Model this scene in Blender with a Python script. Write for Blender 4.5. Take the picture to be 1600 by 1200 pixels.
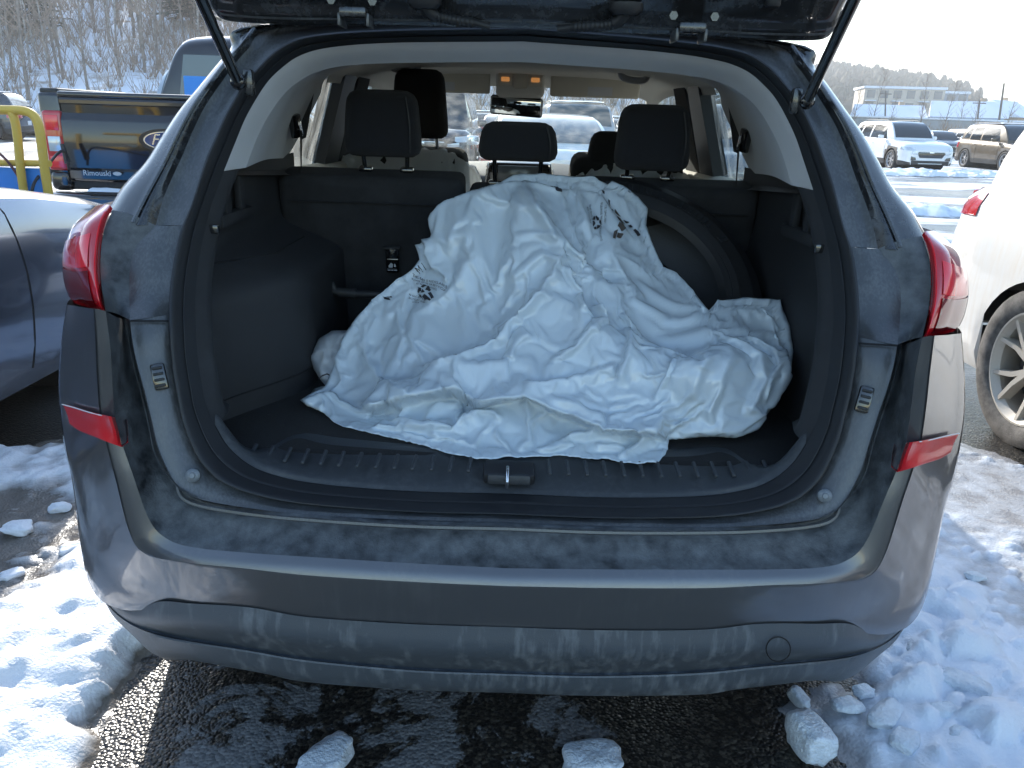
import bpy, bmesh, math, random
import numpy as np
from mathutils import Vector, Matrix
from mathutils.geometry import delaunay_2d_cdt

for o in list(bpy.data.objects):
    bpy.data.objects.remove(o)
S = bpy.context.scene
COL = S.collection
R = math.radians

# ---------------------------------------------------------------- camera
CAM_H = 1.32; FPX = 1209.0; PITCH = R(18.9); ROLL = R(1.85)
cam = bpy.data.cameras.new('camera'); camo = bpy.data.objects.new('camera', cam); COL.objects.link(camo)
cam.sensor_width = 36; cam.lens = 36 * FPX / 1600; cam.clip_start = 0.02; cam.clip_end = 3000
_f = Vector((0, math.cos(PITCH), -math.sin(PITCH))); _u0 = Vector((0, math.sin(PITCH), math.cos(PITCH))); _r0 = Vector((1, 0, 0))
_r = _r0 * math.cos(ROLL) + _u0 * math.sin(ROLL); _u = -_r0 * math.sin(ROLL) + _u0 * math.cos(ROLL)
M4 = Matrix((( _r.x, _u.x, -_f.x, 0), (_r.y, _u.y, -_f.y, 0), (_r.z, _u.z, -_f.z, CAM_H), (0, 0, 0, 1)))
camo.matrix_world = M4
S.camera = camo

# ---------------------------------------------------------------- light
SUN_EL = 22.5; SUN_AZ = -18.0           # degrees; azimuth measured from +Y towards +X
w = bpy.data.worlds.new('World'); S.world = w; w.use_nodes = True
nt = w.node_tree; nt.nodes.clear()
sky = nt.nodes.new('ShaderNodeTexSky'); sky.sky_type = 'NISHITA'; sky.sun_disc = False
sky.sun_elevation = R(SUN_EL); sky.sun_rotation = R(SUN_AZ); sky.air_density = 1.3; sky.dust_density = 0.7; sky.ozone_density = 2.5
bg = nt.nodes.new('ShaderNodeBackground'); bg.inputs['Strength'].default_value = 0.15
wo = nt.nodes.new('ShaderNodeOutputWorld')
nt.links.new(sky.outputs[0], bg.inputs[0]); nt.links.new(bg.outputs[0], wo.inputs[0])
sl = bpy.data.lights.new('sun', 'SUN'); sl.energy = 3.2; sl.angle = R(0.55); sl.color = (1, 0.95, 0.87)
so = bpy.data.objects.new('sun', sl); COL.objects.link(so)
sd = Vector((math.sin(R(SUN_AZ)) * math.cos(R(SUN_EL)), math.cos(R(SUN_AZ)) * math.cos(R(SUN_EL)), math.sin(R(SUN_EL))))
so.rotation_euler = sd.to_track_quat('Z', 'Y').to_euler(); so.location = (0, 0, 30)
S.view_settings.view_transform = 'Standard'; S.view_settings.look = 'None'
S.view_settings.gamma = 1; S.view_settings.use_curve_mapping = False
S.view_settings.exposure = 1.58
S.render.engine = 'CYCLES'
S.cycles.max_bounces = 8; S.cycles.diffuse_bounces = 4; S.cycles.glossy_bounces = 4; S.cycles.transparent_max_bounces = 14

# ---------------------------------------------------------------- pixel -> place (1600x1200 photo pixels)
def ray(px, py):
    x = px - 800; y = 600 - py
    c, s = math.cos(ROLL), math.sin(ROLL)
    xr = (x * c - y * s) / FPX; yr = (x * s + y * c) / FPX
    return (xr, math.cos(PITCH) + yr * math.sin(PITCH), -math.sin(PITCH) + yr * math.cos(PITCH))
def AY(px, py, Y):
    d = ray(px, py); t = Y / d[1]
    return Vector((d[0] * t, Y, CAM_H + d[2] * t))
def AZ(px, py, Z=0.0):
    d = ray(px, py); t = (Z - CAM_H) / d[2]
    return Vector((d[0] * t, d[1] * t, Z))
def plan(x):
    a = abs(x) / 0.9
    return 0.24 * a ** 4 + 0.05 * a * a
def BP(px, py, y0):                      # on the bowed bumper plan
    y = y0 + 0.02
    for _ in range(40):
        v = AY(px, py, y); y = 0.6 * y + 0.4 * (y0 + plan(v.x))
    return AY(px, py, y)
_OP = [(0.5, 1.22), (0.66, 1.262), (0.75, 1.29), (0.95, 1.355), (1.2, 1.53), (1.35, 1.64), (1.5, 1.74), (1.7, 1.85)]
def oprof(z):
    return float(np.interp(z, [a for a, b in _OP], [b for a, b in _OP]))
def OP(px, py, off=0.0):                 # on the plane of the tailgate opening
    y = 1.4
    for _ in range(40):
        v = AY(px, py, y); y = 0.5 * y + 0.5 * (oprof(v.z) + off)
    return AY(px, py, y)
def WALL(px, py, x0=0.68, k=0.3, z0=1.1):
    d = ray(px, py); s = -1 if d[0] < 0 else 1
    t = (s * (x0 - k * (CAM_H - z0))) / (d[0] + s * k * d[2])
    return Vector((d[0] * t, d[1] * t, CAM_H + d[2] * t))

# ---------------------------------------------------------------- object helpers
def link(o, parent=None):
    COL.objects.link(o)
    if parent is not None: o.parent = parent
    return o
def me(name, verts, faces, mats, parent=None, smooth=True, sharp=40, loc=None, mi=None):
    m = bpy.data.meshes.new(name)
    m.from_pydata([tuple(v) for v in verts], [], [tuple(f) for f in faces])
    if not isinstance(mats, (list, tuple)): mats = [mats]
    for a in mats: m.materials.append(a)
    if mi is not None: m.polygons.foreach_set('material_index', np.array(mi, dtype=np.int32))
    if smooth:
        m.polygons.foreach_set('use_smooth', np.ones(len(m.polygons), dtype=bool))
        if sharp: m.set_sharp_from_angle(angle=R(sharp))
    m.update()
    o = bpy.data.objects.new(name, m)
    if loc is not None: o.location = loc
    return link(o, parent)
def bmo(name, bm, mat, parent=None, smooth=True, sharp=40, loc=None):
    m = bpy.data.meshes.new(name); bm.normal_update(); bm.to_mesh(m); bm.free()
    for a in (mat if isinstance(mat, (list, tuple)) else [mat]): m.materials.append(a)
    if smooth:
        m.polygons.foreach_set('use_smooth', np.ones(len(m.polygons), dtype=bool))
        if sharp: m.set_sharp_from_angle(angle=R(sharp))
    o = bpy.data.objects.new(name, m)
    if loc is not None: o.location = loc
    return link(o, parent)
def tag(o, label=None, cat=None, group=None, kind=None):
    if label: o['label'] = label
    if cat: o['category'] = cat
    if group: o['group'] = group
    if kind: o['kind'] = kind
    return o
def empty(name, loc=(0, 0, 0), rz=0.0, label=None, cat=None, group=None, parent=None):
    o = bpy.data.objects.new(name, None); o.location = loc; o.rotation_euler = (0, 0, rz); o.empty_display_size = 0.1
    link(o, parent); return tag(o, label, cat, group)
def rbox_bm(size, bev=0.01, seg=2, loc=(0, 0, 0), rot=None, bm=None):
    b = bmesh.new()
    bmesh.ops.create_cube(b, size=1.0)
    bmesh.ops.scale(b, vec=size, verts=b.verts)
    if bev > 0:
        bmesh.ops.bevel(b, geom=b.edges[:], offset=min(bev, min(size) * 0.49), segments=seg, profile=0.5, affect='EDGES')
    if rot is not None: bmesh.ops.transform(b, matrix=rot.to_4x4() if hasattr(rot, 'to_4x4') else rot, verts=b.verts)
    bmesh.ops.translate(b, vec=loc, verts=b.verts)
    if bm is None: return b
    t = bpy.data.meshes.new('t'); b.to_mesh(t); b.free(); bm.from_mesh(t); bpy.data.meshes.remove(t)
    return bm
def rbox(name, size, loc, mat, parent=None, bev=0.01, seg=2, rot=None):
    b = rbox_bm(size, bev, seg)
    o = bmo(name, b, mat, parent, loc=loc)
    if rot is not None: o.rotation_euler = rot
    return o
def tube_vf(pts, rad, ns=8, caps=True):
    pts = [Vector(p) for p in pts]; n = len(pts)
    rads = rad if isinstance(rad, (list, tuple)) else [rad] * n
    V = []; F = []
    prev = None
    for i, p in enumerate(pts):
        t = (pts[min(i + 1, n - 1)] - pts[max(i - 1, 0)]).normalized()
        if prev is None:
            a = Vector((0, 0, 1)) if abs(t.z) < 0.9 else Vector((1, 0, 0))
            u = t.cross(a).normalized()
        else:
            u = (prev - t * prev.dot(t)).normalized()
        prev = u; v = t.cross(u)
        for k in range(ns):
            an = 2 * math.pi * k / ns
            V.append(p + (u * math.cos(an) + v * math.sin(an)) * rads[i])
    for i in range(n - 1):
        for k in range(ns):
            a = i * ns + k; b = i * ns + (k + 1) % ns
            F.append((a, b, b + ns, a + ns))
    if caps:
        F.append(tuple(reversed(range(ns)))); F.append(tuple(range((n - 1) * ns, n * ns)))
    return V, F
def tube(name, pts, rad, mat, parent=None, ns=8, caps=True):
    V, F = tube_vf(pts, rad, ns, caps)
    return me(name, V, F, mat, parent, sharp=50)
def join_vf(parts):
    V = []; F = []
    for v, f in parts:
        o = len(V); V += list(v); F += [tuple(i + o for i in q) for q in f]
    return V, F
def lathe_vf(prof, n=24, axis='x'):
    """profile of (r, a): radius and position along axis"""
    V = []; F = []; k = len(prof)
    for i in range(n):
        an = 2 * math.pi * i / n; c, s = math.cos(an), math.sin(an)
        for r, a in prof:
            if axis == 'x': V.append((a, r * c, r * s))
            elif axis == 'z': V.append((r * c, r * s, a))
            else: V.append((r * c, a, r * s))
    for i in range(n):
        j = (i + 1) % n
        for q in range(k - 1):
            F.append((i * k + q, j * k + q, j * k + q + 1, i * k + q + 1))
    return V, F
def crom(pts, n, lin=False):
    pts = np.array([list(p) for p in pts], dtype=float); K = len(pts)
    if K == 2 or lin:
        t = np.linspace(0, K - 1, n); i = np.clip(t.astype(int), 0, K - 2); f = (t - i)[:, None]
        return pts[i] * (1 - f) + pts[i + 1] * f
    ext = np.vstack([2 * pts[0] - pts[1], pts, 2 * pts[-1] - pts[-2]])
    t = np.linspace(0, K - 1, n); i = np.clip(t.astype(int), 0, K - 2); f = (t - i)[:, None]
    p0, p1, p2, p3 = ext[i], ext[i + 1], ext[i + 2], ext[i + 3]
    return 0.5 * ((2 * p1) + (-p0 + p2) * f + (2 * p0 - 5 * p1 + 4 * p2 - p3) * f ** 2 + (-p0 + 3 * p1 - 3 * p2 + p3) * f ** 3)
def loft_grid(curves, n, m=4, lin=False):
    cs = np.array([crom(c, n) for c in curves])                 # C,n,3
    M = (len(curves) - 1) * m + 1
    G = np.array([crom(cs[:, i], M, lin) for i in range(n)])    # n,M,3
    return G
def grid_vf(G, flip=False):
    n, m = G.shape[:2]
    V = [tuple(v) for v in G.reshape(-1, 3)]
    F = []
    for i in range(n - 1):
        for j in range(m - 1):
            q = (i * m + j, i * m + j + 1, (i + 1) * m + j + 1, (i + 1) * m + j)
            F.append(tuple(reversed(q)) if flip else q)
    return V, F
def mir(G):
    H = G.copy(); H[..., 0] *= -1
    return H
def pair(name, curves, n, m, mat, parent, lin=False, sharp=40, flip=False):
    """a left part and its mirrored right twin"""
    G = loft_grid(curves, n, m, lin)
    a = me(name, *grid_vf(G, flip), mat, parent, sharp=sharp)
    b = me(name, *grid_vf(mir(G), not flip), mat, parent, sharp=sharp)
    return a, b
def wide(name, curves, n, m, mat, parent, lin=False, sharp=40, flip=False):
    """one part spanning both halves; curves run from the centre line outwards"""
    cs = []
    for c in curves:
        c = [Vector(p) for p in c]; c[0].x = 0.0; cs.append(c)
    G = loft_grid(cs, n, m, lin)
    H = np.concatenate([mir(G)[::-1], G[1:]], axis=0)
    return me(name, *grid_vf(H, flip), mat, parent, sharp=sharp)
def poly_prism(name, pts2, depth, mat, parent=None, frame=None, bev=0.0, smooth=False, loc=None):
    """flat outline (x,z) with thickness along -y of the frame"""
    bm = bmesh.new()
    vs = [bm.verts.new((x, 0, z)) for x, z in pts2]
    f = bm.faces.new(vs)
    r = bmesh.ops.extrude_face_region(bm, geom=[f])
    bmesh.ops.translate(bm, vec=(0, depth, 0), verts=[v for v in r['geom'] if isinstance(v, bmesh.types.BMVert)])
    bmesh.ops.recalc_face_normals(bm, faces=bm.faces)
    if bev: bmesh.ops.bevel(bm, geom=bm.edges[:], offset=bev, segments=2, profile=0.5, affect='EDGES')
    if frame is not None: bmesh.ops.transform(bm, matrix=frame, verts=bm.verts)
    return bmo(name, bm, mat, parent, smooth=True, sharp=35, loc=loc)
def text_vf(txt, size=1.0, shear=0.0, bold=0.0):
    c = bpy.data.curves.new('t', 'FONT'); c.body = txt; c.size = size; c.shear = shear; c.offset = bold
    c.align_x = 'CENTER'; c.align_y = 'CENTER'; c.resolution_u = 2
    o = bpy.data.objects.new('t', c); COL.objects.link(o)
    dg = bpy.context.evaluated_depsgraph_get(); m = o.evaluated_get(dg).to_mesh()
    V = [v.co.copy() for v in m.vertices]; F = [tuple(p.vertices) for p in m.polygons]
    o.evaluated_get(dg).to_mesh_clear(); bpy.data.objects.remove(o); bpy.data.curves.remove(c)
    return V, F
def children(o): return [c for c in bpy.data.objects if c.parent == o]
def copy_tree(o, parent=None, kids=None):
    c = o.copy(); COL.objects.link(c); c.parent = parent
    for ch in KIDS.get(o.name, []): copy_tree(ch, c)
    return c
KIDS = {}
def remember(o):
    KIDS[o.name] = children(o)
    for c in KIDS[o.name]: remember(c)

# ---------------------------------------------------------------- numpy noise
def _hash(ix, iy, seed):
    h = (ix.astype(np.int64) * 374761393 + iy.astype(np.int64) * 668265263 + seed * 1442695041) & 0xffffffff
    h = ((h ^ (h >> 13)) * 1274126177) & 0xffffffff
    return ((h ^ (h >> 16)) & 0xffffff) / float(0xffffff)
def vnoise(x, y, seed=0):
    ix = np.floor(x); iy = np.floor(y); fx = x - ix; fy = y - iy
    fx = fx * fx * (3 - 2 * fx); fy = fy * fy * (3 - 2 * fy)
    a = _hash(ix, iy, seed); b = _hash(ix + 1, iy, seed); c = _hash(ix, iy + 1, seed); d = _hash(ix + 1, iy + 1, seed)
    return (a * (1 - fx) + b * fx) * (1 - fy) + (c * (1 - fx) + d * fx) * fy
def fbm(x, y, o=4, seed=0):
    s = 0; a = 0.5; t = 0
    for k in range(o):
        s = s + a * vnoise(x * 2 ** k + 17.3 * k, y * 2 ** k - 9.1 * k, seed + k); t += a; a *= 0.5
    return s / t
def worley(x, y, seed=0):
    ix = np.floor(x); iy = np.floor(y); d1 = np.full(x.shape, 9.0); d2 = np.full(x.shape, 9.0); idv = np.zeros(x.shape)
    for dx in (-1, 0, 1):
        for dy in (-1, 0, 1):
            cx = ix + dx; cy = iy + dy
            px = cx + _hash(cx, cy, seed); py = cy + _hash(cx, cy, seed + 7)
            d = np.hypot(px - x, py - y); hv = _hash(cx, cy, seed + 13)
            n1 = d < d1
            d2 = np.where(n1, d1, np.minimum(d2, d)); idv = np.where(n1, hv, idv); d1 = np.where(n1, d, d1)
    return d1, d2, idv

# ---------------------------------------------------------------- materials
MAT = {}
def nodes_of(m):
    return m.node_tree.nodes, m.node_tree.links
def mat(name, col, rough=0.5, metal=0.0, coat=0.0, spec=0.5, var=0.0, vscale=20.0, bump=0.0, bscale=200.0, dust=0.0, dcol=(0.42, 0.42, 0.42), dscale=6.0,
        streak=False, emit=None, estr=0.0, dlo=0.5, dhi=0.75, vcol=None, trans=0.0, coat_r=0.05, sheen=0.0):
    m = bpy.data.materials.new(name); m.use_nodes = True
    n, l = nodes_of(m); b = n['Principled BSDF']
    b.inputs['Base Color'].default_value = (*col, 1); b.inputs['Roughness'].default_value = rough
    b.inputs['Metallic'].default_value = metal; b.inputs['Coat Weight'].default_value = coat; b.inputs['Coat Roughness'].default_value = coat_r
    b.inputs['Specular IOR Level'].default_value = spec; b.inputs['Transmission Weight'].default_value = trans
    if sheen: b.inputs['Sheen Weight'].default_value = sheen
    if emit: b.inputs['Emission Color'].default_value = (*emit, 1); b.inputs['Emission Strength'].default_value = estr
    tc = n.new('ShaderNodeTexCoord')
    base = None
    def noise(scale, det=5, stretch=None, rough_=0.6):
        t = n.new('ShaderNodeTexNoise'); t.inputs['Scale'].default_value = scale; t.inputs['Detail'].default_value = det; t.inputs['Roughness'].default_value = rough_
        if stretch:
            mp = n.new('ShaderNodeMapping'); mp.inputs['Scale'].default_value = stretch
            l.new(tc.outputs['Object'], mp.inputs[0]); l.new(mp.outputs[0], t.inputs['Vector'])
        else: l.new(tc.outputs['Object'], t.inputs['Vector'])
        return t
    if var or vcol:
        t = noise(vscale); mx = n.new('ShaderNodeMix'); mx.data_type = 'RGBA'
        c2 = vcol if vcol else tuple(min(1, c * (1 + var) + 0.01 * var) for c in col)
        c1 = col if vcol else tuple(c * (1 - var) for c in col)
        mx.inputs[6].default_value = (*c1, 1); mx.inputs[7].default_value = (*c2, 1)
        rm = n.new('ShaderNodeMapRange'); rm.inputs[1].default_value = 0.35; rm.inputs[2].default_value = 0.65
        l.new(t.outputs[0], rm.inputs[0]); l.new(rm.outputs[0], mx.inputs[0]); base = mx.outputs[2]
        l.new(base, b.inputs['Base Color'])
    if dust:
        t1 = noise(dscale, 8, None, 0.65)
        t2 = noise(dscale * 2.5 if streak else dscale * 7, 6, (6.0, 6.0, 0.6) if streak else None, 0.6)
        ad = n.new('ShaderNodeMath'); ad.operation = 'ADD'; l.new(t1.outputs[0], ad.inputs[0]); l.new(t2.outputs[0], ad.inputs[1])
        rm = n.new('ShaderNodeMapRange'); rm.inputs[1].default_value = dlo * 2; rm.inputs[2].default_value = dhi * 2; rm.inputs[4].default_value = dust
        l.new(ad.outputs[0], rm.inputs[0])
        mx = n.new('ShaderNodeMix'); mx.data_type = 'RGBA'; mx.inputs[7].default_value = (*dcol, 1)
        if base is not None: l.new(base, mx.inputs[6])
        else: mx.inputs[6].default_value = (*col, 1)
        l.new(rm.outputs[0], mx.inputs[0]); l.new(mx.outputs[2], b.inputs['Base Color'])
        rr = n.new('ShaderNodeMapRange'); rr.inputs[1].default_value = 0; rr.inputs[2].default_value = 1; rr.inputs[3].default_value = rough; rr.inputs[4].default_value = 0.9
        l.new(rm.outputs[0], rr.inputs[0]); l.new(rr.outputs[0], b.inputs['Roughness'])
        if coat:
            cc = n.new('ShaderNodeMapRange'); cc.inputs[3].default_value = coat; cc.inputs[4].default_value = 0.0
            l.new(rm.outputs[0], cc.inputs[0]); l.new(cc.outputs[0], b.inputs['Coat Weight'])
        if metal:
            cm = n.new('ShaderNodeMapRange'); cm.inputs[3].default_value = metal; cm.inputs[4].default_value = 0.0
            l.new(rm.outputs[0], cm.inputs[0]); l.new(cm.outputs[0], b.inputs['Metallic'])
    if bump:
        t = noise(bscale, 4); bp = n.new('ShaderNodeBump'); bp.inputs['Strength'].default_value = bump; bp.inputs['Distance'].default_value = 0.01
        l.new(t.outputs[0], bp.inputs['Height']); l.new(bp.outputs[0], b.inputs['Normal'])
    MAT[name] = m
    return m
def glass(name, tint=(0.8, 0.86, 0.85), refl=0.06, dirt=0.0):
    m = bpy.data.materials.new(name); m.use_nodes = True; n, l = nodes_of(m); n.remove(n['Principled BSDF']); out = n['Material Output']
    tr = n.new('ShaderNodeBsdfTransparent'); tr.inputs[0].default_value = (*tint, 1)
    gl = n.new('ShaderNodeBsdfGlossy'); gl.inputs['Roughness'].default_value = 0.02; gl.inputs[0].default_value = (0.9, 0.95, 1, 1)
    fr = n.new('ShaderNodeFresnel'); fr.inputs[0].default_value = 1.45
    mx = n.new('ShaderNodeMixShader'); l.new(fr.outputs[0], mx.inputs[0]); l.new(tr.outputs[0], mx.inputs[1]); l.new(gl.outputs[0], mx.inputs[2])
    o = mx.outputs[0]
    if dirt:
        df = n.new('ShaderNodeBsdfTranslucent'); df.inputs[0].default_value = (0.78, 0.74, 0.64, 1)
        tn = n.new('ShaderNodeTexNoise'); tn.inputs['Scale'].default_value = 5; tn.inputs['Detail'].default_value = 9
        tcd = n.new('ShaderNodeTexCoord'); mpd = n.new('ShaderNodeMapping'); mpd.inputs['Scale'].default_value = (4, 4, 0.9); l.new(tcd.outputs['Object'], mpd.inputs[0]); l.new(mpd.outputs[0], tn.inputs['Vector'])
        mr = n.new('ShaderNodeMapRange'); mr.inputs[1].default_value = 0.35; mr.inputs[2].default_value = 0.8; mr.inputs[4].default_value = dirt
        l.new(tn.outputs[0], mr.inputs[0])
        m2 = n.new('ShaderNodeMixShader'); l.new(mr.outputs[0], m2.inputs[0]); l.new(o, m2.inputs[1]); l.new(df.outputs[0], m2.inputs[2]); o = m2.outputs[0]
    l.new(o, out.inputs[0]); MAT[name] = m
    return m

mat('suv_paint', (0.105, 0.108, 0.118), 0.30, 0.6, 1.0, dust=0.25, dcol=(0.20, 0.20, 0.20), dscale=5, streak=True, dlo=0.52, dhi=0.80)
mat('suv_pillar', (0.022, 0.023, 0.026), 0.20, 0.3, 0.8, dust=0.42, dcol=(0.15, 0.165, 0.185), dscale=9, dlo=0.48, dhi=0.74)
mat('suv_gutter', (0.075, 0.078, 0.082), 0.34, 0.5, 0.3, dust=0.6, dcol=(0.17, 0.18, 0.19), dscale=16, streak=True, dlo=0.46, dhi=0.70)
mat('suv_step', (0.012, 0.014, 0.017), 0.4, dust=0.75, dcol=(0.20, 0.22, 0.24), dscale=5, dlo=0.36, dhi=0.72, bump=0.2, bscale=260)
mat('suv_plastic', (0.060, 0.070, 0.083), 0.45, dust=0.65, dcol=(0.30, 0.32, 0.34), dscale=3.6, streak=True, dlo=0.50, dhi=0.72, bump=0.08, bscale=400)
mat('rubber', (0.012, 0.013, 0.016), 0.55, bump=0.05, bscale=300)
mat('trim_black', (0.017, 0.018, 0.021), 0.62, bump=0.25, bscale=900, dust=0.22, dcol=(0.1, 0.1, 0.11), dscale=5)
mat('carpet', (0.010, 0.010, 0.012), 0.95, bump=0.6, bscale=1200, var=0.4, vscale=300, dust=0.5, dcol=(0.14, 0.14, 0.14), dscale=60, dlo=0.60, dhi=0.66)
mat('scuff', (0.030, 0.034, 0.040), 0.42, bump=0.25, bscale=700, dust=0.3, dcol=(0.15, 0.16, 0.17), dscale=12)
mat('trim_grey', (0.56, 0.56, 0.57), 0.75, bump=0.1, bscale=800, var=0.06, vscale=3)
mat('headliner', (0.62, 0.60, 0.56), 0.95, bump=0.12, bscale=1500)
mat('trim_beige', (0.56, 0.52, 0.44), 0.7, var=0.06, vscale=6)
mat('fabric', (0.0075, 0.008, 0.012), 0.95, bump=0.45, bscale=1600, var=0.35, vscale=900, sheen=0.06)
mat('fabric_front', (0.012, 0.011, 0.011), 0.95, bump=0.4, bscale=1500)
mat('seat_back', (0.016, 0.0165, 0.019), 0.9, bump=0.35, bscale=1400, var=0.3, vscale=14)
mat('chrome', (0.75, 0.75, 0.76), 0.18, 1.0)
mat('steel', (0.45, 0.46, 0.47), 0.35, 0.9)
mat('bolt', (0.16, 0.18, 0.2), 0.5, 0.4, dust=0.5, dscale=60)
mat('lens_red', (0.45, 0.006, 0.012), 0.06, coat=1.0, dust=0.25, dcol=(0.5, 0.3, 0.3), dscale=7, dlo=0.55, dhi=0.8)
mat('lens_bright', (0.75, 0.012, 0.02), 0.15, coat=1.0)
mat('lens_dark', (0.16, 0.004, 0.008), 0.10, coat=1.0)
mat('reflector', (0.62, 0.012, 0.02), 0.3, coat=0.6, bump=0.15, bscale=900)
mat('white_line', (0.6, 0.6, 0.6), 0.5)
mat('label_print', (0.45, 0.47, 0.5), 0.7)
mat('lamp_amber', (0.6, 0.33, 0.16), 0.3, emit=(1.0, 0.42, 0.12), estr=0.12)
mat('screen', (0.10, 0.11, 0.12), 0.15)
mat('mirror_glass', (0.75, 0.78, 0.8), 0.03, 1.0)
mat('tyre', (0.014, 0.0145, 0.016), 0.75, bump=0.25, bscale=250, var=0.3, vscale=20, dust=0.35, dcol=(0.10, 0.10, 0.10), dscale=15)
mat('tyre_clean', (0.012, 0.012, 0.013), 0.45, bump=0.15, bscale=350)
mat('tyre_dusty', (0.10, 0.09, 0.08), 0.85, bump=0.3, bscale=200, var=0.4, vscale=18)
mat('alloy', (0.40, 0.40, 0.41), 0.35, 0.8, dust=0.4, dcol=(0.3, 0.27, 0.24), dscale=9)
mat('alloy_warm', (0.46, 0.42, 0.36), 0.5, 0.4, dust=0.5, dcol=(0.36, 0.31, 0.25), dscale=9)
mat('alloy_dark', (0.10, 0.10, 0.11), 0.3, 0.8)
mat('black_plastic', (0.02, 0.021, 0.023), 0.6, dust=0.3, dcol=(0.2, 0.2, 0.2), dscale=6)
mat('gloss_black', (0.006, 0.006, 0.007), 0.12, coat=1.0)
mat('window_dark', (0.012, 0.018, 0.022), 0.04, coat=1.0, spec=0.6)
mat('window_mid', (0.05, 0.075, 0.085), 0.05, coat=1.0, spec=0.6)
mat('seam', (0.004, 0.004, 0.005), 0.8)
mat('headlight', (0.5, 0.55, 0.6), 0.08, 0.3, 1.0)
mat('plate', (0.7, 0.72, 0.75), 0.5)
glass('glass_clear', (0.88, 0.93, 0.90), dirt=0.16)
glass('glass_tint', (0.60, 0.66, 0.63), dirt=0.55)

def sphere_vf(rx, ry, rz, nu=12, nv=8):
    V = []; F = []
    for j in range(nv + 1):
        th = math.pi * j / nv
        for i in range(nu):
            ph = 2 * math.pi * i / nu
            V.append((rx * math.sin(th) * math.cos(ph), ry * math.sin(th) * math.sin(ph), rz * math.cos(th)))
    for j in range(nv):
        for i in range(nu):
            F.append((j * nu + i, (j + 1) * nu + i, (j + 1) * nu + (i + 1) % nu, j * nu + (i + 1) % nu))
    return V, F
# ================================================================ the grey SUV with its tailgate open
suv = empty('suv', (0, 3.3, 0), label='dark grey SUV with raised tailgate and open cargo area', cat='suv')
bpy.context.view_layer.update()
SUVL = Vector((0, 3.3, 0))
class _W:  # children are modelled in world coordinates; shift them under the empty
    pass
def under(*objs):
    for o in objs:
        o.parent = suv; o.location = o.location - SUVL
    return objs[0]
# meshes in world coordinates: parent offset is handled once at the end of this chunk
_before = set(bpy.data.objects)

# --- contours, left half, photo pixels
C5 = [(795,888),(640,880),(480,870),(390,864),(300,855),(258,840),(232,810),(207,740),(192,697),(180,652),(175,590),(172,540),(165,486)]
B1 = [(795,918),(640,911),(480,901),(380,890),(285,880),(225,866),(200,830),(178,745),(166,700),(155,650),(150,590),(148,540),(145,482)]
B2 = [(795,972),(640,966),(480,956),(380,943),(285,932),(205,915),(160,860),(132,760),(122,710),(115,660),(110,600),(111,540),(118,478)]
B3 = [(795,979),(640,974),(480,963),(380,948),(285,944),(192,951),(141,905),(117,740),(107,702),(99,640),(96,590),(100,527),(107,470)]
c5 = [BP(*p, 1.1315) for p in C5]
b1 = [BP(*p, 1.113) for p in B1]
b1b = [a * 0.5 + b * 0.5 + Vector((0, -0.002, 0.0015)) for a, b in zip(c5, b1)]
b2 = [BP(*p, 1.118) for p in B2]
yb3 = [1.121, 1.125, 1.135, 1.155, 1.19, 1.28, 1.36, 1.42, 1.44, 1.45, 1.46, 1.47, 1.48]
b3 = [AY(*p, y) for p, y in zip(B3, yb3)]
for i in range(5, 13):                    # make the flank roughly vertical and wide
    b3[i] = AY(*B3[i], yb3[i])
b2 = [b2[i] if i < 5 else AY(*B2[i], [0, 0, 0, 0, 0, 1.24, 1.285, 1.33, 1.345, 1.36, 1.37, 1.375, 1.385][i]) for i in range(13)]
fw = [Vector((b3[i].x, b3[i].y + 0.03, b3[i].z - 0.004)) if i < 5 else Vector((-0.905, 1.68, b3[i].z + 0.01)) for i in range(13)]
fw2 = [Vector((b3[i].x, b3[i].y + 0.06, b3[i].z - 0.004)) if i < 5 else Vector((-0.925, 1.93, b3[i].z + 0.02)) for i in range(13)]
fw[5] = Vector((-0.80, 1.5, b3[5].z)); fw2[5] = Vector((-0.86, 1.8, b3[5].z))
b1e = [a * 0.06 + b * 0.94 for a, b in zip(c5, b1)]; b1f = [a * 0.94 + b * 0.06 for a, b in zip(b1, b2)]
wide('bumper', [c5, b1b, b1e, b1f, b2, b3, fw, fw2], 73, 4, MAT['suv_paint'], None, sharp=30)
# pinstripe of the bumper crease: small return on the upper edge
c5i = [p + Vector((0.004, 0.012, -0.006)) for p in c5]

# --- bumper step: dirty black ledge and side filler
C3 = [(795,816),(640,812),(480,804),(390,794),(320,782),(290,770),(270,752),(248,705),(237,660),(226,615),(214,570),(207,535),(203,500)]
G0 = [(795,838),(640,833),(480,823),(390,813),(315,801),(280,788),(258,763),(237,712),(226,665),(215,618),(203,570),(197,535),(192,498)]
G1 = [(795,826),(640,822),(480,812),(390,803),(318,791),(287,777),(266,756),(244,708),(234,662),(223,616),(211,570),(204,535),(200,499)]
c3 = [OP(*p, -0.035) for p in C3]
g0 = [BP(*G0[i], 1.185) if i < 7 else OP(*G0[i], 0.01) for i in range(13)]
g1 = [BP(*G1[i], 1.19) if i < 7 else OP(*G1[i], 0.015) for i in range(13)]
for i in range(7):
    g1[i] = g1[i] + Vector((0, 0.015, 0))
wide('bumper_step', [c5, [a * 0.55 + b * 0.45 + Vector((0, 0.004, -0.004)) for a, b in zip(c5, g0)], g0, g1, c3], 73, 4, MAT['suv_step'], None, sharp=28)
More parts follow.
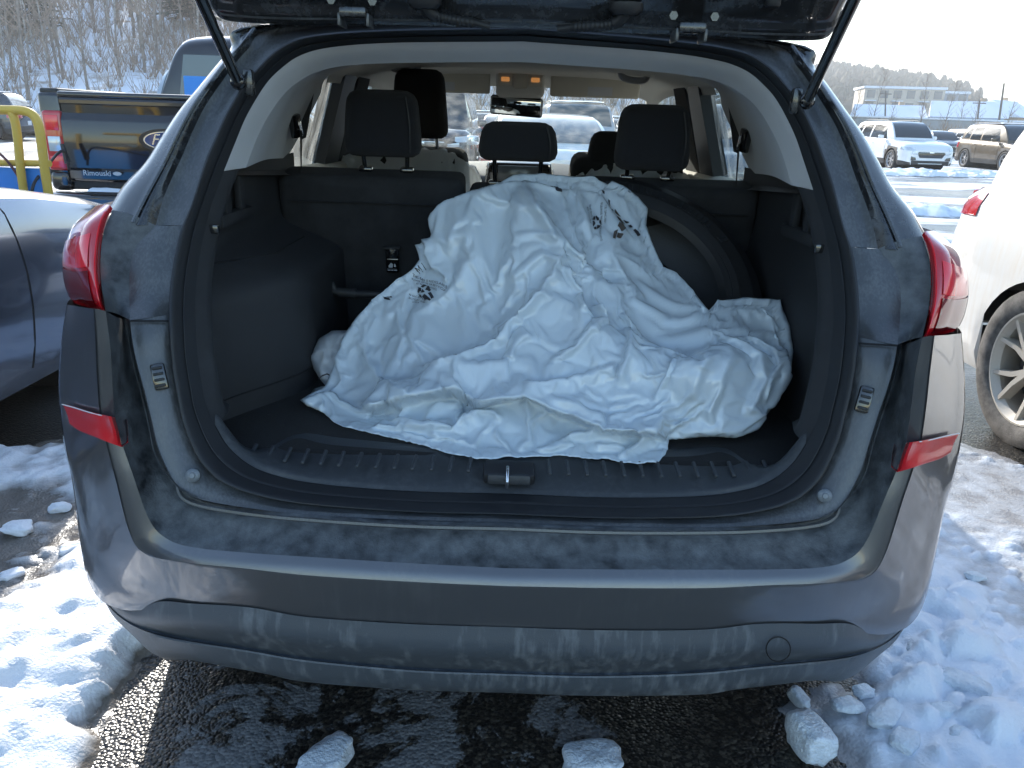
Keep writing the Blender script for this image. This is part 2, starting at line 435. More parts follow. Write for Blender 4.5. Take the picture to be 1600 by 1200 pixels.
# raised double bead along the ledge
bead = [BP(px, py - 1, 1.182) + Vector((0, -0.004, 0.001)) for px, py in G1[:6]] + [BP(276, 752, 1.19), BP(262, 738, 1.2)]
bl = crom(bead, 40)
BV = [tuple(v) for v in bl]; BVr = [(-v[0], v[1], v[2]) for v in bl]
full = BVr[::-1] + BV[1:]
tube('step_bead', full, 0.0045, MAT['suv_gutter'], None, 6)

# --- lower bumper cladding
L0 = [(795,980),(640,975),(480,964),(390,949),(300,943),(249,940),(210,952),(180,935),(156,908)]
L1 = [(795,1022),(640,1016),(480,1002),(390,989),(300,978),(245,972),(208,966),(178,947),(154,920)]
L2 = [(795,1049),(640,1043),(480,1028),(390,1013),(310,1000),(255,990),(215,978),(185,960),(160,935)]
L3 = [(795,1056),(640,1050),(480,1035),(390,1020),(312,1008),(258,998),(217,985),(187,965),(163,940)]
L4 = [(795,1083),(640,1078),(480,1066),(420,1054),(355,1042),(300,1032),(252,1028),(212,992),(190,972)]
yl = [0, 0, 0, 0, 0, 0, 1.25, 1.31, 1.36]
def LB(L, y0, dy=0):
    return [BP(*L[i], y0) if i < 6 else AY(*L[i], yl[i] + dy) for i in range(9)]
l0 = LB(L0, 1.116); l1 = LB(L1, 1.112); l2 = LB(L2, 1.150, 0.012); l3 = LB(L3, 1.136, 0.006); l4 = LB(L4, 1.165, 0.05)
l5 = [p + Vector((0, 0.12, -0.03)) for p in l4]; l6 = [Vector((p.x, 1.75, 0.27)) for p in l4]
low = wide('lower_bumper', [l0, l1, l2, l3, l4, l5, l6], 65, 4, MAT['suv_plastic'], None, sharp=25)
# tow-hook cover: a thin round seam
cc = BP(1215, 1012, 1.105)
rv = []
for k in range(25):
    an = 2 * math.pi * k / 24
    q = BP(1215 + 19 * math.cos(an), 1012 + 19 * math.sin(an), 1.109)
    rv.append(q + Vector((0, -0.004, 0)))
tube('tow_cover_seam', rv, 0.0012, MAT['seam'], None, 5, caps=False)

# --- painted gutter between step and weatherstrip
CR = [(795,797),(640,793),(480,781),(400,766),(350,747),(325,727),(308,702),(291,655),(283,618),(276,580),(271,545),(269,515),(269,490)]
cr = [OP(*p, 0.0) for p in CR]
cm = [a * 0.5 + b * 0.5 + Vector((0, -0.006, 0)) for a, b in zip(c3, cr)]
wide('sill_panel', [c3, [p + Vector((0, 0.006, 0.004)) for p in c3], cm, [p + Vector((0, -0.002, 0)) for p in cr]], 73, 4, MAT['suv_gutter'], None, sharp=35)
# horizontal sheet seam at the top of that panel
pair('panel_seam', [[OP(203, 500, -0.045), OP(236, 500, -0.03), OP(270, 500, -0.012)], [OP(203, 503, -0.045), OP(236, 503, -0.03), OP(270, 503, -0.012)]], 8, 1, MAT['seam'], None)

# --- upper filler beside the lamp and pillar
F5 = [(165,486),(158,440),(157,400),(163,360),(176,328)]
F4 = [(182,490),(176,445),(176,400),(186,362),(205,335)]
F3 = [(203,500),(202,460),(203,420),(213,385),(243,352)]
FR = [(269,490),(270,455),(274,420),(280,385),(289,352)]
f5 = [BP(165, 486, 1.13)] + [OP(*p, o) for p, o in zip(F5[1:], (-0.03, -0.03, -0.02, -0.01))]
f4 = [OP(*F4[0], -0.02)] + [OP(*p, -0.015) for p in F4[1:]]
f3 = [c3[12]] + [OP(*p, 0.0) for p in F3[1:]]
fr = [cr[12]] + [OP(*p, 0.0) for p in FR[1:]]
pair('lamp_filler', [f5, f4, f3], 25, 5, MAT['suv_step'], None)
pair('inner_panel', [f3, [a * 0.5 + b * 0.5 + Vector((0, -0.008, 0)) for a, b in zip(f3, fr)], fr], 25, 4, MAT['suv_gutter'], None)

PR = [(289,352),(305,315),(324,252),(339,216),(357,177),(378,141),(402,111),(435,78),(480,57),(598,47),(815,42)]
PM = [(262,352),(280,300),(303,243),(320,203),(337,168),(359,134),(381,104),(402,78),(450,50),(598,40),(815,34)]
PM2 = [(243,352),(258,303),(285,243),(302,203),(321,165),(345,130),(367,100),(388,76),(425,46),(598,36),(815,30)]
PX = [(207,349),(228,307),(258,252),(280,207),(302,167),(328,131),(352,100),(374,75),(396,46),(598,32),(815,26)]
PS = [(172,322),(194,288),(226,254),(254,210),(279,173),(310,136),(340,100),(360,77),(383,42),(598,30),(815,24)]
pr = [fr[4]] + [OP(*p, 0) for p in PR[1:]]
pm = [OP(*p, 0.012) for p in PM]
pm2 = [OP(*p, 0.006) for p in PM2]
px_ = [OP(*p, -0.004) for p in PX]
ps = [OP(*p, 0.05 if i < 8 else 0.0) for i, p in enumerate(PS)]
psf = [Vector((p.x - (0.03 if i < 8 else 0), p.y + 0.22, p.z + (0.005 if i < 8 else 0.012))) for i, p in enumerate(ps)]
psf2 = [Vector((p.x - (0.035 if i < 8 else 0), p.y + 0.55, p.z + (0.005 if i < 8 else 0.02))) for i, p in enumerate(ps)]
pair('pillar_flange', [pr, pm, pm2], 50, 4, MAT['suv_gutter'], None)
pair('pillar', [pm2, [a * 0.5 + b * 0.5 + Vector((0, -0.012, 0)) for a, b in zip(pm2, px_)], px_, ps, psf, psf2], 50, 4, MAT['suv_pillar'], None, sharp=30)
# the crease line running up the pillar
tube('pillar_bead', crom([p + Vector((0.004, -0.006, 0.002)) for p in px_[:9]], 40), 0.004, MAT['suv_pillar'], None, 6)
tube('pillar_bead', [(-v[0], v[1], v[2]) for v in crom([p + Vector((0.004, -0.006, 0.002)) for p in px_[:9]], 40)], 0.004, MAT['suv_pillar'], None, 6)

# --- weatherstrip
RI = [(795,772),(640,768),(500,757),(425,742),(385,724),(355,697),(335,664),(320,625),(314,592),(309,560),(307,535),(306,505),(305,480),
      (306,450),(309,420),(315,385),(321,355),(332,315),(351,267),(369,222),(387,180),(414,135),(437,110),(470,87),(520,74),(620,67),(815,65)]
RO = CR + FR[1:] + PR[1:]
ro = cr + fr[1:] + pr[1:]
ri = [OP(*p, 0.035) for p in RI]
rc = [a * 0.6 + b * 0.4 + Vector((0, -0.035, 0.002)) for a, b in zip(ro, ri)]
rc1 = [a * 0.88 + b * 0.12 + Vector((0, -0.026, 0.001)) for a, b in zip(ro, ri)]
rc2 = [a * 0.38 + b * 0.62 + Vector((0, -0.014, 0.001)) for a, b in zip(ro, ri)]
rc3 = [a * 0.3 + b * 0.7 + Vector((0, -0.020, 0.001)) for a, b in zip(ro, ri)]
def ring(name, curves, n, m, mt):
    cs = [[Vector(p) for p in c] for c in curves]
    for c in cs: c[0].x = 0; c[-1].x = 0
    G = loft_grid(cs, n, m); H = np.concatenate([mir(G)[::-1], G[1:]], axis=0)
    return me(name, *grid_vf(H), mt, None, sharp=50)
ring('weatherstrip', [[p + Vector((0, 0.002, 0)) for p in ro], rc1, rc, rc2, rc3, ri], 150, 3, MAT['rubber'])

# --- inside lining of the opening
# black garnish below the belt, grey trim above it
def inset(p, dx, dy, dz=0): return Vector((p.x + dx, p.y + dy, p.z + dz))
gi0 = ri[6:19]
gi1 = [inset(p, 0.012 if p.z > .8 else 0.004, 0.05, 0.0) for p in gi0]
gi2 = []
for p in gi0:
    z = max(p.z, 0.70); gi2.append(Vector((-0.628 if z > 0.8 else max(-0.628, p.x - 0.01), max(p.y + 0.10, 1.44), z)))
pair('opening_garnish', [gi0, gi1, gi2], 50, 4, MAT['trim_black'], None)
# cargo side trim with the wheelhouse bulge
def side_x(y, z, dep=0.150):
    t = min(1, max(0, (y - 1.42) / 0.36)); t = t * t * (3 - 2 * t)
    lowx = 0.628 - dep * t
    k = min(1, max(0, (z - 0.93 - 0.03 * t) / 0.10)); k = k * k * (3 - 2 * k)
    return lowx * (1 - k) + 0.645 * k
ys = np.concatenate([np.linspace(1.43, 1.9, 22), np.linspace(1.95, 2.3, 8)]); zs = np.concatenate([np.linspace(0.66, 0.9, 6), np.linspace(0.92, 1.08, 12), np.linspace(1.1, 1.21, 4)])
Gs = np.array([[(-side_x(max(y, oprof(z) + 0.10), z), max(y, oprof(z) + 0.10), z) for z in zs] for y in ys])
me('cargo_side_trim', *grid_vf(Gs), MAT['trim_black'], None, sharp=60)
Gr = np.array([[(side_x(max(y, oprof(z) + 0.10), z, 0.0), max(y, oprof(z) + 0.10), z) for z in zs] for y in ys])
me('cargo_side_trim', *grid_vf(Gr, True), MAT['trim_black'], None, sharp=60)
tube('trim_seam', crom([(-side_x(y, z) + 0.0015, y, z) for y, z in ((1.56, 1.02), (1.66, 1.015), (1.78, 1.01), (1.9, 1.01), (2.05, 1.01))], 24), 0.002, MAT['seam'], None, 5)
tube('trim_seam', crom([(-side_x(y, 0.745) + 0.0015, y, 0.745) for y in (1.45, 1.55, 1.65, 1.75, 1.9, 2.1)], 30), 0.002, MAT['seam'], None, 5)
for s in (-1, 1):
    # belt-height cover brackets and the square clip in the garnish
    for k, yy in enumerate((1.70, 1.79)):
        rbox('cover_hook', (0.016, 0.03, 0.075), (s * 0.630, yy, 1.145), MAT['trim_black'], None, 0.004)
    rbox('cover_rail', (0.03, 0.20, 0.03), (s * 0.634, 1.75, 1.095), MAT['trim_black'], None, 0.008)
    p = AY(338, 331, 1.60)
    rbox('clip', (0.018, 0.014, 0.018), (s * 0.588, 1.515, 1.10), MAT['gloss_black'], None, 0.003)
    # latch cut-outs in the gutter, bolts
    q = OP(250, 588, -0.030)
    b = rbox_bm((0.024, 0.012, 0.048), 0.004)
    o = bmo('gutter_grille', b, MAT['gloss_black'], None, loc=(s * abs(q.x), q.y - 0.002, q.z)); o.rotation_euler = (R(-18), s * R(8), s * R(-18))
    for k in range(4):
        t = rbox('grille_rib', (0.017, 0.006, 0.005), (0, -0.007, -0.016 + k * 0.0105), MAT['rubber'], o, 0.0015)
    q = OP(303, 741, -0.028)
    V, F = lathe_vf([(0.0, -0.010), (0.0045, -0.010), (0.006, -0.008), (0.0095, -0.007), (0.0125, -0.004), (0.0125, 0.008)], 20, 'y')
    o = me('bolt', V, F, MAT['bolt'], None, sharp=30, loc=(s * abs(q.x), q.y - 0.004, q.z)); o.rotation_euler = (R(-20), 0, s * R(-12))

# cargo floor and scuff plate
rbox('cargo_floor', (1.28, 0.99, 0.05), (0, 1.868, 0.675), MAT['carpet'], None, 0.01)
sc0 = [inset(p, 0, 0.002, 0.0) for p in ri[:7]]
sp1 = [Vector((p.x, p.y + 0.02, p.z + 0.012)) for p in ri[:7]]
sp2 = [Vector((p.x * 0.99, p.y + 0.075 + 0.015 * i, max(p.z + 0.018, 0.698))) for i, p in enumerate(ri[:7])]
sp3 = [Vector((p.x * 0.97, p.y + 0.105 + 0.03 * i, max(p.z + 0.010, 0.700))) for i, p in enumerate(ri[:7])]
for i in range(7):
    sp2[i].z = min(max(sp2[i].z, 0.7), 0.703); sp3[i].z = sp2[i].z - 0.002
    if i > 3:
        sp2[i] = Vector((ri[i].x + 0.012 * (i - 3), ri[i].y + 0.045, 0.703)); sp3[i] = Vector((ri[i].x + 0.03 * (i - 3), ri[i].y + 0.06, 0.699))
wide('scuff_plate', [sc0, sp1, sp2, sp3], 41, 5, MAT['scuff'], None, sharp=40)
_rb = rbox_bm((0.008, 0.042, 0.007), 0.003); _rm = bpy.data.meshes.new('scuff_rib'); _rb.to_mesh(_rm); _rb.free(); _rm.materials.append(MAT['scuff'])
for k in range(13):
    for s in (-1, 1):
        x = 0.075 + 0.035 * k
        o = bpy.data.objects.new('scuff_rib', _rm); COL.objects.link(o)
        yy = 1.335 + 0.03 * (x / 0.5) ** 3; o.location = (s * x, yy, 0.699); o.rotation_euler = (R(17), 0, s * R(4))
# latch recess with striker
o = rbox('latch_recess', (0.098, 0.048, 0.026), (0.0, 1.322, 0.692), MAT['rubber'], None, 0.008); o.rotation_euler = (R(14), 0, 0)
o = rbox('latch_plate', (0.080, 0.010, 0.020), (0.0, 1.298, 0.689), MAT['scuff'], None, 0.004)
tube('striker', [(-0.003, 1.292, 0.675), (-0.003, 1.286, 0.690), (-0.003, 1.296, 0.703), (-0.003, 1.315, 0.706)], 0.0034, MAT['chrome'], None, 8)

# --- tail lamps and reflectors
T_in = [(165,486),(160,462),(156,430),(156,400),(159,372),(166,345),(176,326)]
T_in2 = [(160,487),(152,463),(147,430),(147,400),(150,370),(157,342),(170,320)]
T_md = [(138,481),(128,462),(121,432),(119,405),(122,378),(132,348),(158,320)]
T_out = [(112,466),(104,445),(100,420),(100,405),(103,384),(116,352),(150,322)]
ti = [OP(*p, o) for p, o in zip(T_in, (-.02, -.035, -.035, -.035, -.03, -.022, -.008))]
ti2 = [OP(*p, o) for p, o in zip(T_in2, (-.03, -.05, -.055, -.055, -.045, -.035, -.012))]
tm = [AY(*p, y) for p, y in zip(T_md, (1.40, 1.39, 1.395, 1.405, 1.42, 1.45, 1.52))]
to = [AY(*p, y) for p, y in zip(T_out, (1.49, 1.50, 1.51, 1.515, 1.53, 1.55, 1.58))]
tf = [Vector((max(-0.915, p.x - 0.02), p.y + 0.16, p.z)) for p in to]; tf2 = [Vector((max(-0.90, p.x - 0.01), p.y + 0.32, p.z)) for p in to]
la, lb = pair('tail_lamp', [ti, ti2, tm, to, tf, tf2], 33, 5, MAT['lens_red'], None, sharp=35)
# upper bright chamber, lower dark chamber and the inner light bar sit just proud of the lens
def lens_patch(name, u0, u1, v0, v1, mt, off=0.0016):
    G = loft_grid([ti, ti2, tm, to, tf, tf2], 121, 20)
    n, m = G.shape[:2]
    g = G[int(u0 * (n - 1)):int(u1 * (n - 1)) + 1, int(v0 * (m - 1)):int(v1 * (m - 1)) + 1].copy()
    g[..., 1] -= off; g[..., 0] -= off * 0.6
    return me(name, *grid_vf(g), mt, la), me(name, *grid_vf(mir(g), True), mt, lb)
lens_patch('lamp_chamber', 0.42, 0.72, 0.27, 0.66, MAT['lens_bright'])
lens_patch('lamp_chamber', 0.06, 0.39, 0.27, 0.66, MAT['lens_dark'])
lens_patch('light_bar', 0.05, 0.93, 0.10, 0.18, MAT['lens_bright'])
G = loft_grid([c5, b1b, b1, b2, b3, fw], 241, 40)
# reflector: a red band following the flank skin between two photo lines
rA = [(199,655),(192,654),(180,652),(160,648),(140,643),(118,636),(99,631)]
rB = [(201,690),(193,696),(190,697),(170,690),(150,682),(125,672),(110,662)]
def flank(px, py):
    d = np.array(ray(px, py)); d /= np.linalg.norm(d)
    Q = G.reshape(-1, 3) - np.array([0, 0, CAM_H]); t = Q @ d
    e = np.linalg.norm(Q - t[:, None] * d, axis=1)
    ok = e < max(0.006, e.min() * 1.3); tt = t[ok].min()
    return Vector(d * (tt - 0.008)) + Vector((0, 0, CAM_H))
ra = [flank(*p) for p in rA]; rb = [flank(*p) for p in rB]
ra[0] = OP(*rA[0], -0.045); rb[0] = OP(*rB[0], -0.045); 
xm = [(a + b) * 0.5 for a, b in zip(ra, rb)]
pair('reflector', [ra, [p * 0.97 + q * 0.03 + Vector((0, -.002, 0)) for p, q in zip(ra, rb)], xm, [p * 0.03 + q * 0.97 + Vector((0, -.002, 0)) for p, q in zip(ra, rb)], rb], 25, 3, MAT['reflector'], None, sharp=30)
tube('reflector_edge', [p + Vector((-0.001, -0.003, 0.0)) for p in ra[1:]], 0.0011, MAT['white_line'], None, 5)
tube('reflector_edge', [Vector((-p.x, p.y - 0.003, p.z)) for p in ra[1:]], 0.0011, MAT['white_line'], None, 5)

# --- roof, sides, front of the body (mostly hidden)
sil = [Vector(p) for p in (fw2[5], fw2[7], fw2[9], fw2[11])]
def body_sec(y, half, zs_):
    return [Vector((-half * k, y, z)) for k, z in zs_]
S0 = [(0.88, 0.27), (0.97, 0.42), (1.0, 0.66), (0.985, 0.90), (0.955, 1.02)]
secs = []
for y, half, dz in ((1.55, 0.90, 0), (1.93, 0.925, 0), (2.6, 0.925, 0), (3.4, 0.925, -.01), (4.2, 0.92, -.03), (4.9, 0.90, -.06), (5.35, 0.82, -.12), (5.58, 0.62, -.2)):
    secs.append([Vector((-half * k, y, z + (dz if z > .8 else 0))) for k, z in S0])
pair('body_side', [list(c) for c in secs], 17, 5, MAT['suv_paint'], None, sharp=30)
# hood and nose
hood = []
for y, half, z in ((4.15, 0.85, 1.03), (4.5, 0.86, 1.02), (4.9, 0.85, 0.98), (5.3, 0.78, 0.90), (5.52, 0.60, 0.80), (5.60, 0.58, 0.55), (5.58, 0.58, 0.3)):
    hood.append([Vector((0, y, z + 0.03)), Vector((-half * 0.5, y, z + 0.022)), Vector((-half, y - 0.03, z - 0.03))])
wide('hood', [[c[k] for c in hood] for k in range(3)] and hood, 13, 4, MAT['suv_paint'], None)
roof = []
for y, half, z in ((1.73, 0.50, 1.505), (1.80, 0.56, 1.515), (2.0, 0.58, 1.535), (2.6, 0.59, 1.555), (3.2, 0.58, 1.548), (3.55, 0.56, 1.52)):
    roof.append([Vector((0, y, z + 0.02)), Vector((-half * .6, y, z + .012)), Vector((-half * .95, y, z - .015)), Vector((-half - .03, y, z - .06))])
wide('roof', roof, 21, 4, MAT['suv_paint'], None)
rbox('floor_pan', (1.66, 3.9, 0.30), (0, 3.42, 0.45), MAT['rubber'], None, 0.03)
rbox('firewall', (1.4, 0.1, 0.7), (0, 4.22, 0.68), MAT['rubber'], None, 0.02)

# --- cabin: trim ring, headliner, pillars, windows
RG = [(384,262),(402,214),(420,180),(441,150),(463,130),(496,112),(546,102),(640,98),(815,97)]
rg0 = ri[18:27]
rg = [OP(*p, 0.13) for p in RG]
wide('trim_ring', [list(reversed([inset(p, 0, -0.004) for p in rg0])), list(reversed([a * .55 + b * .45 + Vector((0, -0.012, -0.0)) for a, b in zip(rg0, rg)])), list(reversed(rg))], 61, 5, MAT['trim_grey'], None, flip=True)
# soft trim from the ring to the edge of the door window and the roof lining
q0 = [WALL(447, 247), WALL(457, 232), WALL(470, 208), WALL(484, 180), WALL(500, 148), WALL(514, 118), Vector((-0.45, 2.5, 1.468)), Vector((-0.28, 2.5, 1.478)), Vector((0, 2.5, 1.482))]
mid = [a * 0.5 + b * 0.5 + Vector((-0.006 if i < 5 else 0, 0.0, 0.006)) for i, (a, b) in enumerate(zip(rg, q0))]
wide('quarter_trim', [list(reversed(rg)), list(reversed(mid)), list(reversed(q0))], 61, 6, MAT['trim_grey'], None, flip=True)
hl = []
for y, z, half in ((2.5, 1.482, 0.58), (2.9, 1.492, 0.575), (3.25, 1.495, 0.57), (3.45, 1.475, 0.565), (3.56, 1.452, 0.56)):
    hl.append([Vector((0, y, z)), Vector((-0.28, y, z - 0.004)), Vector((-0.45, y, z - 0.016)), Vector((-half + .015, y, z - 0.045)), Vector((-half - .01, y, z - 0.075))])
wide('headliner', hl, 25, 4, MAT['headliner'], None, flip=True)
tl, tr_ = None, None
for s in (-1, 1):
    def X(v): return Vector((s * abs(v.x), v.y, v.z))
    # lower quarter trim under the window (black) and the beige door capping
    me('belt_trim', [X(Vector((-0.645, 1.66, 1.195))), X(Vector((-0.645, 2.30, 1.165))), X(Vector((-0.60, 2.30, 1.15))), X(Vector((-0.62, 1.66, 1.19)))], [(0, 1, 2, 3)], MAT['trim_black'], None, smooth=False)
    b = rbox('door_capping', (0.07, 1.75, 0.10), (s * 0.665, 3.12, 1.105), MAT['trim_beige'], None, 0.02); b.rotation_euler = (R(-0.7), s * R(-8), 0)
    rbox('door_panel', (0.05, 1.9, 0.66), (s * 0.70, 3.1, 0.76), MAT['trim_black'], None, 0.02)
    # pillars: middle one dark, front one beige
    for nm, y0, y1, tw, mt in (('middle_pillar', 2.685, 2.665, 0.17, 'rubber'), ('pillar_lining', 2.90, 2.88, 0.20, 'fabric_front')):
        a = Vector((s * 0.575, y0, 1.46)); c = Vector((s * 0.668, y1, 1.13))
        V = [a, a + Vector((0, tw, 0)), c + Vector((0, tw * 1.25, 0)), c]
        off = Vector((s * 0.035, 0, 0.01)); ino = Vector((s * -0.012, 0.0, 0))
        VV = [v + ino for v in V] + [v + off for v in V]
        me(nm, VV, [(0, 1, 2, 3), (7, 6, 5, 4), (0, 4, 5, 1), (1, 5, 6, 2), (2, 6, 7, 3), (3, 7, 4, 0)], MAT[mt], None, smooth=False)
    a = [Vector((s * 0.56, 3.52, 1.455)), Vector((s * 0.62, 3.80, 1.30)), Vector((s * 0.67, 4.12, 1.10))]
    tube('front_pillar', crom(a, 10), 0.035, MAT['trim_beige'], None, 8)
    a = [Vector((s * 0.60, 1.92, 1.46)), Vector((s * 0.61, 2.6, 1.475)), Vector((s * 0.60, 3.5, 1.46))]
    tube('roof_rail', crom(a, 10), 0.035, MAT['suv_pillar'], None, 8)
    # glass
    d1 = [Vector((s * 0.602, 2.18, 1.44)), Vector((s * 0.602, 2.70, 1.455)), Vector((s * 0.692, 2.68, 1.12)), Vector((s * 0.692, 2.10, 1.13))]
    me('rear_side_window', d1, [(0, 1, 2, 3)], MAT['glass_tint'], None, smooth=False)
    d2 = [Vector((s * 0.602, 3.0, 1.455)), Vector((s * 0.590, 3.5, 1.45)), Vector((s * 0.685, 4.08, 1.12)), Vector((s * 0.70, 2.98, 1.12))]
    me('front_side_window', d2, [(0, 1, 2, 3)], MAT['glass_clear'], None, smooth=False)
    # outer quarter skin behind the windows
    d3 = [Vector((s * 0.61, 1.95, 1.43)), Vector((s * 0.625, 2.22, 1.44)), Vector((s * 0.715, 2.12, 1.08)), Vector((s * 0.86, 1.9, 1.04))]
    me('quarter_skin', d3, [(0, 1, 2, 3)], MAT['suv_pillar'], None, smooth=False)
    me('shoulder', [Vector((s * 0.69, 2.0, 1.10)), Vector((s * 0.69, 4.2, 1.08)), Vector((s * 0.885, 4.2, 1.0)), Vector((s * 0.885, 1.7, 1.025))], [(0, 1, 2, 3)], MAT['suv_paint'], None, smooth=False)
    # seat belt: guide and hanging strap
    g = WALL(462, 197, x0=0.645); g.x = s * abs(g.x)
    b = rbox('belt_guide', (0.018, 0.04, 0.060), g, MAT['gloss_black'], None, 0.006); b.rotation_euler = (R(12), 0, s * 0.3)
    me('seat_belt', [g + Vector((s * -0.012, -0.006, -0.01)), g + Vector((s * -0.014, 0.010, -0.01)), g + Vector((s * -0.006, -.002, -0.17)), g + Vector((s * -0.006, -0.008, -0.17))], [(0, 1, 2, 3)], MAT['fabric_front'], None, smooth=False)
    me('belt_web', [g + Vector((s * -0.006, 0.012, 0.0)), g + Vector((s * -0.022, 0.12, 0.085)), g + Vector((s * -0.010, 0.06, -0.03)), g + Vector((s * -0.006, 0.014, -0.035))], [(0, 1, 2, 3)], MAT['fabric_front'], None, smooth=False)
wsv = [[Vector((x, 3.54 + 0.03 * (1 - (x / .6) ** 2), 1.47)), Vector((x * 1.07, 3.86 + 0.06 * (1 - (x / .6) ** 2), 1.30)), Vector((x * 1.15, 4.16 + 0.10 * (1 - (x / .6) ** 2), 1.08))] for x in np.linspace(-0.6, 0.6, 9)]
G2 = np.array([crom(c, 7) for c in wsv])
me('windscreen', *grid_vf(G2), MAT['glass_clear'], None)
# dashboard, screen
db = []
for y, z in ((3.50, 0.80), (3.52, 1.00), (3.60, 1.075), (3.85, 1.115), (4.15, 1.09), (4.25, 1.05)):
    db.append([Vector((0, y, z + 0.015)), Vector((-0.35, y, z)), Vector((-0.62, y + 0.03, z - 0.02)), Vector((-0.70, y + 0.06, z - 0.06))])
wide('dashboard', db, 21, 4, MAT['trim_black'], None, flip=True)
rbox('instrument_hood', (0.36, 0.12, 0.06), (-0.37, 3.62, 1.09), MAT['trim_black'], None, 0.025)
q = AY(812, 262, 3.55)
b = rbox('centre_stack', (0.30, 0.07, 0.17), (q.x, 3.56, 1.06), MAT['gloss_black'], None, 0.03)
rbox('display', (0.19, 0.01, 0.11), (0, -0.037, 0.012), MAT['screen'], b, 0.004)
for s in (-1, 1): tube('bezel_trim', [(s * 0.14, -0.036, -0.08), (s * 0.150, -0.036, 0.0), (s * 0.135, -0.036, 0.078)], 0.004, MAT['chrome'], b, 6)
Vt, Ft = lathe_vf([(0.185, -0.012), (0.197, -0.006), (0.200, 0), (0.197, 0.006), (0.185, 0.012), (0.180, 0), (0.185, -0.012)], 28, 'y')
o = me('steering_wheel', Vt, Ft, MAT['trim_black'], None, loc=(-0.37, 3.42, 1.0)); o.rotation_euler = (R(-22), 0, 0)
# mirror, console, visors
mp = AY(807, 166, 3.42)
m = rbox('rear_view_mirror', (0.222, 0.026, 0.078), mp, MAT['gloss_black'], None, 0.022, 4); m.rotation_euler = (R(8), R(3.0), R(-8))
mg = rbox('mirror_glass', (0.208, 0.004, 0.064), (0, -0.0125, 0), MAT['mirror_glass'], m, 0.002)
rbox('mirror_mount', (0.14, 0.05, 0.026), mp + Vector((0.0, 0.05, 0.052)), MAT['gloss_black'], None, 0.008)
tube('mirror_stalk', [mp + Vector((0, 0.0, 0.02)), mp + Vector((0, 0.06, 0.075))], 0.012, MAT['gloss_black'], None, 8)
cp = AY(813, 131, 3.36)
con = rbox('overhead_console', (0.195, 0.20, 0.105), cp + Vector((0, 0.06, 0.0)), MAT['headliner'], None, 0.02, 3)
for s in (-1, 1):
    f = rbox('lamp_surround', (0.060, 0.012, 0.048), (s * 0.060, -0.099, 0.012), MAT['trim_beige'], con, 0.006)
    rbox('map_lamp', (0.034, 0.008, 0.017), (s * 0.060, -0.1065, 0.014), MAT['lamp_amber'], con, 0.0039, 3)
rbox('glasses_holder', (0.055, 0.010, 0.058), (0, -0.100, 0.010), MAT['trim_beige'], con, 0.006)
for (x0, y0, x1, y1) in ((640, 113, 766, 142), (860, 120, 1000, 151)):
    a = AY(x0, (y0 + y1) / 2 - (2 if x0 < 700 else 3), 3.36); b_ = AY(x1, (y0 + y1) / 2 + (2 if x0 < 700 else 3), 3.36)
    v = rbox('sun_visor', ((b_ - a).length, 0.022, 0.085), (a + b_) / 2, MAT['trim_beige'], None, 0.010, 3); v.rotation_euler = (R(12), 0, 0)
    rbox('visor_label', (0.10, 0.001, 0.034), (0.02 if x0 > 700 else -0.03, -0.0118, -0.016), MAT['trim_grey'], v, 0)
for px_i, py_i, rx in ((632, 106, 0.08), (990, 120, -0.1)):
    g = AY(px_i, py_i, 3.0)
    tube('grab_handle', crom([g + Vector((-0.05, 0, 0.02)), g + Vector((-0.035, 0, -0.005)), g + Vector((0.035, 0.0, -0.012)), g + Vector((0.05, 0, 0.012))], 14), 0.012, MAT['trim_grey'], None, 8)

# --- seats
def cushion(name, w, d, h, mt, parent, loc, rot=None, top=0.8, bev=0.035):
    """padded block, narrower towards the top and slightly bulged"""
    b = bmesh.new(); bmesh.ops.create_cube(b, size=1.0)
    bmesh.ops.scale(b, vec=(w, d, h), verts=b.verts)
    for v in b.verts:
        if v.co.z > 0: v.co.x *= top
    bmesh.ops.bevel(b, geom=b.edges[:], offset=bev, segments=4, profile=0.6, affect='EDGES')
    bmesh.ops.subdivide_edges(b, edges=[e for e in b.edges if e.calc_length() > 0.06], cuts=3, use_grid_fill=True)
    for v in b.verts:
        u = 2 * v.co.x / w; t = 2 * v.co.z / h
        v.co.y += (-1 if v.co.y < 0 else 1) * 0.008 * max(0, 1 - u * u) * max(0, 1 - t * t)
    o = bmo(name, b, mt, parent, loc=loc, sharp=60)
    if rot: o.rotation_euler = rot
    return o
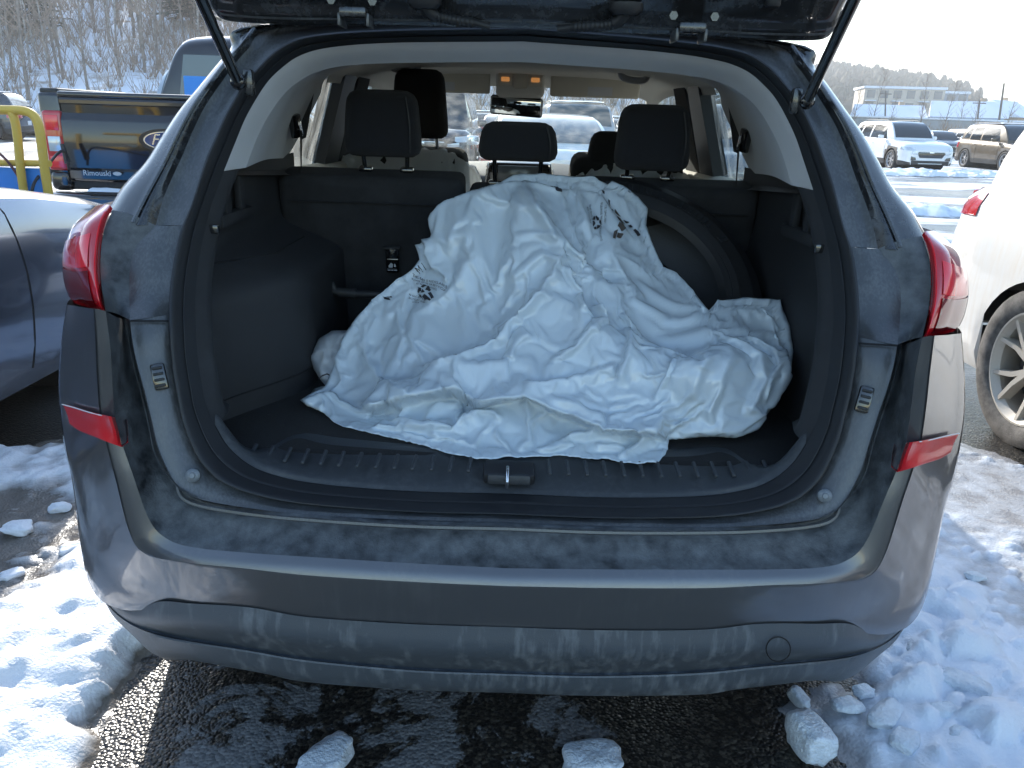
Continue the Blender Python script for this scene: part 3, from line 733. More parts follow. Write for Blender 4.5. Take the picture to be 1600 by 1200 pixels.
def rear_seat(x0, x1, ztop, hr):
    cx = (x0 + x1) / 2
    s_ = cushion('rear_seat', x1 - x0, 0.12, 0.56, MAT['seat_back'], None, (cx, 2.215, ztop - 0.28), (R(10), 0, 0), top=0.985, bev=0.028)
    # fabric hem running across the back near the top
    tube('seat_hem', crom([(-(x1 - x0) * 0.43, -0.070, 0.215), (0, -0.072, 0.217), ((x1 - x0) * 0.43, -0.070, 0.215)], 8), 0.0025, MAT['fabric'], s_, 5)
    hx0, hy0, hx1, hy1 = hr
    a = AY(hx0, (hy0 + hy1) / 2, 2.14); b_ = AY(hx1, (hy0 + hy1) / 2, 2.14); t = AY((hx0 + hx1) / 2, hy0, 2.14); u = AY((hx0 + hx1) / 2, hy1, 2.14)
    c = (a + b_) / 2; c.z = (t.z + u.z) / 2
    hw = b_.x - a.x; hh = t.z - u.z
    local = Matrix.Translation((cx, 2.215, ztop - 0.28)) @ Matrix.Rotation(R(10), 4, 'X'); inv = local.inverted()
    h = cushion('headrest', hw, 0.10, hh, MAT['fabric'], s_, inv @ c, (R(-10), 0, 0), top=0.86, bev=0.042)
    tube('headrest_seam', crom([(hw * 0.37, -0.046, -hh * 0.42), (hw * 0.375, -0.058, 0.0), (hw * 0.33, -0.050, hh * 0.40)], 12), 0.0022, MAT['rubber'], h, 5)
    for s in (-1, 1):
        p0 = Vector((c.x + s * hw * 0.29, 2.16, u.z + 0.02)); p1 = Vector((c.x + s * hw * 0.27, 2.18, ztop - 0.01))
        tube('headrest_post', [inv @ p0, inv @ p1], 0.0062, MAT['gloss_black'], s_, 10)
        o = rbox('post_guide', (0.038, 0.03, 0.012), inv @ (p1 + Vector((0, 0, 0.014))), MAT['gloss_black'], s_, 0.005)
    return s_
rsl = rear_seat(-0.648, -0.142, 1.176, (537, 140, 660, 245))
rsm = rear_seat(-0.136, 0.136, 1.150, (745, 190, 875, 252))
rsr = rear_seat(0.142, 0.648, 1.176, (960, 163, 1080, 267))
# release latch with its printed pictogram on the left seat back
lp = AY(613, 406, 2.128)
local = Matrix.Translation((-0.395, 2.215, 0.896)) @ Matrix.Rotation(R(10), 4, 'X'); inv = local.inverted()
lt = rbox('seat_latch', (0.036, 0.012, 0.072), inv @ lp, MAT['gloss_black'], rsl, 0.004)
rbox('latch_lip', (0.046, 0.014, 0.007), (0.0, -0.003, 0.036), MAT['trim_black'], lt, 0.002)
rbox('latch_bar', (0.030, 0.006, 0.0025), (0.002, -0.006, 0.004), MAT['steel'], lt, 0.001)
icon = [[(-.010, -.020), (.001, -.020), (.003, -.010), (-.003, -.006), (-.010, -.014)], [(.005, -.018), (.011, -.018), (.009, -.010), (.006, -.008)]]
V = []; F = []
for pl in icon:
    F.append(tuple(range(len(V), len(V) + len(pl)))); V += [(x, -0.0072, z) for x, z in pl]
for z0, x0, x1 in ((-.0245, -.014, .012), (-.029, -.013, -.005), (-.029, -.003, .003), (-.029, .005, .013)):
    F.append(tuple(range(len(V), len(V) + 4))); V += [(x0, -.0072, z0), (x1, -.0072, z0), (x1, -.0072, z0 + (.0008 if z0 > -.026 else .0024)), (x0, -.0072, z0 + (.0008 if z0 > -.026 else .0024))]
me('latch_print', V, F, MAT['label_print'], lt, smooth=False)

mat('film', (0.86, 0.88, 0.9), 0.25, coat=0.3, bump=0.5, bscale=30, trans=0.0)
def film_mat():
    m = MAT['film']; n, l = nodes_of(m); b = n['Principled BSDF']
    tr = n.new('ShaderNodeBsdfTransparent'); tl_ = n.new('ShaderNodeBsdfTranslucent'); tl_.inputs[0].default_value = (0.92, 0.94, 0.94, 1)
    m1 = n.new('ShaderNodeMixShader'); m1.inputs[0].default_value = 0.6
    l.new(b.outputs[0], m1.inputs[1]); l.new(tl_.outputs[0], m1.inputs[2])
    m2 = n.new('ShaderNodeMixShader'); m2.inputs[0].default_value = 0.14
    l.new(m1.outputs[0], m2.inputs[1]); l.new(tr.outputs[0], m2.inputs[2]); l.new(m2.outputs[0], n['Material Output'].inputs[0])
film_mat()
def front_seat(cx, hr, film_px):
    s_ = cushion('front_seat', 0.50, 0.16, 0.66, MAT['fabric_front'], None, (cx, 3.06, 0.88), (R(10), 0, 0), top=0.82, bev=0.05)
    local = Matrix.Translation((cx, 3.06, 0.88)) @ Matrix.Rotation(R(10), 4, 'X'); inv = local.inverted()
    hx0, hy0, hx1, hy1 = hr
    a = AY(hx0, (hy0 + hy1) / 2, 3.0); b_ = AY(hx1, (hy0 + hy1) / 2, 3.0); t = AY((hx0 + hx1) / 2, hy0, 3.0); u = AY((hx0 + hx1) / 2, hy1, 3.0)
    c = Vector(((a.x + b_.x) / 2, 2.99, (t.z + u.z) / 2))
    cushion('headrest', b_.x - a.x, 0.11, t.z - u.z, MAT['fabric_front'], s_, inv @ c, (R(-10), 0, 0), top=0.82, bev=0.045)
    for s in (-1, 1):
        tube('headrest_post', [inv @ Vector((c.x + s * 0.06, 2.99, u.z + 0.02)), inv @ Vector((c.x + s * 0.06, 3.02, 1.17))], 0.0065, MAT['chrome'], s_, 10)
    # protective plastic film over the shoulders of the seat
    pts = crom([AY(x, y, 2.93) for x, y in film_px], 40); rngf = random.Random(int(cx * 100))
    cols = []
    for k, p in enumerate(pts):
        p = Vector(p); w = 0.004 * math.sin(k * 1.7) + 0.003 * rngf.uniform(-1, 1)
        cols.append([inv @ Vector((p.x, 2.93 - 0.04 + w, 0.98)), inv @ Vector((p.x, 2.93 - 0.015 + w, (p.z + 0.98) / 2)), inv @ Vector((p.x, 2.93 + w, p.z - 0.012)), inv @ Vector((p.x, 2.96, p.z + w)), inv @ Vector((p.x * 1.0, 3.08, p.z - 0.02 + w)), inv @ Vector((p.x, 3.15, p.z - 0.16))])
    G = np.array([crom(c_, 21) for c_ in cols])
    me('seat_film', *grid_vf(G), MAT['film'], s_, sharp=70)
    return s_
front_seat(-0.40, (612, 108, 702, 216), [(485, 268), (500, 256), (530, 244), (560, 240), (620, 236), (680, 234), (705, 240), (725, 252), (742, 268), (750, 282)])
front_seat(0.40, (915, 205, 1010, 262), [(895, 285), (905, 270), (930, 260), (960, 254), (1000, 256), (1040, 262), (1070, 272), (1095, 288)])

# --- tailgate, standing open above the opening
HY = 1.60
e_l = [(326,-6),(335,16),(347,31),(373,37),(450,41),(532,42),(640,44),(815,46)]
edge = [AY(x, y, HY) for x, y in e_l]
up = Vector((0, -0.80, 0.56))
def gpt(p, t, th=0.0, k=1.0):
    n_ = Vector((0, 0.57, 0.82))
    return Vector((p.x * k, p.y, p.z)) + up * t + n_ * th
g_a = [gpt(p, 0.0, 0.03) for p in edge]; g_b = [gpt(p, 0.004, 0.0) for p in edge]; g_c = [gpt(p, 0.03, -0.002) for p in edge]
g_d = [gpt(p, 0.10, 0.012) for p in edge]; g_e = [gpt(p, 0.5, 0.02, 1.03) for p in edge]; g_f = [gpt(p, 1.0, 0.0, 1.06) for p in edge]; g_g = [gpt(p, 1.02, 0.06, 1.06) for p in edge]
gate = wide('tailgate', [list(reversed(c)) for c in (g_a, g_b, g_c, g_d, g_e, g_f, g_g)], 41, 4, MAT['suv_pillar'], None, sharp=30)
g_h = [gpt(p, 0.5, 0.09, 1.05) for p in edge]; g_i = [gpt(p, 0.0, 0.06, 1.0) for p in edge]
wide('outer_skin', [list(reversed(c)) for c in (g_g, g_h, g_i, g_a)], 41, 4, MAT['suv_paint'], gate)
e2 = crom(edge, 40)
for s in (-1, 1):
    # seam bead of sealant along the edge
    tube('sealant_bead', [(s * -v[0], v[1] - 0.020, v[2] + 0.012) for v in e2[4:]], 0.003, MAT['suv_gutter'], gate, 5)
for cx_, cy_ in ((553, 20), (1080, 44)):
    h = AY(cx_, cy_, 1.548)
    b = rbox('hinge', (0.050, 0.035, 0.018), h + Vector((0, 0.0, 0)), MAT['suv_pillar'], gate, 0.005)
    rbox('hinge_arm', (0.006, 0.06, 0.022), (-0.026, 0.02, -0.012), MAT['suv_gutter'], b, 0.002); rbox('hinge_arm', (0.006, 0.06, 0.022), (0.026, 0.02, -0.012), MAT['suv_gutter'], b, 0.002)
    for s in (-1, 1):
        Vb, Fb = lathe_vf([(0, -0.006), (0.008, -0.006), (0.009, -0.003), (0.009, 0.004)], 6, 'y')
        me('hinge_bolt', Vb, Fb, MAT['suv_pillar'], b, loc=(s * 0.037, -0.012, 0.018))
for sgn, pts in ((1, [(663, 8), (672, 20), (690, 27), (715, 32), (742, 36), (764, 42)]), (-1, [(978, 18), (968, 32), (948, 39), (920, 41), (895, 43), (872, 46)])):
    P_ = [AY(x, y, 1.535 + 0.010 * i) for i, (x, y) in enumerate(pts)]
    cv = crom(P_, 60); rad = [0.008 + (0.0022 * (0.5 + 0.5 * math.cos(i * 2.1)) if 18 < i < 48 else (0.003 if i <= 18 else -0.001)) for i in range(60)]
    tube('wiring_boot', cv, rad, MAT['rubber'], gate, 10)
    g = P_[0]
    Vb, Fb = lathe_vf([(0.0, -0.012), (0.016, -0.010), (0.022, -0.002), (0.022, 0.01)], 16, 'z')
    me('boot_grommet', [(v[0] * 1.4, v[1], v[2]) for v in Vb], Fb, MAT['rubber'], gate, loc=g + Vector((0, 0, 0.004)))
for x, y in ((1207, 8),):
    g = AY(x, y, 1.535); Vb, Fb = lathe_vf([(0.0, -0.003), (0.012, -0.003), (0.014, 0.0), (0.014, 0.008)], 18, 'z'); me('plug', Vb, Fb, MAT['rubber'], gate, loc=g)
# gas struts
for s, (xb, yb), (xt, yt) in ((-1, (372, 128), (314, 0)), (1, (1261, 158), (1335, 0))):
    p0 = OP(xb, yb, -0.03); p1 = AY(xt, yt, 1.453 if s < 0 else 1.43); d = (p1 - p0) * 2.0; top = p0 + d * 1.5
    Vt, Ft = tube_vf([p0, p0 + d * 0.02, p0 + d * 1.5], [0.0105, 0.0105, 0.0105], 12)
    o = me('gas_strut', Vt, Ft, MAT['gloss_black'], None)
    Vb, Fb = sphere_vf(0.016, 0.014, 0.016)
    me('strut_socket', [Vector(v) + p0 for v in Vb], Fb, MAT['gloss_black'], o)
    b = rbox('strut_bracket', (0.02, 0.02, 0.05), p0 + Vector((-s * 0.018, 0.012, 0.0)), MAT['suv_pillar'], o, 0.006)

# --- wheels of the SUV
def wheel_mesh(key, r, wd, spokes=5, rim_m='alloy', tyre_m='tyre', rr=0.70, twin=False, lug=True):
    prof = [(r * rr, -wd * 0.42), (r * (rr + 0.06), -wd * 0.49), (r * 0.90, -wd * 0.50), (r * 0.965, -wd * 0.46), (r * 0.99, -wd * 0.38), (r, -wd * 0.2), (r * 0.985, -wd * 0.19), (r * 0.985, -wd * 0.17), (r, -wd * 0.16),
            (r, wd * 0.16), (r * 0.985, wd * 0.17), (r * 0.985, wd * 0.19), (r, wd * 0.2), (r * 0.99, wd * 0.38), (r * 0.965, wd * 0.46), (r * 0.90, wd * 0.50), (r * (rr + 0.06), wd * 0.49), (r * rr, wd * 0.42)]
    V, F = lathe_vf(prof, 40, 'x')
    t = bpy.data.meshes.new('tyre'); t.from_pydata(V, [], F); t.materials.append(MAT[tyre_m]); t.polygons.foreach_set('use_smooth', np.ones(len(t.polygons), dtype=bool)); t.set_sharp_from_angle(angle=R(35))
    parts = [lathe_vf([(r * rr * 1.005, -wd * 0.44), (r * rr * 0.97, -wd * 0.44), (r * rr * 0.93, -wd * 0.30), (r * rr * 0.88, wd * 0.30), (r * rr * 0.97, wd * 0.44), (r * rr * 1.005, wd * 0.44)], 40, 'x'),
             lathe_vf([(0.0, wd * 0.34), (r * 0.06, wd * 0.345), (r * 0.15, wd * 0.30), (r * 0.16, 0.0), (r * 0.2, -wd * 0.1)], 20, 'x')]
    for k in range(spokes):
        offs = (-0.13, 0.13) if twin else (0,)
        for of in offs:
            a0 = 2 * math.pi * k / spokes + of * 0.3; a1 = 2 * math.pi * k / spokes + of * 2.2
            hw0, hw1 = (r * 0.055, r * 0.035) if twin else (r * 0.085, r * 0.06)
            def pp(rad, an, off, x): return (x, rad * math.cos(an) - off * math.sin(an), rad * math.sin(an) + off * math.cos(an))
            v = []
            for rad, an, hw, xf, xb in ((r * 0.10, a0, hw0, wd * 0.30, wd * 0.05), (r * rr * 0.55, (a0 + a1) / 2, (hw0 + hw1) / 2, wd * 0.33, wd * 0.12), (r * rr * 0.955, a1, hw1, wd * 0.40, wd * 0.20)):
                v += [pp(rad, an, -hw, xb), pp(rad, an, -hw * 0.7, xf), pp(rad, an, hw * 0.7, xf), pp(rad, an, hw, xb)]
            f = []
            for q in range(2):
                for j in range(3): f.append((q * 4 + j, q * 4 + j + 1, (q + 1) * 4 + j + 1, (q + 1) * 4 + j))
            parts.append((v, f))
    V, F = join_vf(parts)
    m_ = bpy.data.meshes.new('rim'); m_.from_pydata(V, [], F); m_.materials.append(MAT[rim_m]); m_.polygons.foreach_set('use_smooth', np.ones(len(m_.polygons), dtype=bool)); m_.set_sharp_from_angle(angle=R(30))
    V, F = lathe_vf([(0.0, wd * 0.02), (r * 0.5, wd * 0.02), (r * 0.52, -wd * 0.1), (r * rr * 0.93, -wd * 0.15)], 24, 'x')
    d = bpy.data.meshes.new('brake_disc'); d.from_pydata(V, [], F); d.materials.append(MAT['rubber'])
    WM[key] = (t, m_, d)
WM = {}
wheel_mesh('suv', 0.345, 0.22, 7, 'alloy', 'tyre')
wheel_mesh('sedan', 0.33, 0.21, 9, 'alloy', 'tyre')
wheel_mesh('white', 0.36, 0.23, 5, 'alloy_warm', 'tyre_dusty', twin=True)
wheel_mesh('brown', 0.37, 0.24, 5, 'alloy', 'tyre', rr=0.72, twin=True)
wheel_mesh('dark', 0.35, 0.22, 10, 'alloy_dark', 'tyre')
wheel_mesh('truck', 0.40, 0.26, 6, 'alloy', 'tyre', rr=0.62)
def put_wheel(key, parent, x, y, r, side):
    t, m_, d = WM[key]
    o = bpy.data.objects.new('wheel', t); link(o, parent); o.location = (x, y, r)
    if side < 0: o.rotation_euler = (0, 0, math.pi)
    k = bpy.data.objects.new('rim', m_); link(k, o); b = bpy.data.objects.new('brake_disc', d); link(b, o)
    return o
for s in (-1, 1):
    for y in (2.02, 4.69): put_wheel('suv', None, s * 0.80, y, 0.345, s)

# ---------------- gather everything above under the SUV empty
for o in list(bpy.data.objects):
    if o not in _before and o.parent is None and o is not suv:
        o.parent = suv; o.location = Vector(o.location) - SUVL
# ================================================================ cargo: white plastic tyre bags, tyre, brush
def bag_material(name, col, rough, alpha=1.0, tl=0.30):
    m = bpy.data.materials.new(name); m.use_nodes = True; n, l = nodes_of(m); b = n['Principled BSDF']
    b.inputs['Base Color'].default_value = (*col, 1); b.inputs['Roughness'].default_value = rough; b.inputs['Coat Weight'].default_value = 0.5; b.inputs['Coat Roughness'].default_value = 0.12
    tc = n.new('ShaderNodeTexCoord')
    t = n.new('ShaderNodeTexNoise'); t.inputs['Scale'].default_value = 55; t.inputs['Detail'].default_value = 6; t.inputs['Distortion'].default_value = 1.2
    v = n.new('ShaderNodeTexVoronoi'); v.feature = 'DISTANCE_TO_EDGE'; v.inputs['Scale'].default_value = 28
    ds = n.new('ShaderNodeMixRGB'); ds.blend_type = 'ADD'; ds.inputs[0].default_value = 0.05
    l.new(tc.outputs['Object'], t.inputs['Vector']); l.new(tc.outputs['Object'], ds.inputs[1]); l.new(t.outputs['Color'], ds.inputs[2]); l.new(ds.outputs[0], v.inputs['Vector'])
    mr = n.new('ShaderNodeMapRange'); mr.inputs[1].default_value = 0.0; mr.inputs[2].default_value = 0.12; mr.inputs[3].default_value = 1.0; mr.inputs[4].default_value = 0.0
    l.new(v.outputs['Distance'], mr.inputs[0])
    ad = n.new('ShaderNodeMath'); ad.operation = 'MULTIPLY_ADD'; ad.inputs[1].default_value = 0.35; l.new(mr.outputs[0], ad.inputs[0]); l.new(t.outputs[0], ad.inputs[2])
    bp = n.new('ShaderNodeBump'); bp.inputs['Strength'].default_value = 0.03; bp.inputs['Distance'].default_value = 0.006
    l.new(ad.outputs[0], bp.inputs['Height']); l.new(bp.outputs[0], b.inputs['Normal'])
    ts = n.new('ShaderNodeBsdfTranslucent'); ts.inputs[0].default_value = (*col, 1)
    mx = n.new('ShaderNodeMixShader'); mx.inputs[0].default_value = tl; l.new(b.outputs[0], mx.inputs[1]); l.new(ts.outputs[0], mx.inputs[2]); o = mx.outputs[0]
    if alpha < 1:
        tr = n.new('ShaderNodeBsdfTransparent'); m2 = n.new('ShaderNodeMixShader'); m2.inputs[0].default_value = alpha
        l.new(tr.outputs[0], m2.inputs[1]); l.new(o, m2.inputs[2]); o = m2.outputs[0]
    l.new(o, n['Material Output'].inputs[0]); MAT[name] = m
    return m
bag_material('bag_white', (0.62, 0.70, 0.765), 0.18, tl=0.18)
bag_material('bag_sheer', (0.62, 0.65, 0.68), 0.34, alpha=0.85, tl=0.3)
mat('bag_print', (0.03, 0.028, 0.035), 0.5)
mat('bag_print_brown', (0.085, 0.070, 0.062), 0.55)

ORG = {'A': (460, 260), 'B': (740, 260), 'C': (460, 470), 'D': (700, 450), 'E': (950, 450), 'F': (560, 590), 'G': (820, 590)}
K_ = 300 / 1600.0
def cp_(reg, pts):
    ox, oy = ORG[reg]; return [(ox + x * K_, oy + y * K_) for x, y in pts]
# folds: (path, height in mm, width on the right-hand side of travel, width on the left-hand side) in photo pixels
FOLDS = []
def fold(path, h, wr, wl, p=1.35, ta=0.12, tb=0.12):
    FOLDS.append((np.array(path, float), h * (1.25 if h > 30 else 0.80) / 1000.0, wr * (1.1 if h > 30 else 0.62), wl * (1.1 if h > 30 else 0.62), 1.15, ta, tb))
# big overhanging edges
fold([(541,625),(591,626),(638,616),(704,601),(756,627),(769,626),(812,620),(822,619),(859,641),(897,654),(944,673),(1007,679),(1045,688)], 46, 7, 75, 1.2, 0.05, 0.04)
fold([(655,551),(676,558),(713,552),(740,539),(775,521),(803,493),(846,456),(850,440)], 24, 22, 60, 1.3)
fold(cp_('D', [(1280,0),(1330,165),(1345,205),(1020,545),(850,640)]), 20, 26, 12, 1.3)
fold(cp_('D', [(640,790),(760,790),(1000,760),(1200,695),(1430,620)]), 20, 42, 7, 1.2)
fold(cp_('D', [(0,600),(260,615),(520,610)]), 14, 40, 8, 1.2)
fold(cp_('D', [(520,610),(545,520),(620,430),(690,400)]), 13, 10, 35, 1.3)
# right-hand big vertical ridge and its neighbours
fold(cp_('E', [(120,-40),(150,30),(215,150),(220,250),(190,420),(160,560),(80,810)]), 22, 9, 30, 1.1)
fold(cp_('E', [(590,500),(560,600),(480,740),(390,910)]), 10, 9, 14, 1.2)
fold(cp_('E', [(880,330),(925,400),(900,520),(840,640),(780,760),(690,960)]), 14, 22, 10, 1.2)
fold(cp_('E', [(960,330),(1040,430),(1050,560),(990,700),(900,950),(800,1120)]), 12, 22, 16, 1.2)
fold(cp_('E', [(990,290),(1200,400),(1300,540),(1310,760),(1240,960),(1180,1120)]), 16, 28, 20, 1.2)
fold(cp_('E', [(1060,320),(1300,345),(1420,470),(1410,640),(1340,820),(1320,1000)]), 18, 8, 22, 1.2)
fold(cp_('E', [(840,265),(1130,245),(1330,300),(1440,420),(1480,600),(1440,820)]), 16, 26, 12, 1.2)
fold(cp_('E', [(1280,80),(1400,120),(1480,260),(1530,480),(1500,700),(1400,900)]), 14, 14, 14, 1.2)
fold(cp_('E', [(900,95),(1060,150),(1200,200),(1330,180)]), -8, 16, 16, 1.4)
fold(cp_('E', [(900,480),(870,620),(820,720)]), 8, 14, 10)
# fine pleats at the bottom of the right bundle
for a in ([(0,1070),(180,1020),(300,960),(390,905)], [(120,1080),(300,1010),(420,950),(540,880)], [(260,1100),(480,1010),(640,930),(700,860)], [(430,1120),(620,1050),(740,960),(790,870)], [(560,1150),(700,1090),(790,1000)], [(0,900),(120,870),(260,860),(400,900)], [(20,960),(200,930),(330,880)], [(300,1190),(480,1140),(640,1130)], [(200,440),(420,400),(640,420),(720,520)], [(240,330),(480,330),(660,360)], [(270,700),(380,680),(480,640)]):
    fold(cp_('E', a), 6.5, 7, 11, 1.1)
# top: long diagonal swags
fold(cp_('B', [(375,130),(460,230),(560,350),(600,480),(640,560),(720,605)]), 20, 28, 20, 1.3)
fold(cp_('B', [(430,150),(540,290),(620,410),(740,525),(735,640),(690,740),(640,900),(570,1010),(575,1100)]), 24, 26, 22, 1.2)
fold(cp_('B', [(740,525),(830,600),(930,690),(1015,705),(1015,780),(1025,870),(1060,1000),(1110,1140),(1140,1210)]), 22, 20, 24, 1.2)
fold(cp_('B', [(620,110),(730,180),(800,340),(900,520),(960,640),(1000,690)]), 15, 12, 28, 1.3)
fold(cp_('B', [(780,60),(850,150),(910,210),(960,330),(990,400)]), 14, 12, 26, 1.3)
fold(cp_('B', [(0,250),(180,290),(400,330),(560,380)]), 22, 16, 34, 1.25)
fold(cp_('B', [(380,230),(480,300),(560,380),(590,470),(690,590)]), 14, 14, 18, 1.2)
fold(cp_('B', [(1320,440),(1260,530),(1210,610),(1230,700),(1290,800),(1370,920)]), 16, 16, 20, 1.2)
fold(cp_('B', [(1210,605),(1320,690),(1450,770),(1600,850)]), 12, 12, 26, 1.2)
fold(cp_('B', [(1370,920),(1400,1000),(1330,1120),(1340,1210)]), 14, 14, 14, 1.2)
fold(cp_('B', [(1030,870),(1140,940),(1250,900),(1360,910)]), 14, 26, 18, 1.2)
fold(cp_('B', [(1000,780),(1060,740),(1200,770),(1260,790)]), 10, 12, 18)
fold(cp_('B', [(880,600),(960,630),(1020,700)]), 10, 12, 12)
fold(cp_('B', [(760,760),(820,850),(900,950),(900,1060),(895,1200)]), 15, 20, 14, 1.25)
fold(cp_('B', [(770,760),(880,790),(1010,860)]), 12, 20, 10, 1.25)
fold(cp_('B', [(1030,920),(960,980),(930,1080),(910,1200)]), 9, 12, 12)
fold(cp_('B', [(-300,540),(-80,450),(130,420),(320,440)]), 8, 14, 14)
fold(cp_('B', [(60,920),(180,760),(280,680),(335,635)]), 10, 16, 16)
fold(cp_('B', [(335,635),(330,720),(260,860)]), 9, 12, 12)
fold(cp_('B', [(270,880),(400,810),(560,730),(690,740)]), 12, 16, 18, 1.25)
fold(cp_('B', [(290,430),(340,520),(340,640)]), 8, 12, 12)
fold(cp_('B', [(350,560),(500,540),(640,560),(700,610)]), 9, 18, 10)
fold(cp_('B', [(430,800),(410,960),(350,1100),(340,1200)]), 9, 10, 10)
fold(cp_('B', [(90,910),(-60,990),(-150,1080)]), 9, 12, 16)
fold(cp_('B', [(0,380),(-120,430),(-220,560),(-230,680)]), 8, 12, 14)
fold(cp_('B', [(360,920),(250,980),(130,1090)]), 9, 14, 14)
fold(cp_('B', [(570,1010),(520,1080),(380,1200)]), 10, 16, 12)
for a in ([(220,160),(320,170),(440,160)], [(480,170),(600,260),(720,300)], [(990,480),(1030,600),(1010,700)], [(1110,520),(1100,650),(1130,760)], [(820,260),(850,330),(870,420)], [(1350,640),(1440,680),(1500,760)], [(880,300),(930,420),(930,540)], [(920,540),(990,570),(1010,480)]):
    fold(cp_('B', a), 5, 8, 8, 1.1)
# left side
fold(cp_('A', [(985,660),(1120,605),(1300,560),(1420,530)]), 14, 26, 9, 1.2)
fold(cp_('A', [(985,665),(1060,760),(1140,830),(1220,900)]), 20, 7, 34, 1.2)
fold(cp_('A', [(1420,530),(1390,640),(1440,700)]), 10, 12, 12)
fold(cp_('A', [(1480,700),(1380,740),(1320,860),(1220,960),(1080,1080),(960,1200)]), 14, 10, 24, 1.25)
fold(cp_('A', [(1240,900),(1100,1020),(990,1110),(930,1180)]), 9, 10, 10)
fold(cp_('A', [(930,935),(880,1050),(860,1180)]), 12, 24, 8, 1.2)
fold(cp_('A', [(1430,480),(1490,450),(1540,430)]), 8, 10, 10)
fold(cp_('C', [(460,240),(620,235),(850,225)]), 9, 10, 9, 1.1)
fold(cp_('C', [(680,60),(800,40),(830,90),(830,150),(880,215)]), 10, 14, 10)
fold(cp_('C', [(880,215),(840,300),(820,420)]), 9, 12, 8)
fold(cp_('C', [(900,215),(960,320),(1080,460)]), 12, 10, 16)
fold(cp_('C', [(920,210),(1040,270),(1250,330),(1340,370)]), 10, 12, 12)
fold(cp_('C', [(450,260),(520,360),(580,460),(680,590),(790,680),(950,780)]), 16, 8, 30, 1.2)
fold(cp_('C', [(960,440),(1060,430),(1150,470)]), 8, 10, 10)
fold(cp_('C', [(340,540),(440,530),(500,440)]), 8, 10, 12)
fold(cp_('C', [(210,720),(300,650),(330,560)]), 9, 12, 10)
fold(cp_('C', [(240,740),(440,830),(580,930)]), 14, 10, 20, 1.2)
fold(cp_('C', [(580,935),(740,945),(950,990),(1150,1030),(1330,1050),(1480,950),(1600,930)]), 18, 34, 14, 1.2)
fold(cp_('C', [(200,830),(185,890),(200,940)]), 8, 8, 8)
fold(cp_('C', [(940,780),(850,900),(820,960)]), 8, 12, 16)
fold(cp_('C', [(1200,760),(1120,900),(1060,1010)]), 8, 14, 16)
fold(cp_('C', [(1340,720),(1350,860),(1330,980)]), 7, 12, 14)
# bottom sheet
fold(cp_('F', [(80,440),(350,430),(600,420),(800,410)]), 16, 8, 26, 1.2)
fold(cp_('F', [(580,460),(700,510),(850,560),(1030,620)]), 12, 7, 22, 1.2)
fold(cp_('F', [(350,470),(560,540),(720,530)]), 9, 9, 12)
fold(cp_('F', [(1130,470),(1220,580),(1300,690)]), 14, 10, 12, 1.1)
fold(cp_('F', [(800,390),(950,285),(1100,295),(1150,350),(1125,400)]), 14, 8, 18, 1.2)
fold(cp_('F', [(950,590),(1040,470),(1120,400)]), 8, 12, 14)
fold(cp_('F', [(1330,680),(1420,520),(1420,340),(1390,180)]), 12, 20, 18, 1.2)
fold(cp_('F', [(1590,280),(1500,370),(1440,420)]), 7, 8, 10)
fold(cp_('G', [(60,660),(200,590),(400,480),(590,450),(740,490),(880,520)]), 16, 26, 9, 1.2)
fold(cp_('G', [(1000,480),(930,550),(850,610),(750,690)]), 22, 6, 40, 1.15)
fold(cp_('G', [(580,565),(720,570),(850,605)]), 11, 18, 6, 1.15)
fold(cp_('G', [(180,640),(300,580),(440,580)]), 7, 10, 8)
fold(cp_('G', [(210,165),(400,220),(560,290),(680,300)]), 12, 22, 8, 1.2)
fold(cp_('G', [(500,110),(620,150),(700,150)]), 8, 6, 12)
fold(cp_('G', [(380,190),(600,210),(780,210),(900,180)]), 8, 9, 12)
fold(cp_('G', [(960,370),(1000,440),(1180,450),(1330,350)]), 12, 16, 8, 1.2)
DENTS = [(948, 416, 26, -0.030), (1105, 478, 14, -0.03), (735, 612, 22, -0.02), (880, 660, 22, -0.012), (640, 470, 26, -0.014), (640, 540, 20, -0.008), (820, 330, 24, 0.012), (1080, 560, 60, 0.03), (1205, 490, 18, -0.012), (770, 400, 50, 0.012), (590, 632, 22, -0.012)]

OUT = [(765,290),(800,271),(850,267),(885,272),(925,272),(950,285),(957,279),(978,289),(1000,305),(1015,325),(1012,352),(1025,385),(1038,415),(1060,425),(1085,450),(1108,482),
       (1120,466),(1160,462),(1222,465),(1226,480),(1238,510),(1243,550),(1238,590),(1220,625),(1200,650),(1186,675),(1150,687),(1110,686),(1046,690),(1040,715),(1028,728),(985,727),
       (930,721),(870,716),(810,719),(745,722),(690,710),(640,695),(575,680),(540,674),(515,660),(502,646),(478,638),(466,625),(486,611),(504,602),(520,565),(535,523),(547,503),(575,470),
       (612,440),(637,422),(652,405),(645,382),(674,372),(668,347),(685,316),(710,305),(740,305)]
CTRL = [(480,625,1.585),(530,672,1.50),(620,692,1.455),(740,722,1.395),(860,716,1.395),(950,722,1.39),(1032,728,1.39),(1043,688,1.455),(1170,685,1.48),(1225,635,1.55),(1242,560,1.63),
        (700,650,1.49),(850,660,1.475),(980,690,1.44),(1000,640,1.475),(1100,620,1.475),(600,600,1.56),(520,585,1.66),(560,520,1.72),(700,540,1.61),(850,540,1.575),(1000,540,1.545),(1120,540,1.545),(1205,500,1.68),(1160,468,1.75),
        (650,450,1.79),(580,470,1.80),(750,450,1.70),(850,430,1.70),(950,450,1.665),(1050,470,1.70),(690,350,1.88),(645,385,1.86),(780,340,1.85),(880,340,1.82),(960,340,1.85),(1012,350,1.93),(810,275,1.98),(900,275,1.98),(970,295,1.98),(1060,430,1.84)]
_c = np.array(CTRL)
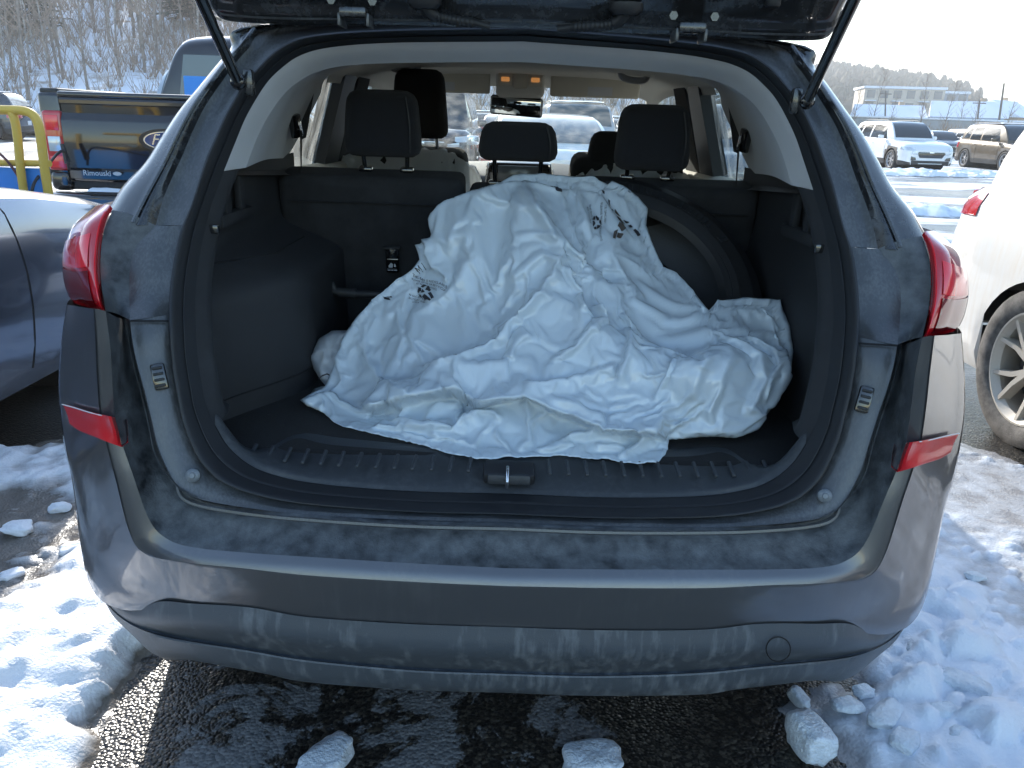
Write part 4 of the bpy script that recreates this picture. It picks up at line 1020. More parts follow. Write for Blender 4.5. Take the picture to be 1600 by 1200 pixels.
def _tps(r): return np.where(r > 0, r * r * np.log(r + 1e-9), 0)
_xy = _c[:, :2] / 200.0
_n = len(_c)
_A = np.zeros((_n + 3, _n + 3)); _A[:_n, :_n] = _tps(np.hypot(_xy[:, None, 0] - _xy[None, :, 0], _xy[:, None, 1] - _xy[None, :, 1])) + np.eye(_n) * 0.02
_A[:_n, _n] = 1; _A[:_n, _n + 1:] = _xy; _A[_n, :_n] = 1; _A[_n + 1:, :_n] = _xy.T
_w = np.linalg.solve(_A, np.concatenate([_c[:, 2], np.zeros(3)]))
def base_depth(x, y):
    X = x / 200.0; Y = y / 200.0
    r = np.hypot(X[:, None] - _xy[None, :, 0], Y[:, None] - _xy[None, :, 1])
    return _tps(r) @ _w[:_n] + _w[_n] + _w[_n + 1] * X + _w[_n + 2] * Y
def seg_dist(x, y, a, b):
    d = b - a; L2 = d @ d + 1e-9
    t = np.clip(((x - a[0]) * d[0] + (y - a[1]) * d[1]) / L2, 0, 1)
    qx = x - a[0] - t * d[0]; qy = y - a[1] - t * d[1]
    s = d[0] * (y - a[1]) - d[1] * (x - a[0])
    return np.hypot(qx, qy), s, t
def fold_disp(x, y):
    D = np.zeros_like(x)
    wx = x + 7 * (fbm(x / 22, y / 22, 2, 5) - 0.5); wy = y + 7 * (fbm(x / 22, y / 22, 2, 9) - 0.5)
    for path, h, wr, wl, p, ta, tb in FOLDS:
        lo = path.min(0) - max(wr, wl) - 6; hi = path.max(0) + max(wr, wl) + 6
        k = np.where((x > lo[0]) & (x < hi[0]) & (y > lo[1]) & (y < hi[1]))[0]
        if len(k) == 0: continue
        X = wx[k]; Y = wy[k]; best = np.full(len(k), 1e9); sg = np.zeros(len(k)); tt = np.zeros(len(k))
        seg = np.hypot(*(path[1:] - path[:-1]).T); cum = np.concatenate([[0], np.cumsum(seg)]); tot = cum[-1]
        for i in range(len(path) - 1):
            d, s, t = seg_dist(X, Y, path[i], path[i + 1])
            n = d < best; best = np.where(n, d, best); sg = np.where(n, s, sg); tt = np.where(n, (cum[i] + t * seg[i]) / tot, tt)
        wd = np.where(sg > 0, wr, wl)
        q = np.clip(1 - best / wd, 0, 1) ** p
        tap = np.clip(tt / ta, 0, 1) * np.clip((1 - tt) / tb, 0, 1); tap = tap * tap * (3 - 2 * tap)
        D[k] += h * q * tap
    for cx, cy, r, h in DENTS:
        D += h * np.exp(-((x - cx) ** 2 + (y - cy) ** 2) / (r * r))
    return D
def crumple(x, y, s):
    wx = x + s * 0.5 * (fbm(x / s, y / s, 3, 31) - 0.5); wy = y + s * 0.5 * (fbm(x / s, y / s, 3, 47) - 0.5)
    d1, d2, _ = worley(wx / s, wy / s, 3)
    return np.clip(1 - (d2 - d1) / 0.45, 0, 1) ** 1.6
def facet(x, y, s, seed, ang):
    wx = x + s * 0.7 * (fbm(x / (s * 1.6), y / (s * 1.6), 2, seed + 5) - 0.5); wy = y + s * 0.7 * (fbm(x / (s * 1.6), y / (s * 1.6), 2, seed + 8) - 0.5)
    c, q = math.cos(ang), math.sin(ang); u = (wx * c - wy * q) / s; v = (wx * q + wy * c) / (s * 1.5)
    ix = np.floor(u); iy = np.floor(v); fx = u - ix; fy = v - iy
    a = _hash(ix, iy, seed); b_ = _hash(ix + 1, iy, seed); c_ = _hash(ix, iy + 1, seed); d = _hash(ix + 1, iy + 1, seed)
    return np.where(fx + fy < 1, a + (b_ - a) * fx + (c_ - a) * fy, d + (c_ - d) * (1 - fx) + (b_ - d) * (1 - fy)) - 0.5
def outline_dist(x, y, out):
    best = np.full(x.shape, 1e9)
    for i in range(len(out)):
        d, _, _ = seg_dist(x, y, out[i], out[(i + 1) % len(out)]); best = np.minimum(best, d)
    return best
def rough_outline(pts, amp=2.2, step=6, seed=1):
    P_ = np.array(pts, float); res = []
    for i in range(len(P_)):
        a = P_[i]; b = P_[(i + 1) % len(P_)]; L = np.hypot(*(b - a)); n = max(1, int(L / step))
        nn = np.array([-(b - a)[1], (b - a)[0]]) / (L + 1e-9)
        for k in range(n):
            t = k / n; q = a * (1 - t) + b * t
            w_ = amp * (fbm(np.array([q[0] / 22]), np.array([q[1] / 22]), 3, seed)[0] - 0.5) * 2
            res.append(q + nn * w_ * (1 if k else 0.5))
    return np.array(res)
def bag_depth(x, y, out, rim=16.0, rimd=0.045):
    D = base_depth(x, y)
    e = outline_dist(x, y, out)
    k = np.clip(e / rim, 0, 1); k2 = np.sqrt(np.clip(1 - (1 - k) ** 2, 0, 1))
    f = fold_disp(x, y)
    c = 0.0035 * crumple(x, y, 74.0) ** 2 + 0.0012 * crumple(x + 500, y, 30.0) ** 2 + 0.024 * facet(x, y, 95.0, 3, 0.6) + 0.0075 * facet(x, y, 42.0, 5, 1.1) + 0.0016 * facet(x, y, 17.0, 9, 0.3)
    return D - (f + c) * np.clip(e / 9, 0.15, 1) + rimd * (1 - k2)
def to_world(x, y, d):
    c, s = math.cos(ROLL), math.sin(ROLL); X = x - 800; Y = 600 - y
    xr = (X * c - Y * s) / FPX; yr = (X * s + Y * c) / FPX
    ry = math.cos(PITCH) + yr * math.sin(PITCH); rz = -math.sin(PITCH) + yr * math.cos(PITCH)
    t = d / ry
    return np.stack([xr * t, d, CAM_H + rz * t], 1)
def inside(x, y, out):
    c = np.zeros(x.shape, bool); n = len(out)
    for i in range(n):
        x0, y0 = out[i]; x1, y1 = out[(i + 1) % n]
        hit = ((y0 > y) != (y1 > y)) & (x < (x1 - x0) * (y - y0) / (y1 - y0 + 1e-12) + x0); c ^= hit
    return c
FLOOR = 0.7015
def sheet(name, outline, depth_fn, mt, parent, step=2.3, back=((6, 0.05), (26, 0.12)), amp=2.2, seed=1):
    out = rough_outline(outline, amp, 5, seed)
    x0, y0 = out.min(0); x1, y1 = out.max(0)
    gx, gy = np.meshgrid(np.arange(x0, x1, step), np.arange(y0, y1, step)); gx = gx.ravel(); gy = gy.ravel()
    rg_ = np.random.RandomState(seed); gx = gx + rg_.uniform(-.3, .3, gx.shape) * step; gy = gy + rg_.uniform(-.3, .3, gy.shape) * step
    k = inside(gx, gy, out); gx = gx[k]; gy = gy[k]; e = outline_dist(gx, gy, out); k = e > 1.6; gx = gx[k]; gy = gy[k]
    n = len(out)
    co = [Vector(p) for p in out] + [Vector((a, b)) for a, b in zip(gx, gy)]
    V2, E2, F2, *_ = delaunay_2d_cdt(co, [(i, (i + 1) % n) for i in range(n)], [], 1, 1e-4)
    v2 = np.array([[v.x, v.y] for v in V2])
    d = depth_fn(v2[:, 0], v2[:, 1], out); W = to_world(v2[:, 0], v2[:, 1], d)
    # keep everything above the cargo floor: slide along the sight line back to the floor
    lowm = W[:, 2] < FLOOR
    if lowm.any():
        c = np.array([0, 0, CAM_H]); t = (FLOOR - CAM_H) / (W[lowm, 2] - CAM_H); W[lowm] = c + (W[lowm] - c) * t[:, None]
    faces = [tuple(f) for f in F2]
    # rim rolled to the back so that the bag has depth from every side
    idx = {}
    for i in range(len(v2)):
        idx[(round(v2[i, 0], 3), round(v2[i, 1], 3))] = i
    ringi = [idx.get((round(p[0], 3), round(p[1], 3))) for p in out]
    if None not in ringi:
        cen = out.mean(0); prev = ringi; Wl = [w_ for w_ in W]
        A = 0.5 * np.sum(out[:, 0] * np.roll(out[:, 1], -1) - np.roll(out[:, 0], -1) * out[:, 1]); sgn = 1 if A > 0 else -1
        for ins, dep in back:
            tang = np.roll(out, -2, 0) - np.roll(out, 2, 0); nn = np.stack([-tang[:, 1], tang[:, 0]], 1) * sgn; nn /= np.linalg.norm(nn, axis=1)[:, None] + 1e-9
            q = out + nn * ins
            w_ = to_world(q[:, 0], q[:, 1], d[ringi] + dep); w_[:, 2] = np.maximum(w_[:, 2], FLOOR)
            st = len(Wl); Wl += [a for a in w_]
            for i in range(n):
                j = (i + 1) % n; faces.append((prev[i], prev[j], st + j, st + i))
            prev = [st + i for i in range(n)]
        W = np.array(Wl)
    o = me(name, W, faces, mt, parent, sharp=None)
    bm = bmesh.new(); bm.from_mesh(o.data); bmesh.ops.recalc_face_normals(bm, faces=bm.faces); bm.to_mesh(o.data); bm.free()
    return o, out

# ---- the big bag: a slightly oversized film that is let buckle and sag over the load
def tri_sheet(outline, step, amp, seed):
    out = rough_outline(outline, amp, 5, seed)
    x0, y0 = out.min(0); x1, y1 = out.max(0)
    gx, gy = np.meshgrid(np.arange(x0, x1, step), np.arange(y0, y1, step * 0.866)); gx = gx + (np.arange(gx.shape[0]) % 2)[:, None] * step * 0.5
    gx = gx.ravel(); gy = gy.ravel(); rg_ = np.random.RandomState(seed); gx = gx + rg_.uniform(-.25, .25, gx.shape) * step; gy = gy + rg_.uniform(-.25, .25, gy.shape) * step
    k = inside(gx, gy, out); gx = gx[k]; gy = gy[k]; k = outline_dist(gx, gy, out) > step * 0.5; gx = gx[k]; gy = gy[k]
    n = len(out)
    V2, E2, F2, *_ = delaunay_2d_cdt([Vector(p) for p in out] + [Vector((a, b)) for a, b in zip(gx, gy)], [(i, (i + 1) % n) for i in range(n)], [], 1, 1e-4)
    return np.array([[v.x, v.y] for v in V2]), [tuple(f) for f in F2], out
def to_floor(W):
    lowm = W[:, 2] < FLOOR
    if lowm.any():
        c = np.array([0, 0, CAM_H]); t = (FLOOR - CAM_H) / (W[lowm, 2] - CAM_H); W[lowm] = c + (W[lowm] - c) * t[:, None]
    return W
def crest_dist(x, y):
    best = np.full(x.shape, 1e9)
    for path, h, wr, wl, p, ta, tb in FOLDS:
        if h < 0.0095: continue
        for i in range(len(path) - 1):
            d, _, _ = seg_dist(x, y, path[i], path[i + 1]); best = np.minimum(best, d)
    return best
def simulate_bag(step=3.1, frames=20, grow=0.068):
    v2, faces, out = tri_sheet(OUT, step, 2.2, 1)
    x, y = v2[:, 0], v2[:, 1]
    e = outline_dist(x, y, out); k = np.clip(e / 16, 0, 1); rim = 0.016 * (1 - np.sqrt(np.clip(1 - (1 - k) ** 2, 0, 1)))
    base = base_depth(x, y)
    d0 = base - (FS * fold_disp(x, y) + 0.012 * facet(x, y, 90.0, 3, 0.6) + 0.003 * facet(x, y, 36.0, 5, 1.1)) * np.clip(e / 9, 0.1, 1) + rim - 0.012
    W = to_floor(to_world(x, y, d0)); W[:, 2] += 0.004
    m = bpy.data.meshes.new('plastic_bag'); m.from_pydata([tuple(p) for p in W], [], faces); m.update()
    o = bpy.data.objects.new('plastic_bag', m); COL.objects.link(o)
    # what the film rests on: the load and the cargo floor
    cv2, cf, cout = tri_sheet(OUT, 15, 0.5, 2); cd = base_depth(cv2[:, 0], cv2[:, 1]) + 0.02; CW = to_world(cv2[:, 0], cv2[:, 1], cd)
    cm_ = bpy.data.meshes.new('load'); cm_.from_pydata([tuple(p) for p in CW], [], cf); co_ = bpy.data.objects.new('load', cm_); COL.objects.link(co_)
    fm = bpy.data.meshes.new('flr'); fm.from_pydata([(-1, 1.2, 0.7), (1, 1.2, 0.7), (1, 2.3, 0.7), (-1, 2.3, 0.7)], [], [(0, 1, 2, 3)]); fo = bpy.data.objects.new('flr', fm); COL.objects.link(fo)
    for q in (co_, fo):
        md = q.modifiers.new('c', 'COLLISION'); q.collision.thickness_outer = 0.003; q.collision.cloth_friction = 25; q.collision.damping = 0.6
    vg = o.vertex_groups.new(name='pin')
    for i in np.where(e < 0.8)[0]: vg.add([int(i)], 0.8, 'REPLACE')
    crd = crest_dist(x, y)
    for i in np.where((e >= 0.8) & (crd < step * 0.75))[0]: vg.add([int(i)], PINW, 'REPLACE')
    cl = o.modifiers.new('cloth', 'CLOTH'); cs = cl.settings
    cs.quality = 5; cs.mass = 0.06; cs.air_damping = 2.0; cs.tension_stiffness = 25; cs.compression_stiffness = 25; cs.shear_stiffness = 12; cs.bending_stiffness = 1.9
    cs.tension_damping = 8; cs.compression_damping = 8; cs.shear_damping = 8; cs.bending_damping = 0.5
    cs.effector_weights.gravity = GRAV; cs.shrink_min = -grow; cs.vertex_group_mass = 'pin'; cs.pin_stiffness = 1.0
    cl.collision_settings.distance_min = 0.003; cl.collision_settings.collision_quality = 2; cl.collision_settings.use_self_collision = SELFC; cl.collision_settings.self_distance_min = 0.003
    cl.point_cache.frame_start = 1; cl.point_cache.frame_end = frames + 2
    S.frame_start = 1; S.frame_end = frames + 2
    for f in range(1, frames + 1): S.frame_set(f)
    dg = bpy.context.evaluated_depsgraph_get(); ev = o.evaluated_get(dg); em = ev.to_mesh()
    P3 = np.empty(len(em.vertices) * 3); em.vertices.foreach_get('co', P3); P3 = P3.reshape(-1, 3).copy(); ev.to_mesh_clear()
    for q in (o, co_, fo):
        d_ = q.data; bpy.data.objects.remove(q); bpy.data.meshes.remove(d_)
    S.frame_set(1)
    return v2, faces, out, P3
FS = 1.5; SELFC = False; PINW = 0.30; GRAV = 0.40
BV2, BF, BOUT, BP3 = simulate_bag()
def relax(P, faces, it, lam):
    e = np.array([(f[i], f[(i + 1) % 3]) for f in faces for i in range(3)])
    for _ in range(it):
        s_ = np.zeros_like(P); c = np.zeros(len(P))
        np.add.at(s_, e[:, 0], P[e[:, 1]]); np.add.at(c, e[:, 0], 1); np.add.at(s_, e[:, 1], P[e[:, 0]]); np.add.at(c, e[:, 1], 1)
        P = P * (1 - lam) + lam * s_ / c[:, None]
    return P
BP3 = relax(BP3, BF, 1, 0.40)

from mathutils.bvhtree import BVHTree
def finish_bag():
    n = len(BOUT); idx = {(round(p[0], 3), round(p[1], 3)): i for i, p in enumerate(BV2)}
    ringi = [idx.get((round(p[0], 3), round(p[1], 3))) for p in BOUT]
    W = [p for p in BP3]; faces = list(BF)
    ringi = [r_ for r_ in ringi if r_ is not None]; n = len(ringi)
    q0 = BV2[ringi]; A = 0.5 * np.sum(q0[:, 0] * np.roll(q0[:, 1], -1) - np.roll(q0[:, 0], -1) * q0[:, 1]); sgn = 1 if A > 0 else -1
    tang = np.roll(q0, -2, 0) - np.roll(q0, 2, 0); nn = np.stack([-tang[:, 1], tang[:, 0]], 1) * sgn; nn /= np.linalg.norm(nn, axis=1)[:, None] + 1e-9
    prev = ringi; dep0 = BP3[ringi][:, 1]
    for ins, dep in ((3, 0.012), (8, 0.05), (30, 0.12)):
        q = q0 + nn * ins; w_ = to_world(q[:, 0], q[:, 1], dep0 + dep); w_[:, 2] = np.maximum(w_[:, 2], FLOOR)
        st = len(W); W += [a for a in w_]
        for i in range(n):
            j = (i + 1) % n; faces.append((prev[i], prev[j], st + j, st + i))
        prev = [st + i for i in range(n)]
    o = me('plastic_bag', W, faces, MAT['bag_white'], None, sharp=None)
    bm = bmesh.new(); bm.from_mesh(o.data); bmesh.ops.recalc_face_normals(bm, faces=bm.faces); bm.to_mesh(o.data); bm.free()
    return o
bag = finish_bag()
tag(bag, 'crumpled white plastic tyre bag heaped across the dark cargo floor', 'plastic bag')
_flat = BVHTree.FromPolygons([Vector((p[0], p[1], 0)) for p in BV2], [f for f in BF])
def on_bag(pts, lift=0.002):
    res = []
    for x, y in pts:
        hit, nrm_, fi, _d = _flat.find_nearest(Vector((x, y, 0)))
        a, b_, c = BF[fi][:3]
        P2 = BV2[[a, b_, c]]; T = np.array([[P2[1, 0] - P2[0, 0], P2[2, 0] - P2[0, 0]], [P2[1, 1] - P2[0, 1], P2[2, 1] - P2[0, 1]]])
        uv = np.linalg.solve(T, np.array([hit.x - P2[0, 0], hit.y - P2[0, 1]]))
        A_, B_, C_ = BP3[a], BP3[b_], BP3[c]; p = A_ + (B_ - A_) * uv[0] + (C_ - A_) * uv[1]
        nv = np.cross(B_ - A_, C_ - A_); nv /= np.linalg.norm(nv) + 1e-12
        tc_ = np.array([0, 0, CAM_H]) - p
        if nv @ tc_ < 0: nv = -nv
        res.append(p + nv * lift)
    return np.array(res)
def decal(name, polys, mt, lift=0.0022, fine=3.0, parent=None):
    """flat print pressed onto the bag: outlines in photo pixels, cut into small pieces that follow the folds"""
    bm = bmesh.new()
    for pl in polys:
        try: bm.faces.new([bm.verts.new((x, y, 0)) for x, y in pl])
        except ValueError: pass
    bmesh.ops.triangulate(bm, faces=bm.faces[:])
    for _ in range(4):
        es = [e for e in bm.edges if e.calc_length() > fine]
        if not es: break
        bmesh.ops.subdivide_edges(bm, edges=es, cuts=1)
        bmesh.ops.triangulate(bm, faces=[f for f in bm.faces if len(f.verts) > 3])
    co = np.array([[v.co.x, v.co.y] for v in bm.verts]); W = on_bag(co, lift)
    for v, w_ in zip(bm.verts, W): v.co = w_
    o = bmo(name, bm, mt, parent, sharp=None)
    if name == 'print_text': o['kind'] = 'stuff'
    return o
def text_polys(txt, size, cx, cy, ang, sx=1.0):
    V, F = text_vf(txt, size); c, s = math.cos(R(ang)), math.sin(R(ang)); out = []
    P2 = [(cx + v.x * sx * c + v.y * s, cy + v.x * sx * s - v.y * c) for v in V]
    return [[P2[i] for i in f] for f in F]
def recycle(cx, cy, r, ang):
    polys = []
    for k in range(3):
        a = R(ang + 120 * k)
        def T(x, y): return (cx + r * (x * math.cos(a) - y * math.sin(a)), cy + r * (x * math.sin(a) + y * math.cos(a)))
        polys.append([T(-0.62, -0.58), T(-0.30, -0.98), T(0.06, -0.98), T(-0.20, -0.46)])
        polys.append([T(0.16, -0.98), T(0.40, -0.98), T(0.66, -0.56), T(0.80, -0.62), T(0.62, -0.18), T(0.14, -0.26), T(0.30, -0.36)])
    return polys
decal('recycling_symbol', recycle(657, 448, 11.5, 8) + [[(655, 444), (659, 449), (653, 450)]], MAT['bag_print'], parent=bag)
decal('print_text', text_polys('THIS BAG IS RECYCLABLE', 4.6, 663, 429.5, 11, 0.95) + text_polys('PLEASE REUSE OR RECYCLE', 4.4, 661, 434, 11, 0.9) + text_polys('AT PARTICIPATING', 4.0, 659, 438.5, 11, 0.9)
      + text_polys('CE SAC EST RE', 4.2, 643, 456, 14) + text_polys('RECYCLEZ SVP', 4.2, 642, 461, 14) + text_polys('LDPE 4', 3.8, 642, 465.5, 14), MAT['bag_print'], 0.002, 2.0, parent=bag)
decal('print_lettering', text_polys('M', 12, 649, 416, -42, 0.9), MAT['bag_print'], parent=bag); decal('print_lettering', text_polys('I', 12, 655, 410.5, -42, 0.9), MAT['bag_print'], parent=bag)
decal('recycling_symbol', recycle(941, 329, 9.0, 95), MAT['bag_print'], parent=bag)
decal('print_text', text_polys('THIS BAG IS', 4.2, 931, 316, 82) + text_polys('RECYCLABLE', 4.2, 927, 321, 84) + text_polys('PLEASE REUSE OR RECYCLE', 4.0, 950, 332, 86) + text_polys('CE SAC EST', 4.0, 955, 322, 86), MAT['bag_print'], 0.002, 2.0, parent=bag)
BR = lambda q: [(900 + x * 0.1, 270 + y * 0.1) for x, y in q]
decal('print_lettering', [BR(q) for q in ([(735,510),(820,545),(870,660),(800,640),(735,600)], [(740,670),(860,735),(800,790),(725,720)], [(690,770),(740,760),(720,900),(670,890)], [(745,800),(830,810),(800,870),(735,880)], [(735,415),(790,470),(830,530),(740,470)])], MAT['bag_print_brown'], parent=bag)
decal('print_lettering', [BR(q) for q in ([(860,575),(940,630),(890,640)], [(905,690),(950,670),(980,720),(930,730)], [(965,770),(1005,760),(1070,880),(1025,885)], [(615,290),(650,310),(650,400),(632,405)], [(650,430),(670,440),(675,515),(655,500)], [(470,205),(520,215),(545,245),(505,235)])], MAT['bag_print'], parent=bag)
decal('print_lettering', [[(858, 281), (872, 283), (877, 291), (868, 291), (862, 285)]], MAT['bag_print'], parent=bag)
decal('print_lettering', [[(592, 459), (602, 460), (604, 463), (594, 462)], [(598, 457), (605, 457), (606, 459), (600, 459)]], MAT['bag_print'], parent=bag)
# soft creases of the second, thinner bag on the left
def small_depth(x, y, out):
    e = outline_dist(x, y, out); k = np.clip(e / 12, 0, 1); k2 = np.sqrt(np.clip(1 - (1 - k) ** 2, 0, 1))
    return 1.80 - (y - 515) / 85 * 0.12 - 0.010 * crumple(x, y, 26) - 0.02 * (fbm(x / 20, y / 20, 3, 4) - 0.5) + 0.04 * (1 - k2)
sb, SOUT = sheet('plastic_bag', [(483,560),(497,530),(518,517),(545,516),(560,535),(556,575),(530,600),(512,606),(500,592),(490,577)], small_depth, MAT['bag_sheer'], None, step=3, amp=1.5, seed=5)
tag(sb, 'small greyish see-through bag end tucked behind the left of the white heap', 'plastic bag')
me('print_stripe', [tuple(v) for v in to_world(np.array([497, 503, 511, 515, 515, 511, 503, 497.0]), np.array([592, 586, 583, 585, 587.5, 585.5, 588.5, 594.0]), np.full(8, 1.655))], [(0, 1, 6, 7), (1, 2, 5, 6), (2, 3, 4, 5)], MAT['bag_print'], sb, smooth=False)

# the tyre behind the bags, leaning on the seat
tyre = empty('tyre', (0, 0, 0), label='bare black tyre leaning against the rear seat behind the white bag', cat='tyre')
tr_r = 0.35; tw_ = 0.18
tp = [(tr_r * 0.66, -tw_ * 0.36), (tr_r * 0.69, -tw_ * 0.46), (tr_r * 0.73, -tw_ * 0.485), (tr_r * 0.735, -tw_ * 0.475), (tr_r * 0.78, -tw_ * 0.50), (tr_r * 0.785, -tw_ * 0.49), (tr_r * 0.88, -tw_ * 0.49), (tr_r * 0.885, -tw_ * 0.475), (tr_r * 0.96, -tw_ * 0.42),
      (tr_r * 0.995, -tw_ * 0.30), (tr_r, -tw_ * 0.17), (tr_r * 0.975, -tw_ * 0.16), (tr_r * 0.975, -tw_ * 0.13), (tr_r, -tw_ * 0.12), (tr_r, tw_ * 0.12), (tr_r * 0.975, tw_ * 0.13), (tr_r * 0.975, tw_ * 0.16), (tr_r, tw_ * 0.17),
      (tr_r * 0.995, tw_ * 0.30), (tr_r * 0.96, tw_ * 0.42), (tr_r * 0.88, tw_ * 0.49), (tr_r * 0.78, tw_ * 0.50), (tr_r * 0.69, tw_ * 0.46), (tr_r * 0.66, tw_ * 0.36), (tr_r * 0.70, tw_ * 0.3), (tr_r * 0.92, 0.0), (tr_r * 0.70, -tw_ * 0.3), (tr_r * 0.66, -tw_ * 0.36)]
V, F = lathe_vf(tp, 96, 'z')
car_ = me('carcass', V, F, MAT['tyre_clean'], tyre, sharp=28)
# raised lettering blocks along the sidewall
lv = []
for k in range(46):
    an = R(20 + k * 3.0 + (8 if k % 9 > 6 else 0)); rr_ = tr_r * 0.835; 
    if k % 9 == 8: continue
    c, s = math.cos(an), math.sin(an); h_ = 0.011; w2 = 0.0045
    pv = []
    for du, dr in ((-w2, -h_), (w2, -h_), (w2, h_), (-w2, h_)):
        pv.append((c * (rr_ + dr) - s * du, s * (rr_ + dr) + c * du))
    z0, z1 = -tw_ * 0.489, -tw_ * 0.505
    vv = [(x, y, z0) for x, y in pv] + [(x, y, z1) for x, y in pv]
    lv.append((vv, [(4, 7, 6, 5), (0, 1, 5, 4), (1, 2, 6, 5), (2, 3, 7, 6), (3, 0, 4, 7)]))
V, F = join_vf(lv); tag(me('sidewall_lettering', V, F, MAT['rubber'], tyre, smooth=False), kind='stuff')
# orientation: its open side faces up and back to the tailgate
nrm = Vector((0.12, -0.66, 0.75)).normalized()       # the -Z side of the tyre
ctr = Vector((0.262, 1.895, 0.905))
tyre.rotation_euler = (-nrm).to_track_quat('Z', 'Y').to_euler(); tyre.location = ctr

# snow brush: forked handle with round shaft, half hidden behind the bag
brush = empty('snow_brush', AY(560, 462, 2.0), label='black forked handle with a round shaft lying behind the left of the bag', cat='snow brush')
bl_ = brush.location
def rel(px, py, Y): return AY(px, py, Y) - bl_
tube('shaft', [rel(545, 459, 2.0), rel(700, 463, 1.98)], 0.011, MAT['rubber'], brush, 12)
tube('handle', crom([rel(497, 434, 2.02), rel(512, 438, 2.01), rel(521, 448, 2.0), rel(522, 456, 2.0), rel(512, 462, 2.0)], 16), [0.004 + 0.005 * math.sin(math.pi * i / 15) for i in range(16)], MAT['black_plastic'], brush, 8)
tube('handle_neck', [rel(520, 454, 2.0), rel(535, 457, 2.0), rel(556, 459, 2.0)], [0.009, 0.012, 0.014], MAT['black_plastic'], brush, 10)
# ================================================================ other vehicles
def paint(name, col, metal=0.3, rough=0.3, dust=0.0, dcol=(0.35, 0.32, 0.28), dlo=0.5, dhi=0.8):
    return mat(name, col, rough, metal, 0.9, dust=dust, dcol=dcol, dscale=3.0, streak=True, dlo=dlo, dhi=dhi)
paint('paint_bluegrey', (0.13, 0.16, 0.22), 0.7, 0.16)
paint('paint_white', (0.72, 0.73, 0.74), 0.0, 0.3)
paint('paint_white_dirty', (0.74, 0.72, 0.68), 0.0, 0.35, dust=0.5, dcol=(0.56, 0.45, 0.32), dlo=0.36, dhi=0.66)
paint('paint_black', (0.006, 0.006, 0.008), 0.1, 0.14)
paint('paint_brown', (0.085, 0.062, 0.035), 0.4, 0.35, dust=0.3)
paint('paint_navy', (0.02, 0.035, 0.055), 0.4, 0.25)
paint('paint_silver', (0.42, 0.45, 0.47), 0.6, 0.3)
paint('paint_steel', (0.16, 0.20, 0.25), 0.5, 0.3)
paint('paint_red', (0.25, 0.02, 0.02), 0.3, 0.3)
mat('snow_cap', (0.80, 0.83, 0.87), 0.8, bump=0.5, bscale=40)

SEDAN = dict(L=4.65, W=1.82, roof=1.44, ride=0.19, r=0.33, ax=(0.98, 3.66), belt=[(0, 0.86), (0.15, 0.96), (0.55, 1.0), (1.0, 0.985), (2.4, 0.94), (3.15, 0.93), (3.6, 0.90), (4.2, 0.80), (4.5, 0.70), (4.65, 0.60)],
             gh=(0.42, 1.45, 2.55, 3.35), clad=False, wheel='sedan')
SUVP = dict(L=4.6, W=1.86, roof=1.67, ride=0.22, r=0.36, ax=(0.92, 3.62), belt=[(0, 0.92), (0.12, 1.06), (0.4, 1.10), (1.5, 1.08), (2.9, 1.05), (3.3, 1.04), (3.9, 0.99), (4.35, 0.90), (4.52, 0.80), (4.6, 0.70)],
            gh=(0.10, 0.55, 2.55, 3.35), clad=True, wheel='suv')
def lerp_tab(tab, s): return float(np.interp(s, [a for a, b in tab], [b for a, b in tab]))
